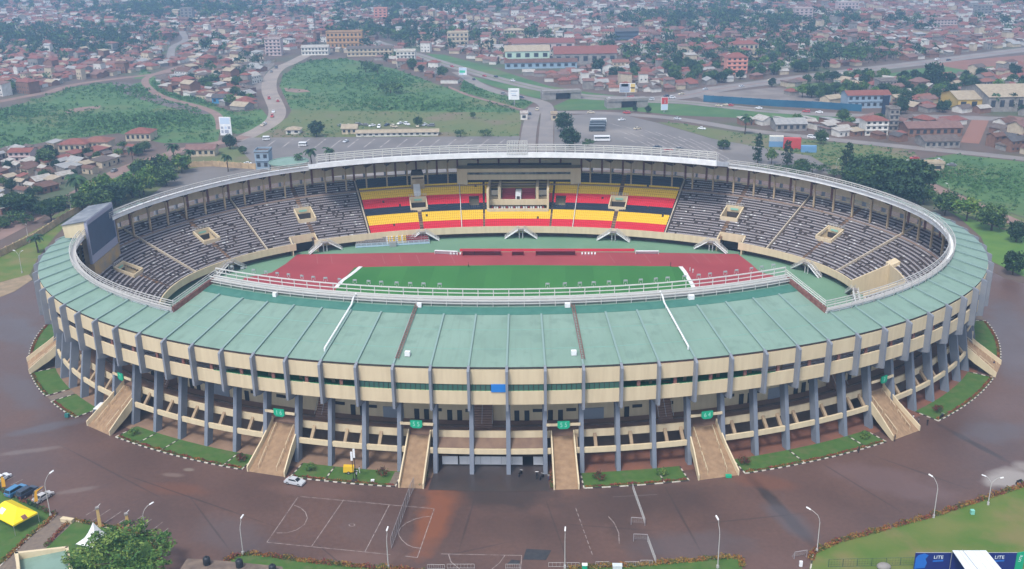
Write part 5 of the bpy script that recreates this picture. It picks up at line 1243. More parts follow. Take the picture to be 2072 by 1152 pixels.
# banners and pylons by the parked cars
ORG = mat('orange_banner', (.70, .36, .04), .7)
def feather(label, p, h, rz, lean):
    t = thing('feather_banner', label, 'banner', p, rz); q = MB(); q.bar((0, 0, 0), (0, 0, h*.6), .05, STEEL, 6, .04); pts = [(0, 0, h*.6), (lean*.2, 0, h*.8), (lean*.6, 0, h*.95), (lean, 0, h)]; q.tube(pts, .035, STEEL); q.build('pole', t)
    q = MB(); w = .8
    q.hexa([(.04, -.015, .8), (w, -.015, .9), (w+.1, -.015, h*.72), (lean, -.015, h*.98), (lean*.2+.05, -.015, h*.8)], [(.04, .015, .8), (w, .015, .9), (w+.1, .015, h*.72), (lean, .015, h*.98), (lean*.2+.05, .015, h*.8)], ORG); q.build('flag', t)
feather('orange feather banner at the left edge by the white car', G(5, 993), 3.6, .2, .5); feather('orange feather banner leaning over the silver parked car', G(70, 1023), 4.2, .35, 2.4)
for (x, y), h, lb in (((203, 1066), 4.2, 'tall cream and orange pylon behind the white tent peak'), ((259, 1064), 2.6, 'shorter cream pylon among the parking lines by the bright tree')):
    t = thing('gate_pylon', lb, 'pylon', G(x, y), .4); q = MB(); q.hexa([(-.32, -.3, 0), (.32, -.3, 0), (.32, .3, 0), (-.32, .3, 0)], [(-.26, -.26, h), (.26, -.26, h), (.26, .26, h), (-.26, .26, h)], mat('pylon_orange', (.58, .38, .14), .8, (.50, .36, .18), .8, 3)); q.build('shaft', t)
    q = MB(); q.box((0, 0, h+.15), (.75, .75, .3), CONCG); q.bar((0, 0, h+.3), (.7, .2, h+.8), .05, STEEL); q.build('cap', t)
# white hoarding inside the entrance
for x0, x1, lb in ((893, 925, 'short white hoarding panel left inside the entrance'), (928, 1057, 'long white hoarding across the middle of the entrance'), (1079, 1104, 'short white hoarding panel right inside the entrance')):
    a, b = G(x0, 950, .2), G(x1, 950, .2); t = thing('white_hoarding', lb, 'hoarding', ((a[0]+b[0])/2, -91.6, 0)); L = b[0]-a[0]; n = max(1, int(L/2.2)); q = MB()
    for i in range(n): q.box((-L/2+(i+.5)*L/n, 0, 1.25), (L/n-.07, .1, 2.0), WHITE)
    q.build('panel', t); q = MB()
    for i in range(n+1): q.bar((-L/2+i*L/n, .08, 0), (-L/2+i*L/n, .08, 2.3), .06, STEEL)
    q.build('posts', t)
# blue hospitality wall, white canopy, wire fence at the bottom right
NAVY = mat('navy_printed_wall', (.012, .022, .16), .5); LBLUE = mat('light_blue_print', (.02, .13, .50), .5); LETW = mat('white_lettering', (.72, .78, .85), .5)
a, b = Vector(G(1853, 1119, 4.0)), Vector(G(2058, 1119, 4.0)); d = (b-a).normalized(); rz_ = math.atan2(d.y, d.x); Lw = (b-a).length
wl = thing('printed_wall', 'navy printed wall reading LITE twice, below the big right lawn', 'wall', (a.x, a.y, 0), rz_)
q = MB(); q.box((Lw/2, .06, 2.0), (Lw, .12, 4.0), NAVY); q.build('panel', wl)
q = MB(); q.face([(.1, -.012, .6), (2.0, -.012, .8), (2.25, -.012, 1.9), (1.9, -.012, 2.7), (2.4, -.012, 3.5), (1.6, -.012, 3.9), (.5, -.012, 3.5), (.15, -.012, 2.9)], LBLUE)
for x in (4.2, Lw-3.0): q.face([(x-.95, -.012, 2.05), (x+.95, -.012, 2.2), (x+.95, -.012, 2.55), (x-.95, -.012, 2.4)], LBLUE)
q.build('printed_shape', wl, fix=False)
for x in (4.2, Lw-3.0):
    lettering('LITE', .95, LETW, wl, (x, -.02, 3.05), (R(90), 0, 0), depth=.01)
    q = MB(); q.lathe((x, 0, 0), [(.001, -.0)], LETW) if False else None
q = MB(); q.bar((0, 0, 4.05), (Lw, 0, 4.05), .05, STEEL); q.build('top_rail', wl)
gw = thing('green_banner', 'narrow green banner with white lettering at the right end of the navy wall', 'banner', (b.x, b.y, 0), rz_+.25); q = MB(); q.box((.9, 0, 2), (1.7, .1, 4.0), SIGNG); q.build('panel', gw)
lettering('LITE', .75, LETW, gw, (.9, -.07, 2.7), (R(90), R(-75), 0), depth=.01)
cn = [Vector(G(*p, h)) for p, h in (((1927, 1115), 4.6), ((1995, 1115), 4.6), ((2042, 1172), 3.8), ((1966, 1172), 3.8))]; ct = thing('white_canopy', 'white sloping canopy roof in front of the navy wall', 'canopy')
q = MB(); q.hexa(cn, [v+Vector((0, 0, .12)) for v in cn], mat('bright_canopy', (.66, .70, .73), .5, (.58, .62, .65), .4, 4))
for e in (.2, .4, .6, .8): q.bar(cn[0].lerp(cn[1], e)+Vector((0, 0, .12)), cn[3].lerp(cn[2], e)+Vector((0, 0, .12)), .035, RAILG)
q.build('canopy_sheet', ct)
q = MB(); 
for v in cn: q.bar((v.x, v.y, 0), v, .06, STEEL, 6)
q.bar(cn[0].lerp(cn[1], .3)+Vector((0, 0, .2)), cn[3].lerp(cn[2], .35)+Vector((0, 0, .2)), .05, STEEL); q.build('frame', ct)
net_fence('wire_fence', 'thin dark wire fence on the big right lawn left of the navy wall', G(1676, 1148), G(1850, 1144), 1.7, 6, NETM, mat('green_post', (.05, .09, .06), .7), .5)
q = MB(); q.ball((0, 0, .35), (1.3, 1.0, .7), CONCG, 14, 8); tag(q.build('boulder', None, G(1788, 1150, .05), smooth=True), 'pale grey boulder beside the wire fence on the right lawn', 'boulder')
# ------------------------------------------------------------------ THE TOWN: ground patches and roads
def road(name, px, w, m, z=.06):
    pts = [Vector(G(x, y)) for x, y in px]; fine = []
    for i in range(len(pts)-1):
        p0 = pts[max(0, i-1)]; p1 = pts[i]; p2 = pts[i+1]; p3 = pts[min(len(pts)-1, i+2)]
        for k in range(5):
            t = k/5; fine.append(.5*((2*p1)+(p2-p0)*t+(2*p0-5*p1+4*p2-p3)*t*t+(3*p1-p0-3*p2+p3)*t**3))
    fine.append(pts[-1]); q = MB(); L = []; 
    for i, p in enumerate(fine):
        d = (fine[min(i+1, len(fine)-1)]-fine[max(i-1, 0)]); d.z = 0; d.normalize(); n = Vector((-d.y, d.x, 0))*w/2
        L.append((p-n, p+n))
    for (a, b), (c, e) in zip(L[:-1], L[1:]): q.face([(a.x, a.y, z), (c.x, c.y, z), (e.x, e.y, z), (b.x, b.y, z)], m)
    o = q.build(name, fix=False)
    if o.data.polygons[0].normal.z < 0: o.data.flip_normals()
    o['kind'] = 'structure'; ROADS.append(([(p.x, p.y) for p in fine], w)); return o
ROADS = []
FIELDS = {
 'left_meadow': ([(-260, 262), (0, 226), (60, 205), (150, 176), (225, 168), (262, 172), (292, 165), (306, 186), (340, 203), (405, 219), (438, 236), (446, 262), (440, 288), (330, 290), (240, 270), (200, 275), (110, 284), (0, 306), (-260, 340)], GRASSF),
 'middle_meadow': ([(600, 131), (640, 121), (700, 119), (800, 140), (870, 166), (930, 187), (1000, 211), (1056, 226), (1050, 228), (590, 224), (578, 200), (566, 175), (572, 156)], GRASSF),
 'olive_meadow': ([(590, 224), (1050, 228), (1056, 240), (1050, 277), (500, 279), (560, 250), (582, 238)], GRASSO),
 'path_meadow': ([(270, 160), (292, 140), (320, 160), (335, 190), (400, 200), (470, 228), (530, 222), (545, 240), (520, 262), (480, 272), (452, 262), (440, 233), (400, 214), (340, 198), (308, 182), (296, 160)], GRASSF),
 'verge': ([(862, 109), (900, 111), (1000, 139), (1110, 174), (1190, 187), (1254, 195), (1200, 196), (1129, 183), (1018, 160), (916, 132), (880, 118)], GRASSF),
 'verge_2': ([(950, 154), (1018, 168), (1126, 190), (1122, 200), (1085, 199), (1052, 190), (1004, 177), (972, 166)], GRASSF),
 'verge_3': ([(1119, 216), (1166, 194), (1261, 206), (1380, 211), (1575, 230), (1744, 240), (1860, 241), (1744, 245), (1575, 242), (1372, 234), (1254, 222), (1129, 224)], GRASSF),
 'verge_4': ([(940, 160), (1000, 186), (1080, 207), (1060, 222), (1000, 206), (930, 184)], GRASSF),
 'verge_5': ([(1372, 249), (1500, 270), (1676, 287), (1845, 303), (1700, 330), (1640, 315), (1560, 310), (1440, 280), (1330, 248)], GRASSO),
 'right_meadow': ([(1870, 322), (1930, 312), (2072, 328), (2400, 372), (2500, 460), (2300, 470), (2110, 452), (2030, 425), (1950, 395), (1890, 370)], GRASSF),
 'far_right_meadow': ([(1800, 150), (1850, 140), (2072, 118), (2350, 92), (2350, 108), (2072, 132), (1850, 160)], GRASSF),
 'hill_patch': ([(1590, 178), (1650, 168), (1720, 172), (1700, 186), (1610, 188)], GRASSF),
 'hill_patch_2': ([(1790, 150), (1850, 142), (1860, 158), (1800, 166)], GRASSF),
 'roadside_grass': ([(190, 378), (260, 345), (330, 322), (335, 327), (268, 352), (200, 386)], GRASSF),
 'tree_belt_grass': ([(100, 440), (180, 405), (300, 352), (372, 330), (420, 322), (400, 350), (300, 395), (200, 425), (140, 450)], GRASSO),
 'right_scrub': ([(1640, 318), (1720, 300), (1850, 310), (1870, 330), (1890, 372), (1950, 398), (2030, 428), (2110, 455), (2250, 500), (2250, 555), (2072, 476), (1990, 450), (1915, 424), (1800, 395), (1690, 350)], GRASSO),
 'back_grass': ([(360, 318), (470, 296), (500, 300), (540, 330), (500, 345), (400, 350)], GRASSO)}
for i, (nm, (px, m)) in enumerate(FIELDS.items()): gsheet(nm.rstrip('_2345'), px, .03+.002*i, m)
gsheet('car_park', [(478, 292), (505, 279), (1052, 276), (1046, 300), (1040, 345), (640, 360), (520, 342)], .07, LOTM)
gsheet('car_park', [(1122, 236), (1240, 228), (1330, 249), (1440, 281), (1640, 316), (1700, 352), (1560, 352), (1440, 345), (1120, 345)], .07, LOTM)
gsheet('car_park', [(372, 345), (430, 333), (530, 345), (470, 375), (360, 420), (300, 430), (300, 400)], .071, LOTM)
gsheet('rubble_strip', [(225, 166), (262, 168), (300, 188), (345, 206), (440, 230), (400, 232), (330, 214), (280, 200), (240, 186)], .062, mat('dark_rubble', (.10, .085, .085), .9, (.16, .13, .12), .2, 7))
gsheet('bare_patch', [(130, 224), (160, 218), (205, 214), (200, 220), (160, 226), (135, 230)], .063, DIRTR)
gsheet('bare_patch', [(575, 178), (620, 182), (628, 186), (600, 188), (578, 185)], .063, DIRTR)
gsheet('market_yard', [(400, 172), (470, 118), (540, 112), (556, 130), (536, 150), (530, 180), (460, 200)], .05, mat('yard_earth', (.22, .19, .175), .9, (.16, .135, .125), .08, 6))
gsheet('bare_yard', [(1372, 180), (1430, 190), (1560, 178), (1740, 190), (1744, 222), (1575, 210), (1425, 203)], .05, MATS['yard_earth'])
gsheet('red_earth_yard', [(1880, 128), (2072, 112), (2072, 126), (1950, 142)], .052, mat('red_earth', (.24, .11, .08), .9, (.2, .1, .075), .05, 5))
road('winding_road', [(690, 84), (650, 98), (620, 112), (590, 127), (562, 140), (547, 160), (545, 184), (554, 205), (561, 224), (556, 242), (535, 258), (508, 272), (480, 286)], 11, ROADM)
road('highway', [(760, 85), (845, 112), (916, 134), (1018, 163), (1129, 187), (1254, 202), (1380, 207), (1450, 214), (1575, 226), (1744, 235), (1860, 236), (2072, 243), (2400, 258)], 13, ROADG, .08)
road('dual_carriageway', [(1180, 196), (1290, 201), (1372, 196), (1456, 180), (1591, 162), (1710, 146), (1879, 126), (2072, 101), (2400, 62)], 19, ROADG, .085)
road('median_strip', [(1290, 201), (1372, 196), (1456, 180), (1591, 162), (1710, 146), (1879, 126), (2072, 101), (2400, 62)], 1.6, DIRTR, .1); ROADS.pop()
road('median_strip', [(845, 112), (916, 134), (1018, 163), (1129, 187), (1254, 202), (1380, 207), (1450, 214), (1575, 226)], 1.4, GRASSO, .095); ROADS.pop()
road('side_road', [(925, 146), (945, 157), (970, 172), (1018, 189), (1085, 204), (1105, 216), (1100, 230)], 9, ROADG, .075)
road('boulevard', [(1083, 218), (1076, 240), (1070, 270), (1066, 310)], 8.5, ROADG, .09); road('boulevard', [(1108, 218), (1107, 240), (1105, 270), (1104, 310)], 8, ROADG, .09)
road('service_road', [(1095, 228), (1150, 228), (1237, 230), (1372, 241), (1500, 262), (1600, 274), (1676, 282), (1845, 299), (2072, 322), (2400, 365)], 9, ROADG, .078)
road('pink_road', [(-60, 505), (20, 465), (80, 432), (140, 402), (200, 368), (262, 338), (330, 316), (372, 303), (440, 290), (500, 276)], 9, DIRTR, .075)
road('market_road', [(-260, 245), (-50, 214), (50, 196), (100, 186), (150, 172), (240, 159), (330, 148), (400, 128), (470, 112), (560, 100)], 9, DIRTR, .074)
road('dirt_path', [(400, 126), (345, 140), (296, 159), (304, 181), (338, 199), (405, 217), (440, 234), (447, 262)], 5.5, DIRTR, .073)
road('dirt_track', [(1800, 352), (1860, 366), (1900, 385), (1960, 410), (2030, 440), (2110, 475)], 7, DIRTR, .075)
road('town_lane', [(400, 30), (370, 60), (376, 80), (350, 95), (345, 120)], 7, ROADG, .07)
road('field_path', [(905, 175), (950, 194), (1000, 207), (1056, 222)], 3, DIRTR, .07)
road('town_lane', [(1985, 240), (1975, 262), (1962, 290)], 9, mat('red_lane', (.24, .12, .09), .9), .072)
BAYL = mat('worn_bay_line', (.36, .33, .32), .8, (.20, .18, .175), .2, 5)
q = MB()
for i in range(15):
    x = 560+i*33; gl((x, 282), (x-22, 299), w=.9, z=.085, m=BAYL)
for j in range(3):
    for i in range(9): x = 1235+i*23+j*14; gl((x, 250+j*14+i*4.5), (x+26+i*2, 258+j*16+i*6), w=.8, z=.085, m=BAYL)
tag(q.build('bay_lines', fix=False), kind='structure')
# overpass abutments, dark blocks as the shade of their underpasses, parapets of the highway
for x, y, lb in ((1136, 199, 'concrete overpass with dark underpass beside the boulevard junction'), (1268, 216, 'concrete overpass with dark underpass beside the green verge')):
    p = G(x, y); t = thing('overpass', lb, 'bridge', p, .15); q = MB()
    q.box((-9, 0, 2.2), (9, 10, 4.4), CONCG); q.box((9, 0, 2.2), (7, 10, 4.4), CONCG); q.build('abutment', t); q = MB(); q.box((0, 0, 4.8), (26, 11, .9), CONCG); q.box((0, -5.4, 5.6), (26, .3, .8), CONCG); q.build('deck', t)
    q = MB(); q.box((0, 1.5, 2.1), (9.4, 7, 4.2), DARK); q.build('underpass', t)

# ------------------------------------------------------------------ HOUSES
def rust(n, c, c2): return mat('roof_'+n, c, .8, c2, .6, 5)
ROOFS = {'rust-brown': rust('rust', (0.100, 0.054, 0.042), (0.144, 0.076, 0.058)), 'brick-red': rust('red', (0.180, 0.060, 0.048), (0.224, 0.084, 0.066)), 'terracotta': rust('terra', (0.232, 0.100, 0.072), (0.188, 0.080, 0.058)), 'grey-brown': rust('greybrown', (0.136, 0.108, 0.096), (0.096, 0.072, 0.064)),
         'silver': rust('silver', (0.240, 0.240, 0.240), (0.320, 0.312, 0.304)), 'whitish': rust('white', (0.400, 0.384, 0.360), (0.288, 0.256, 0.224)), 'dusty pink': rust('pink', (0.200, 0.116, 0.100), (0.160, 0.088, 0.078)), 'cream': rust('cream', (0.368, 0.308, 0.224), (0.288, 0.232, 0.168)), 'dark grey': rust('dark', (0.068, 0.064, 0.068), (0.096, 0.088, 0.088))}
WALLS = [mat('house_wall_cream', (.50, .42, .31), .85, (.40, .33, .24), .5, 4), mat('house_wall_brick', (.24, .13, .09), .9, (.18, .10, .075), .6, 4), mat('house_wall_grey', (.28, .26, .24), .9, (.2, .18, .17), .5, 4), mat('house_wall_white', (.64, .62, .58), .8, (.5, .48, .44), .5, 4), mat('house_wall_blue', (.25, .34, .42), .8)]
WIN = mat('dark_window', (.04, .045, .055), .3)
def house_geo(w, l, h, form, rm, wm, q_wall, q_roof, q_op=None, rg=None, o=(0, 0, 0), rz=0.0):
    ca, sa = math.cos(rz), math.sin(rz)
    def T(x, y, z): return (o[0]+x*ca-y*sa, o[1]+x*sa+y*ca, o[2]+z)
    a, b = w/2, l/2; e = .45; A, B = a+e, b+e
    q_wall.hexa([T(-a, -b, -.2), T(a, -b, -.2), T(a, b, -.2), T(-a, b, -.2)], [T(-a, -b, h), T(a, -b, h), T(a, b, h), T(-a, b, h)], wm)
    t = .12
    if form == 'gabled':
        r = h+B*.42
        for s in (-1, 1): q_roof.face([T(-A, s*B, h-.1), T(A, s*B, h-.1), T(A, 0, r), T(-A, 0, r)], rm); q_wall.face([T(s*a, -b, h), T(s*a, b, h), T(s*a, 0, h+b*.42)], wm)
    elif form == 'hipped':
        r = h+min(A, B)*.48; k = max(0, A-B); j = max(0, B-A)
        P0, P1 = T(-k, -j, r), T(k, j, r); c = [T(-A, -B, h-.1), T(A, -B, h-.1), T(A, B, h-.1), T(-A, B, h-.1)]
        if A >= B: q_roof.face([c[0], c[1], P1, P0], rm); q_roof.face([c[2], c[3], P0, P1], rm); q_roof.face([c[1], c[2], P1], rm); q_roof.face([c[3], c[0], P0], rm)
        else: q_roof.face([c[1], c[2], P1, P0], rm); q_roof.face([c[3], c[0], P0, P1], rm); q_roof.face([c[0], c[1], P0], rm); q_roof.face([c[2], c[3], P1], rm)
    else:
        q_roof.hexa([T(-A, -B, h), T(A, -B, h), T(A, B, h+.9), T(-A, B, h+.9)], [T(-A, -B, h+t), T(A, -B, h+t), T(A, B, h+.9+t), T(-A, B, h+.9+t)], rm)
        q_wall.hexa([T(-a, -b, h-.05), T(a, -b, h-.05), T(a, b, h-.05), T(-a, b, h-.05)], [T(-a, -b, h), T(a, -b, h), T(a, b, h+.75), T(-a, b, h+.75)], wm)
    if q_op is not None:
        n = max(2, int(w/2.6))
        for i in range(n):
            x = -a+(i+.5)*w/n; 
            for zz_ in ([1.3] if h < 4.5 else [1.3, 4.2]):
                door = (i == n//2 and zz_ < 2); z0, z1, ww = (0.05, 2.0, .5) if door else (zz_-.3, zz_+.7, .55)
                q_op.append((T(x, -b-.03, 0), z0, z1, ww, rz, door))
def rect_face(q, c, z0, z1, ww, rz, m):
    ca, sa = math.cos(rz), math.sin(rz)
    q.hexa([(c[0]-ww*ca, c[1]-ww*sa, z0), (c[0]+ww*ca, c[1]+ww*sa, z0), (c[0]+ww*ca-.08*sa, c[1]+ww*sa+.08*ca, z0), (c[0]-ww*ca-.08*sa, c[1]-ww*sa+.08*ca, z0)],
           [(c[0]-ww*ca, c[1]-ww*sa, z1), (c[0]+ww*ca, c[1]+ww*sa, z1), (c[0]+ww*ca-.08*sa, c[1]+ww*sa+.08*ca, z1), (c[0]-ww*ca-.08*sa, c[1]-ww*sa+.08*ca, z1)], m)
HOUSES = []
def house(p, w, l, h, form, rname, wm, rz, zone, label=None, name=None, cat='house', openings=True):
    t = thing(name or ('shack' if w*l < 70 and form != 'hipped' else 'house'), label or 'house', cat, p, rz); qw, qr, ops = MB(), MB(), []
    house_geo(w, l, h, form, ROOFS[rname], wm, qw, qr, ops if openings else None)
    qw.build('wall', t); qr.build('roof', t, fix=(form == 'lean-to'))
    for c, z0, z1, ww, _, door in ops:
        q = MB(); rect_face(q, c, z0, z1, ww, 0, WIN); q.build('door' if door else 'window', t)
    if not label: HOUSES.append((t, rname, form, t.name.split('.')[0], zone))
    return t
SPECIAL = []       # footprints kept clear (world x, y, radius)
def block(name, label, px, py, wpx, toppx, storeys, wm, roof='flat', rname='grey-brown', depth=11, cols=None, rz=None, bands=False):
    """building of several storeys whose foot is centred at (px, py), wpx pixels wide and reaching up to y = toppx"""
    p = G(px, py); w = wpx/scale_at(p); H = hpx(px, py, toppx); rz = YAW*-1 if rz is None else rz
    SPECIAL.append((p[0], p[1]+depth/2, max(w, depth)*.62)); t = thing(name, label, 'building', (p[0], p[1]+depth/2, 0), rz)
    h = H if roof == 'flat' else H*(.8 if storeys > 1 else .66); q = MB(); a, b = w/2, depth/2
    q.hexa([(-a, -b, -.2), (a, -b, -.2), (a, b, -.2), (-a, b, -.2)], [(-a, -b, h), (a, -b, h), (a, b, h), (-a, b, h)], wm)
    if roof == 'gabled':
        for s in (-1, 1): q.face([(s*a, -b, h), (s*a, b, h), (s*a, 0, H)], wm)
    q.build('wall', t); q = MB(); rm = ROOFS[rname]; e = .6; A, B = a+e, b+e
    if roof == 'flat':
        q.box((0, 0, h+.15), (w+.5, depth+.5, .3), rm)
        for s in (-1, 1): q.box((s*(a+.1), 0, h+.7), (.25, depth+.5, .8), wm); q.box((0, s*(b+.1), h+.7), (w-.1, .25, .8), wm)
    elif roof == 'gabled':
        for s in (-1, 1): q.face([(-A, s*B, h-.15), (A, s*B, h-.15), (A, 0, H), (-A, 0, H)], rm)
    else:
        k = max(.5, A-B); c = [(-A, -B, h-.1), (A, -B, h-.1), (A, B, h-.1), (-A, B, h-.1)]; P0, P1 = (-k, 0, H), (k, 0, H)
        q.face([c[0], c[1], P1, P0], rm); q.face([c[2], c[3], P0, P1], rm); q.face([c[1], c[2], P1], rm); q.face([c[3], c[0], P0], rm)
    q.build('roof', t, fix=(roof == 'flat')); n = cols or max(3, int(w/3.6)); fh = h/storeys
    for f in range(storeys):
        if bands:
            q = MB(); q.box((0, -b-.02, fh*(f+.55)), (w*.94, .1, fh*.42), WIN); q.build('window', t); continue
        for i in range(n):
            x = -a+(i+.5)*w/n; q = MB(); q.box((x, -b-.02, fh*(f+.55)), (w/n*.5, .1, fh*.45), WIN); q.build('window', t)
        if storeys > 1:
            q = MB(); q.box((0, -b-.25, fh*f+.12), (w*.98, .5, .24), wm); q.build('ledge', t)
    return t
ORW = mat('orange_ochre_wall', (.46, .27, .13), .85, (.40, .24, .13), .3, 4); SAL = mat('salmon_wall', (.58, .26, .20), .85); MINT = mat('mint_wall', (.42, .56, .46), .8); DBL = mat('dark_blue_wall', (.07, .10, .14), .6); BGY = mat('bluegrey_wall', (.24, .31, .38), .8)
PALE = mat('pale_pink_wall', (.48, .38, .37), .85); YLW = mat('mustard_wall', (.52, .36, .11), .8)
CRW, BRW, GYW, WHW, BLW = WALLS
block('apartment_block', 'large orange three storey block above the middle meadow', 697, 98, 72, 66, 3, ORW, cols=9)
block('apartment_block', 'long two storey cream row right of the orange block', 748, 114, 92, 94, 2, CRW, 'gabled', 'grey-brown', cols=11)
block('apartment_block', 'pale cream four storey flats at the top of the middle meadow', 821, 134, 38, 105, 4, WHW, rname='cream', cols=5)
block('apartment_block', 'cream flats with stepped top far behind the road junction', 926, 93, 42, 67, 3, CRW, rname='cream', cols=5)
block('office_block', 'dark blue glass fronted block amid the red roofs', 1268, 85, 46, 58, 3, DBL, 'gabled', 'dark grey', bands=True)
block('warehouse', 'long warehouse with dusty red roof behind the mint hall', 1098, 101, 126, 80, 1, PALE, 'gabled', 'brick-red', 24, cols=6)
block('warehouse', 'mint green hall with cream roof beside the highway', 1066, 122, 90, 94, 1, MINT, 'gabled', 'cream', 20, cols=5)
block('warehouse', 'brown hall with wide rusty red roof right of the mint hall', 1183, 131, 126, 97, 1, GYW, 'gabled', 'brick-red', 30, cols=7)
block('warehouse', 'long low blue and brown shed in front of the mint hall', 1094, 139, 146, 120, 1, BLW, 'gabled', 'rust-brown', 10, cols=10)
block('apartment_block', 'salmon pink four storey block amid low roofs', 1490, 150, 42, 108, 4, SAL, 'hipped', 'brick-red', cols=4)
block('villa', 'large villa with many windows under a red hipped roof', 1505, 116, 56, 83, 2, CRW, 'hipped', 'brick-red', cols=6)
block('apartment_block', 'tall brown tower block in the haze', 1625, 46, 36, 18, 5, PALE, cols=4)
block('apartment_block', 'white three storey building with bright red roof by the service road', 1772, 274, 46, 237, 3, WHW, 'hipped', 'brick-red', cols=4)
block('concrete_tower', 'unfinished grey concrete tower behind the white red-roofed building', 1806, 266, 20, 222, 4, GYW, cols=2, depth=7)
block('shop_hall', 'mustard yellow hall with white posters on its front', 1968, 222, 66, 190, 1, YLW, 'gabled', 'cream', 26, cols=3)
block('shop_hall', 'big shed with pale cream roof at the right edge', 2050, 226, 110, 180, 1, GYW, 'gabled', 'cream', 40, cols=6)
block('office_block', 'blue-grey office with red roof behind the blue hoarding', 1756, 219, 86, 186, 2, BGY, 'gabled', 'brick-red', 14, cols=7)
block('villa', 'orange-red roofed villa beside the left meadow', 279, 286, 50, 262, 1, CRW, 'hipped', 'brick-red', 12, cols=5)
block('villa', 'red tiled bungalow left of the orange-red one', 146, 308, 56, 284, 1, CRW, 'hipped', 'brick-red', 11, cols=5)
block('villa', 'orange tiled bungalow beside the red tiled one', 192, 303, 52, 280, 1, CRW, 'hipped', 'terracotta', 11, cols=5)
block('villa', 'faded red gabled house at the left edge below the meadow', 40, 328, 44, 303, 2, PALE, 'gabled', 'brick-red', 10, cols=4)
block('villa', 'pale bungalow with dusty brown roof by the car park', 405, 317, 58, 295, 1, CRW, 'gabled', 'dusty pink', 8, cols=5)
block('apartment_block', 'pinkish grey five storey block at the top of the winding road', 553, 113, 32, 80, 5, PALE, cols=4)
block('shop_row', 'long white shop row under a pale roof above the winding road', 637, 112, 54, 92, 2, WHW, 'gabled', 'whitish', cols=8)
block('shed', 'shed with bright blue roof near the winding road', 445, 210, 32, 192, 1, GYW, 'gabled', 'dark grey', 9, cols=3).children[1].data.materials[0] = mat('blue_sheet_roof', (.05, .22, .40), .6)
block('long_shed', 'long low cream-roofed shed along the car park', 803, 276, 166, 264, 1, WHW, 'gabled', 'cream', 7, cols=14)
block('shed', 'small cream-roofed shed left of the long low one', 706, 272, 30, 254, 1, CRW, 'gabled', 'cream', 9, cols=3)
block('gate_hut', 'little hut with thatch coloured roof at the car park corner', 592, 272, 28, 258, 1, WHW, 'hipped', 'cream', 7, cols=2)
block('storage_hut', 'low cream flat hut on the scrub behind the right stand', 1884, 347, 50, 333, 1, CRW, 'flat', 'cream', 5, cols=2)
block('gate_hut', 'small pale gatehouse left of the boulevard', 1060, 243, 14, 231, 1, WHW, 'flat', 'brick-red', 5, cols=1)
block('gate_hut', 'small pale gatehouse right of the boulevard', 1121, 244, 12, 232, 1, CRW, 'flat', 'dusty pink', 5, cols=1)
block('long_shed', 'long grey roofed shed in the red-roofed quarter at the service road', 1905, 300, 70, 278, 1, GYW, 'gabled', 'grey-brown', 14, cols=6)
block('long_shed', 'long shed with dusty red roof above the grey one', 1890, 276, 110, 250, 1, BRW, 'gabled', 'dusty pink', 14, cols=8)
block('long_shed', 'shed with big pale lean roof among the roadside stalls', 1600, 266, 62, 243, 1, GYW, 'gabled', 'silver', 14, cols=5)
block('apartment_block', 'grey unfinished three storey frame above the stadium road', 1795, 186, 34, 165, 3, GYW, cols=5)
block('apartment_block', 'cream two storey flats with balconies far centre', 1040, 76, 40, 58, 2, CRW, 'hipped', 'cream', cols=6)
block('apartment_block', 'orange-roofed house beside the dusty centre road', 852, 80, 30, 66, 2, CRW, 'hipped', 'terracotta', cols=4)
block('apartment_block', 'long pale three storey school far right', 1905, 56, 60, 36, 3, PALE, 'gabled', 'dusty pink', cols=9)
block('apartment_block', 'pale grey tower far right under the haze', 1990, 34, 30, 12, 4, GYW, cols=4)
block('apartment_block', 'wide brown building in the far haze, centre right', 1715, 24, 42, 6, 3, PALE, cols=6)
block('apartment_block', 'grey flats in the far haze left of the winding road', 378, 42, 24, 18, 4, GYW, cols=3)
block('apartment_block', 'pale block in the far haze above the orange block', 770, 40, 26, 18, 4, SAL, cols=3)
# rotunda behind the stadium
p = G(586, 347); rt = thing('rotunda', 'low round pavilion with green roof behind the far left roof', 'building', p); SPECIAL.append((p[0], p[1], 22)); q = MB()
q.lathe((0, 0, 0), [(8.5, 0), (8.5, 4.6)], CRW, 28); q.build('wall', rt); q = MB(); q.lathe((0, 0, 4.6), [(9.6, 0), (9.6, .5), (9.1, .5), (9.0, .2), (2, .9)], ROOFG, 28); q.build('roof', rt)
block('grey_annex', 'blue-grey windowed annex beside the round green roof', 531, 343, 28, 309, 2, BGY, 'flat', 'grey-brown', 8, cols=2)
# perimeter wall, blue hoarding, black tower, billboards
def wall_run(name, label, cat, px, h, th, m, step=4.0):
    pts = [Vector(G(x, y)) for x, y in px]; q = MB()
    for a, b in zip(pts[:-1], pts[1:]):
        d = (b-a).normalized(); n = Vector((-d.y, d.x, 0))*th/2; k = max(1, int((b-a).length/step))
        q.hexa([a-n, b-n, b+n, a+n], [v+Vector((0, 0, h)) for v in (a-n, b-n, b+n, a+n)], m)
        for i in range(k+1): p = a.lerp(b, i/k); q.hexa([p-n*2.4-d*.25, p-n*2.4+d*.25, p+n*2.4+d*.25, p+n*2.4-d*.25], [v+Vector((0, 0, h+.2)) for v in (p-n*2.4-d*.25, p-n*2.4+d*.25, p+n*2.4+d*.25, p+n*2.4-d*.25)], m)
    return tag(q.build(name), label, cat)
wall_run('boundary_wall', 'long cream boundary wall with piers left of the stadium', 'wall', [(-220, 620), (-80, 556), (0, 520), (70, 486), (138, 441), (200, 408), (230, 392)], 2.6, .25, mat('ochre_wall', (.50, .36, .21), .85, (.36, .26, .16), .5, 5))
wall_run('boundary_wall', 'cream boundary wall behind the far left roof', 'wall', [(362, 340), (430, 337), (518, 343)], 2.8, .3, MATS['ochre_wall'])
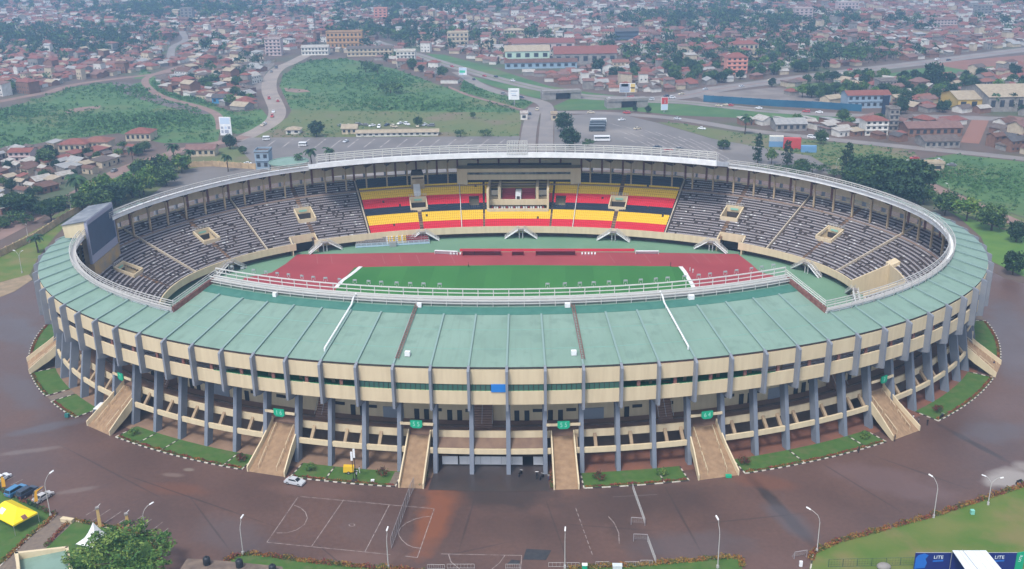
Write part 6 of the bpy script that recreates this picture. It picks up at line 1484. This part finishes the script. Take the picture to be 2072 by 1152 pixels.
wall_run('site_hoarding', 'long blue hoarding along the highway right of the junction', 'hoarding', [(1424, 206), (1500, 211), (1575, 216), (1660, 220), (1742, 226)], 4.2, .2, mat('blue_hoarding', (.016, .085, .155), .6, (.025, .11, .19), .1, 3), 5)
p = G(1789, 234); t = thing('dark_tower', 'tall narrow black monolith tower by the highway', 'tower', p); SPECIAL.append((p[0], p[1], 8)); q = MB(); hh = hpx(1789, 234, 193); q.hexa([(-1.6, -1.2, 0), (1.6, -1.2, 0), (1.6, 1.2, 0), (-1.6, 1.2, 0)], [(-1.5, -1.1, hh*.97), (1.9, -1.1, hh), (1.9, 1.1, hh), (-1.5, 1.1, hh*.97)], mat('black_panel', (.02, .03, .055), .5)); q.build('shaft', t)
q = MB(); q.box((0, 0, .3), (4.2, 3.6, .6), CONCG); q.build('base', t)
p = G(640, 92); t = thing('radio_mast', 'thin lattice radio mast in the haze above the orange block', 'mast', p); q = MB(); hh = hpx(640, 92, 22)
for a in range(3): q.bar((1.2*math.cos(a*2.1), 1.2*math.sin(a*2.1), 0), (.25*math.cos(a*2.1), .25*math.sin(a*2.1), hh), .1, DARK, 4)
for i in range(16):
    z = hh*i/16; r_ = 1.2-.95*i/16
    for a in range(3): q.bar((r_*math.cos(a*2.1), r_*math.sin(a*2.1), z), ((r_-.06)*math.cos((a+1)*2.1), (r_-.06)*math.sin((a+1)*2.1), z+hh/16), .05, DARK, 3)
q.build('lattice', t); q = MB(); q.box((0, 0, .2), (3, 3, .4), CONCG); q.build('base', t)
def billboard(label, px, py, x0, x1, y0, y1, faces, rz=0.0, text=None):
    """py foot; x0..x1, y0..y1 outline of the panel in the picture; faces [(fraction box, material)]"""
    p = G(px, py); s = scale_at(p); w = (x1-x0)/s; zt, zb = hpx(px, py, y0), hpx(px, py, y1); t = thing('billboard', label, 'billboard', p, rz); SPECIAL.append((p[0], p[1], w*.6)); ox = ((x0+x1)/2-px)/s
    q = MB(); q.bar((0, .2, 0), (0, .2, zb+.4), .35, STEEL, 8); q.bar((ox-w*.4, .25, zb), (ox+w*.4, .25, zb), .15, STEEL); q.build('pole', t)
    q = MB(); q.box((ox, 0, (zt+zb)/2), (w, .5, zt-zb), WHITE); q.build('panel', t)
    for (a, b, c, d), m in faces:
        q = MB(); q.box((ox-w/2+w*(a+c)/2, -.27, zb+(zt-zb)*(b+d)/2), (w*(c-a), .06, (zt-zb)*(d-b)), m); q.build('printed_area', t)
    for tx, sz, fx, fy, m in text or []: lettering(tx, sz*(zt-zb), m, t, (ox-w/2+w*fx, -.33, zb+(zt-zb)*fy), (R(90), 0, 0))
    return t
PBL = mat('pale_blue_print', (.48, .58, .70), .6); GRP = mat('green_print', (.05, .45, .28), .6); RDP = mat('red_print', (.50, .06, .06), .6); TLP = mat('teal_print', (.04, .22, .32), .6); GYP = mat('grey_print', (.30, .33, .40), .6); YLP = mat('yellow_print', (.62, .45, .16), .6)
billboard('tall white and pale blue billboard behind the round dark tree, left of the winding road', 462, 290, 448, 472, 237, 274, [((.08, .62, .92, .95), PBL), ((.1, .35, .3, .48), GYP), ((.42, .35, .62, .48), PBL), ((.7, .35, .92, .5), GYP), ((.1, .12, .3, .28), GYP), ((.4, .12, .75, .3), GYP)], -.1)
billboard('small billboard with green print above the middle meadow', 937, 160, 929, 945, 137, 152, [((.02, .62, .98, .98), PBL), ((.05, .3, .8, .62), GRP), ((.05, .05, .6, .3), PBL)], -.15)
billboard('square white billboard left of the boulevard', 1041, 214, 1029, 1051, 179, 202, [((.2, .72, .85, .8), GYP), ((.25, .5, .7, .56), PBL), ((.3, .34, .75, .42), GYP)], -.1)
billboard('wide teal and yellow billboard on a post by the highway', 1267, 196, 1253, 1285, 169, 187, [((.02, .08, .64, .96), GYP), ((.12, .65, .55, .96), TLP), ((.02, .02, .62, .12), PBL), ((.7, .03, .98, .96), YLP), ((.7, .42, .98, .56), GYP)])
billboard('narrow red and white billboard on the green verge', 1344, 228, 1337, 1351, 197, 223, [((.04, .47, .96, .98), RDP), ((.45, .52, .6, .8), WHITE), ((.05, .03, .96, .45), PBL)], .2)
# containers, buses and other big vehicles
def container(label, px, py, wpx, toppx, m, m2=None, dep=2.6):
    p = G(px, py); w = wpx/scale_at(p); h = hpx(px, py, toppx); t = thing('shipping_container', label, 'container', (p[0], p[1]+dep/2, 0), -.12); q = MB()
    q.box((0, 0, h*.26 if m2 else h*.5), (w, dep, h*.5 if m2 else h), m)
    q.build('body', t)
    if m2: q = MB(); q.box((0, .05, h*.755), (w*.99, dep, h*.48), m2); q.build('upper_body', t)
    q = MB()
    for i in range(12): q.box((-w/2+(i+.5)*w/12, -dep/2-.04, h*.5), (w/30, .08, h*.9), m2 if False else m)
    q.build('ribs', t)
CBL = mat('container_blue', (.14, .28, .46), .6); CRD = mat('container_red', (.48, .06, .06), .6)
container('pale container stacked on a blue one behind the right stand trees', 1571, 298, 28, 276, CBL, mat('container_cream', (.62, .60, .52), .6))
container('red container between the pale and the lone blue one', 1603, 302, 34, 280, CRD); container('lone low blue container at the end of the container row', 1637, 309, 30, 296, CBL)
def bus(label, px, py, wpx, m, rz=0.0, h=3.0):
    p = G(px, py); L = wpx/scale_at(p); t = thing('bus', label, 'bus', (p[0], p[1], .08), rz); q = MB(); q.hexa([(-L/2, -1.25, .4), (L/2, -1.25, .4), (L/2, 1.25, .4), (-L/2, 1.25, .4)], [(-L/2+.1, -1.2, h), (L/2-.2, -1.2, h), (L/2-.2, 1.2, h), (-L/2+.1, 1.2, h)], m); q.build('body', t)
    q = MB(); q.box((0, -1.26, h*.68), (L*.9, .06, h*.26), CARG); q.box((L/2-.02, 0, h*.65), (.3, 2.1, h*.3), CARG); q.build('window', t)
    for sx in (-.32, .32):
        for sy in (-1.1, 1.1): q = MB(); n = 10; ring = [(.48*math.cos(6.283*i/n), .48*math.sin(6.283*i/n)) for i in range(n)]; q.hexa([(L*sx+a, sy-.14, .48+b) for a, b in ring], [(L*sx+a, sy+.14, .48+b) for a, b in ring], BLACK); q.build('wheel', t)
WB = paint('bus_white', (.70, .71, .72)); DB = paint('bus_dark', (.06, .075, .09))
bus('white coach alone in the car park right of the boulevard', 1218, 286, 33, WB)
for i, (x, y) in enumerate(((1208, 266), (1209, 261), (1210, 256), (1211, 251))): bus(('nearest', 'second nearest', 'second farthest', 'farthest')[i]+' of four dark coaches parked side by side', x, y, 33, DB if i < 3 else WB, 0, 3.2)
bus('white minibus crossing the left car park', 613, 296, 16, WB, 0, 2.2); bus('white minibus at the top edge of the left car park', 539, 284, 14, WB, .2, 2.2)

# ------------------------------------------------------------------ scattering the town
def inpoly(x, y, poly):
    c = False; j = len(poly)-1
    for i in range(len(poly)):
        xi, yi = poly[i]; xj, yj = poly[j]
        if (yi > y) != (yj > y) and x < (xj-xi)*(y-yi)/(yj-yi)+xi: c = not c
        j = i
    return c
ZONES = [
 ('palm', 'in the roadside settlement by the palm avenue', [(-300, 330), (0, 312), (110, 296), (240, 300), (352, 304), (330, 314), (262, 332), (200, 362), (140, 394), (80, 424), (0, 462), (-300, 600)], 8.2, .13, ['rust-brown', 'grey-brown', 'whitish', 'cream', 'rust-brown', 'silver', 'brick-red'], (4, 8)),
 ('lane', 'between the pink road and the boundary wall', [(-300, 620), (0, 475), (80, 440), (150, 408), (180, 400), (130, 432), (60, 474), (0, 506), (-300, 660)], 13, .55, ['rust-brown', 'grey-brown', 'whitish'], (5, 8)),
 ('west', 'in the hazy town above the left meadow', [(-400, -60), (690, -60), (690, 78), (600, 100), (470, 108), (400, 122), (330, 142), (240, 152), (150, 164), (60, 188), (-60, 206), (-400, 262)], 9.4, .31, ['dusty pink', 'rust-brown', 'brick-red', 'brick-red', 'whitish', 'dusty pink', 'terracotta', 'silver', 'cream'], (5, 10)),
 ('yard', 'in the yards left of the winding road', [(320, 160), (400, 136), (470, 118), (540, 116), (540, 150), (530, 180), (534, 204), (520, 222), (470, 222), (400, 198), (338, 188)], 9, .22, ['grey-brown', 'whitish', 'silver', 'rust-brown', 'cream'], (6, 12)),
 ('centre', 'in the town centre above the middle meadow', [(690, -60), (1190, -60), (1190, 178), (1110, 166), (1000, 132), (905, 104), (868, 102), (850, 118), (935, 184), (870, 160), (800, 132), (700, 114), (660, 100)], 9.4, .31, ['dusty pink', 'rust-brown', 'brick-red', 'grey-brown', 'whitish', 'dusty pink', 'silver'], (5, 10)),
 ('east', 'in the red-roofed suburb beyond the dual carriageway', [(1190, -60), (2400, -60), (2400, 50), (2072, 92), (1879, 117), (1710, 136), (1591, 152), (1456, 170), (1372, 186), (1290, 191), (1190, 184)], 9.4, .31, ['dusty pink', 'brick-red', 'rust-brown', 'terracotta', 'grey-brown', 'whitish', 'dusty pink', 'silver'], (5, 10)),
 ('wedge', 'between the dual carriageway and the highway', [(1560, 176), (1720, 156), (1880, 166), (2072, 134), (2400, 110), (2400, 248), (2072, 236), (1860, 228), (1742, 215), (1620, 200)], 9.4, .31, ['brick-red', 'rust-brown', 'dusty pink', 'cream', 'terracotta', 'whitish', 'grey-brown'], (7, 13)),
 ('stalls', 'among the stalls between highway and service road', [(1380, 246), (1560, 248), (1744, 248), (1760, 262), (1740, 282), (1676, 274), (1600, 266), (1500, 255)], 9, .12, ['whitish', 'cream', 'rust-brown', 'whitish', 'dusty pink', 'silver'], (6, 10)),
 ('quarter', 'in the crowded quarter above the service road', [(1760, 244), (2072, 252), (2400, 268), (2400, 352), (2072, 313), (1845, 290), (1745, 280)], 8.6, .12, ['rust-brown', 'dusty pink', 'brick-red', 'rust-brown', 'grey-brown', 'dark grey'], (6, 10))]
road_clear = [(np.array(c), w/2+4.5) for c, w in ROADS]
def clear(x, y, r):
    for c, w in road_clear:
        if np.min((c[:, 0]-x)**2+(c[:, 1]-y)**2) < (w+r*.5)**2: return False
    for a, b, q_ in SPECIAL:
        if (a-x)**2+(b-y)**2 < (q_+r*.55)**2: return False
    return True
FP = [p for p, m in FIELDS.values()]
cand_h, cand_t = [], []; hr = random.Random(5)
zw = []
for zi, (zk, zl, poly, cell, dens, pal, (s0, s1)) in enumerate(ZONES):
    W_ = [G(x, max(-58, y)) for x, y in poly]; xs = [p[0] for p in W_]; ys = [p[1] for p in W_]
    base = hr.uniform(-.5, .5)
    y = min(ys)
    while y < min(max(ys), 1500):
        x = min(xs)
        while x < max(xs):
            px_, py_ = x+hr.uniform(-.33, .33)*cell, y+hr.uniform(-.33, .33)*cell; X_, Y_ = proj((px_, py_, 0)); x += cell
            if not (-140 < X_ < 2212 and -60 < Y_ < 640): continue
            if not inpoly(X_, Y_, poly) or any(inpoly(X_, Y_, f) for f in FP): continue
            n_ = math.sin(px_*.013+zi)+math.sin(py_*.017+px_*.006+2*zi)
            if not clear(px_, py_, cell*.7): continue
            if hr.random() < dens*(1+.8*n_): cand_t.append((px_, py_, zi, n_))
            else: cand_h.append((px_, py_, zi))
        y += cell
dist = lambda e: (e[0]-CAMLOC[0])**2+(e[1]-CAMLOC[1])**2
cand_h.sort(key=dist)
FORMS = ['gabled', 'gabled', 'hipped', 'lean-to', 'gabled', 'hipped']
fw_, fr_, = MB(), MB()
NEAR_H = 262
for i, (x, y, zi) in enumerate(cand_h):
    zk, zl, poly, cell, dens, pal, (s0, s1) = ZONES[zi]
    rn = hr.choice(pal); form = hr.choice(FORMS) if zk not in ('palm', 'stalls', 'lane') else hr.choice(('lean-to', 'gabled', 'lean-to', 'gabled'))
    big = hr.random() < .12; w = hr.uniform(s0, s1)*(1.35 if big else 1); l = w*hr.uniform(.6, .9); h = hr.choice((2.7, 2.9, 3.1)) if hr.random() > .13 or zk in ('palm', 'stalls') else hr.choice((5.6, 5.8, 8.4))
    if rn in ('whitish', 'silver', 'cream') and form == 'hipped': rn = 'brick-red'
    rz = math.sin(x*.006)*.5+hr.choice((0, 0, R(90)))+hr.uniform(-.15, .15); wm = hr.choice(WALLS[:4] if zk != 'palm' else WALLS[:3])
    if i < NEAR_H: house((x, y, 0), w, l, h, form, rn, wm, rz, zl, openings=(i < 150))
    else:
        house_geo(w, l, h, form, ROOFS[rn], wm, fw_, fr_, o=(x, y, 0), rz=rz)
        if h > 5:
            ops = []; house_geo(w, l, h, 'x', ROOFS[rn], wm, MB(), MB(), ops, o=(x, y, 0), rz=rz)
            for c, z0, z1, ww, r_, dr in ops: rect_face(fw_, c, z0, z1, ww, rz, WIN)
k = len(fw_.v); fw_.v += fr_.v; off = len(fw_.ms)
for f, m in zip(fr_.f, fr_.m): fw_.f.append(tuple(a+k for a in f)); fw_.m.append(fw_.mi(fr_.ms[m]))
tag(fw_.build('distant_houses', fix=False), 'countless small roofs of the hazy town reaching to the top edge', 'houses', kind='stuff')
# trees: the hand-placed ones first
for kd, x, y, top, wd, lb in (
 ('dark', 1141, 266, 226, 1.15, 'dark round tree at the corner of the boulevard, farther of two'), ('dark', 1153, 300, 257, 1.2, 'dark round tree beside the boulevard, nearer of two'), ('bush', 1189, 296, 281, 1.3, 'low round bush right of the two dark boulevard trees'),
 ('tall', 1533, 332, 270, 1.0, 'tall dark cypress behind the right end of the main roof'), ('tall', 1592, 336, 284, 1.25, 'broad dark cypress right of the taller one'), ('loose', 1561, 332, 300, .9, 'thin grey-green tree between two cypresses'),
 ('tall', 1712, 356, 288, 1.2, 'tall loose dark tree left of the spreading canopy'), ('spreading', 1775, 392, 318, 1.15, 'huge dark spreading tree, left crown behind the right stand'), ('spreading', 1835, 398, 325, 1.0, 'huge dark spreading tree, right crown behind the right stand'), ('round', 1720, 362, 330, 1.1, 'rounded tree at the foot of the tall loose one'),
 ('spreading', 1742, 402, 340, .9, 'broad dark tree low between the loose tall tree and the spreading crowns'), ('dark', 1805, 408, 352, 1.5, 'dense dark tree in front of the two spreading crowns'), ('dark', 1850, 412, 358, 1.3, 'dense dark tree below the right spreading crown, nearest the roof edge'), ('round', 1868, 414, 372, 1.2, 'dark tree below the right spreading crown'), ('round', 1912, 436, 385, 1.1, 'leafy tree on the right lawn, leftmost of the middle three'), ('loose', 1955, 448, 398, 1.3, 'leafy tree on the right lawn in the middle of three'), ('round', 2006, 466, 412, 1.25, 'leafy tree on the right lawn, rightmost of three'), ('dark', 2056, 490, 446, 1.1, 'dark tree at the right edge above the round one'), ('dark', 2049, 556, 508, 1.05, 'dense dark globe tree on the right lawn at the edge'),
 ('round', 1661, 292, 262, 1.0, 'round tree by the containers on the service road'), ('palm', 1507, 272, 234, 1.0, 'lone palm at the roadside stalls'), ('round', 1622, 345, 322, 1.6, 'low bushy tree right of the broad cypress'), ('round', 1464, 302, 283, 1.8, 'low wide bushes in the right car park'),
 ('palm', 78, 512, 474, 1.25, 'drooping dark palm on the grass left of the scoreboard'), ('palm', 157, 412, 355, 1.1, 'tall palm beside the pink road'), ('dark', 466, 302, 271, 1.1, 'round clipped dark tree in front of the tall billboard'), ('dark', 641, 277, 243, 1.15, 'dark tree at the edge of the left car park'),
 ('spreading', 40, 440, 392, 1.0, 'wide umbrella tree by the pink road at the left edge'), ('spreading', 105, 452, 404, .8, 'smaller umbrella tree right of the wide one'), ('round', 280, 316, 292, 1.1, 'bushy tree below the orange-red villa'), ('round', 95, 335, 300, 1.3, 'large bushy tree left of the red tiled bungalow'),
 ('palm', 355, 334, 290, .9, 'palm at the end of the tree belt'), ('palm', 270, 330, 298, .8, 'slim palm among the shacks'), ('palm', 388, 338, 302, .9, 'palm by the pale bungalow'), ('palm', 605, 345, 312, .9, 'palm just right of the round green roof'), ('palm', 462, 348, 312, .9, 'palm left of the blue-grey annex'), ('palm', 632, 340, 300, 1.0, 'small palm near the left end of the main roof'), ('palm', 668, 338, 300, .9, 'palm peeping over the left end of the main roof'),
 ('round', 492, 312, 295, 1.2, 'round bush on the grass by the left car park'), ('bush', 932, 277, 262, 1.2, 'round bush at the car park edge, left of two'), ('bush', 982, 276, 261, 1.2, 'round bush at the car park edge, right of two'), ('round', 846, 256, 236, 1.2, 'bushy tree on the olive meadow'), ('round', 957, 240, 226, 1.0, 'round bush in the olive meadow'),
 ('dark', 1822, 232, 196, 1.1, 'big dark tree by the highway right of the black tower'), ('dark', 2046, 224, 188, 1.0, 'dark tree in front of the pale cream shed roof'), ('palm', 2010, 225, 190, 1.0, 'palm in front of the mustard hall'), ('dark', 1896, 160, 132, 1.1, 'dark tree on the bank below the dual carriageway'), ('dark', 1885, 178, 124, .9, 'tall dark tree left of the red earth yard'), ('dark', 1985, 162, 138, 1.2, 'dark tree by the red earth yard'), ('dark', 2048, 148, 128, 1.1, 'dark tree at the right edge by the red earth yard'),
 ('dark', 1285, 226, 214, 1.1, 'small dark tree at the second overpass'), ('dark', 1311, 229, 214, 1.1, 'small dark tree right of the second overpass'), ('dark', 1243, 162, 134, 1.1, 'big round dark tree below the brown hall'), ('dark', 1210, 148, 118, 1.2, 'broad dark tree at the brown hall corner'),
 ('bush', 790, 190, 165, 1.5, 'dark clump in the middle of the meadow slope'), ('bush', 740, 146, 122, 1.0, 'slim dark tree at the top of the meadow'), ('bush', 765, 152, 128, 1.0, 'second slim dark tree at the top of the meadow')):
    ptree(kd, x, y, top, None, lb, wd); SPECIAL.append((*G(x, y)[:2], 5))
# belt of trees between the pink road and the stadium
bl = [('round', 'loose', 'loose', 'dark')[k % 4] for k in range(26)]; br = random.Random(3)
for k in range(26):
    t = k/25; x = 175+190*t+br.uniform(-14, 14); y = 425-80*t+br.uniform(-10, 16)
    tree(bl[k], G(x, y), br.uniform(7.5, 11), 'in the belt beside the pink road', wide=br.uniform(1.0, 1.35))
for k in range(9):
    x = 1510+k*22+br.uniform(-6, 6); tree('bush', G(x, 350+br.uniform(-4, 8)), br.uniform(3, 5), 'along the low hedge line behind the right roof', wide=1.5)
for k in range(14):
    x = -30+k*14; y = 470-k*4.2+br.uniform(-12, 16); tree(('bush', 'round')[k % 2], G(x, y), br.uniform(3, 6), 'in the thicket beside the boundary wall', wide=1.3)
cand_t.sort(key=dist); NEAR_T = 285-len(TREES); far = []
n_real = 0
for (x, y, zi, n_) in cand_t:
    zl = ZONES[zi][1]; kd = hr.choice(('round', 'dark', 'round', 'loose', 'dark'))
    if n_real < NEAR_T: tree(kd, (x, y, 0), hr.uniform(5.5, 9.5)*(.62 if zi < 2 else 1), zl, wide=hr.uniform(1, 1.35)); n_real += 1
    else: far.append((x, y, n_))
fq = MB(); fr2 = random.Random(8)
for x, y, n_ in far:
    big = fr2.random() < .22+.2*n_; h = fr2.uniform(8, 13) if big else fr2.uniform(4, 7); r_ = h*fr2.uniform(.42, .62)
    fq.bar((x, y, 0), (x, y, h*.5), .3, BARK, 4, .2)
    crown(fq, (x, y, h*.6), (r_, r_, h*.4), 9 if big else 6, 11, h*.115, LEAFD if fr2.random() < .5 else LEAF, fr2, .5, -.6)
tag(fq.build('distant_trees', fix=False), 'dark tree clumps scattered through the hazy town', 'trees', kind='stuff')
# rough growth in the meadows
def growth(name, label, polys, n, seed, size=(.5, 1.5)):
    q = MB(); rg = random.Random(seed)
    for poly, cnt in polys:
        pts = [G(x, y) for x, y in poly]; xs = [p[0] for p in pts]; ys = [p[1] for p in pts]; p2 = [(p[0], p[1]) for p in pts]; k = 0; tries = 0
        while k < cnt and tries < cnt*30:
            tries += 1; x, y = rg.uniform(min(xs), max(xs)), rg.uniform(min(ys), max(ys))
            if not inpoly(x, y, p2): continue
            v = math.sin(x*.045+1.3*math.sin(y*.03))+math.sin(y*.06+x*.02)+rg.uniform(-1, 1)
            if rg.random() > max(.06, min(1, (v+1.5)/3.2)): continue
            X_, Y_ = proj((x, y, 0))
            if not (-200 < X_ < 2280): continue
            if any(np.min((c[:, 0]-x)**2+(c[:, 1]-y)**2) < (w-2)**2 for c, w in road_clear): continue
            h = rg.uniform(*size)*(1+.5*max(0, v-1)); w_ = h*rg.uniform(.9, 1.7)
            crown(q, (x, y, h*.35), (w_, w_, h*.6), 3, 5, h*.42, MEADOW, rg, .6, -.2); k += 1
    return tag(q.build(name, fix=False), label, 'undergrowth', kind='stuff')
MEADOW = [mat('meadow_leaf_dark', (.046, .118, .044), .85), mat('meadow_leaf', (.062, .150, .053), .85), mat('meadow_leaf_light', (.082, .178, .060), .85)]
growth('meadow_growth', 'rough green growth over the left meadow', [(FIELDS['left_meadow'][0], 2900), (FIELDS['path_meadow'][0], 500)], 0, 1, (.5, 1.7))
growth('meadow_growth', 'rough green growth over the middle meadow slope', [(FIELDS['middle_meadow'][0], 1900), (FIELDS['verge_4'][0], 300)], 0, 2, (.5, 1.6))
growth('meadow_growth', 'rough green growth over the right meadow and scrub', [(FIELDS['right_meadow'][0], 900), (FIELDS['right_scrub'][0], 500), (FIELDS['verge_5'][0], 200)], 0, 3, (.35, 1.1))
growth('meadow_growth', 'sparse tufts on the olive meadow', [(FIELDS['olive_meadow'][0], 350)], 0, 4, (.3, .8))
# traffic
cr = random.Random(21); cols = [('white', (.75, .76, .78)), ('silver', (.50, .52, .55)), ('navy', (.03, .045, .075)), ('red', (.42, .05, .05)), ('grey', (.16, .16, .17)), ('cream', (.55, .48, .36))]
rn = {'winding_road': 'the winding road', 'highway': 'the highway', 'dual_carriageway': 'the dual carriageway', 'side_road': 'the side road', 'service_road': 'the service road', 'pink_road': 'the pink road', 'boulevard': 'the boulevard'}
seen = {}
for ri, nm, n, lo, hi in ((0, 'winding_road', 9, .2, .98), (1, 'highway', 13, .12, .85), (2, 'dual_carriageway', 14, .1, .85), (3, 'side_road', 3, .15, .8), (6, 'service_road', 5, .1, .7), (7, 'pink_road', 4, .3, .9), (4, 'boulevard', 2, .1, .6)):
    pts, w = ROADS[ri]; fr = sorted(cr.uniform(lo, hi) for _ in range(n)); CC = []
    for f in fr:
        i = int(f*(len(pts)-2)); (x0, y0), (x1, y1) = pts[i], pts[i+1]; a = math.atan2(y1-y0, x1-x0); off = cr.choice((-1, 1))*w*.22; t = f*(len(pts)-2)-i
        X_, Y_ = x0+(x1-x0)*t, y0+(y1-y0)*t; CC.append((proj((X_, Y_, 0))[0], X_-math.sin(a)*off, Y_+math.cos(a)*off, a if off < 0 else a+math.pi))
    CC.sort(); byc = {}
    for c in CC: byc.setdefault(cr.choice(cols), []).append(c)
    for (cn_, cc), L in byc.items():
        for k, (_, X_, Y_, a) in enumerate(L):
            od = '' if len(L) == 1 else ('leftmost ' if k == 0 else 'rightmost ' if k == len(L)-1 else ORD(k)+' from left ' if False else 'middle ')
            lb = (od+cn_+' car driving on '+rn[nm]) if len(L) > 1 else 'only '+cn_+' car driving on '+rn[nm]
            sv = cr.random() < .35
            car('car', lb, (X_, Y_, .1), a, paint(cn_, cc), 'suv' if sv else 'sedan', False, 'cars on the roads')
for x, y, c, lb in ((500, 333, 'white', 'white car parked on the tarmac behind the far left roof'), (1850, 322, 'red', 'red wreck in the junk yard behind the right stand'), (1870, 328, 'navy', 'dark wreck in the junk yard'), (1900, 326, 'silver', 'silver wreck at the right end of the junk yard'), (1835, 330, 'white', 'white wreck at the left end of the junk yard'), (1925, 336, 'grey', 'grey wreck at the meadow edge'), (700, 288, 'silver', 'silver car parked in the left car park'), (1420, 262, 'white', 'white car on the far side of the right car park')):
    car('car', lb, G(x, y, .08), cr.uniform(0, 6), paint(c, dict(cols)[c]), 'sedan', False)

pk_c = [('white', 0), ('silver', 1), ('navy', 2), ('red', 3), ('grey', 4), ('cream', 5)]
rowc = {}
for i in range(13):
    cn_ = cr.choice(('white', 'silver', 'grey', 'white', 'cream', 'navy')); rowc.setdefault(cn_, []).append((692+i*15+cr.uniform(-4, 4), 256+cr.uniform(-5, 3)))
for cn_, L in rowc.items():
    for k, (x, y) in enumerate(L): car('parked_car', ('%s %s vehicle' % (('leftmost', 'second', 'third', 'fourth', 'fifth', 'sixth', 'seventh')[k], cn_) if len(L) > 1 else 'only %s vehicle' % cn_)+' in the loose row behind the long cream shed', G(x, y, .06), cr.uniform(0, 6.28), paint(cn_, dict(cols)[cn_]), 'suv' if k % 2 else 'sedan', False, 'vehicles behind the long cream shed')
for i, (x, y) in enumerate(((1150, 330), (1172, 322), (1330, 300), (1352, 306), (1374, 303), (1290, 262), (1258, 244))):
    cn_ = cols[i % 6][0]; car('parked_car', cn_+' car parked in the right car park, '+('below the dark trees', 'just above the roof edge', 'in the middle bays', 'in the middle bays beside others', 'last of the middle bays', 'among the upper bays', 'near its top edge')[i], G(x, y, .08), .4+cr.uniform(-.2, .2), paint(cn_, cols[i % 6][1]), 'sedan', False)

# ------------------------------------------------------------------ labels that single out repeats
ORDW = ['first', 'second', 'third', 'fourth', 'fifth', 'sixth', 'seventh', 'eighth', 'ninth', 'tenth', 'eleventh', 'twelfth', 'thirteenth', 'fourteenth', 'fifteenth', 'sixteenth', 'seventeenth', 'eighteenth', 'nineteenth', 'twentieth']
def ordinal(i, n):
    if n == 1: return 'only'
    if i == 0: return 'leftmost'
    if i == n-1: return 'rightmost'
    return (ORDW[i] if i < 20 else '%dth' % (i+1))+' from left'
gh = {}
for t, rn_, form, nm, zone in HOUSES: gh.setdefault((rn_, form, nm, zone), []).append(t)
for (rn_, form, nm, zone), L in gh.items():
    L.sort(key=lambda t: proj(t.location)[0])
    for i, t in enumerate(L):
        t['label'] = '%s %s %s%s %s' % (ordinal(i, len(L)), rn_, form.replace('-', ' ')+' ', nm, zone); t['category'] = nm; t['group'] = '%ss %s' % (nm, zone)
gt = {}
DESC = {'round': 'rounded green tree', 'dark': 'dense dark tree', 'loose': 'bright loose tree', 'bush': 'low bush', 'spreading': 'umbrella tree', 'palm': 'palm', 'tall': 'cypress'}
for t, kd, zone in TREES: gt.setdefault((kd, zone), []).append(t)
for (kd, zone), L in gt.items():
    L.sort(key=lambda t: proj(t.location)[0])
    for i, t in enumerate(L): t['label'] = '%s %s %s' % (ordinal(i, len(L)), DESC[kd], zone); t['group'] = 'trees '+zone

# ------------------------------------------------------------------ haze
hz = MB(); hz.box((0, 0, 64.5), (12400, 12400, 131), None) if False else None
me = bpy.data.meshes.new('haze'); S2 = 6200; z0, z1 = -2.0, 122.0
me.from_pydata([(-S2, -S2, z0), (S2, -S2, z0), (S2, S2, z0), (-S2, S2, z0), (-S2, -S2, z1), (S2, -S2, z1), (S2, S2, z1), (-S2, S2, z1)], [], [(0, 3, 2, 1), (4, 5, 6, 7), (0, 1, 5, 4), (1, 2, 6, 5), (2, 3, 7, 6), (3, 0, 4, 7)])
hm = bpy.data.materials.new('haze_air'); hm.use_nodes = True; n = hm.node_tree; n.nodes.clear()
out = n.nodes.new('ShaderNodeOutputMaterial'); pv = n.nodes.new('ShaderNodeVolumePrincipled')
pv.inputs['Color'].default_value = (.40, .66, 1, 1); pv.inputs['Density'].default_value = .00031; pv.inputs['Anisotropy'].default_value = .2
n.links.new(pv.outputs[0], out.inputs['Volume']); me.materials.append(hm)
ho = bpy.data.objects.new('haze', me); COL.objects.link(ho); tag(ho, kind='stuff')
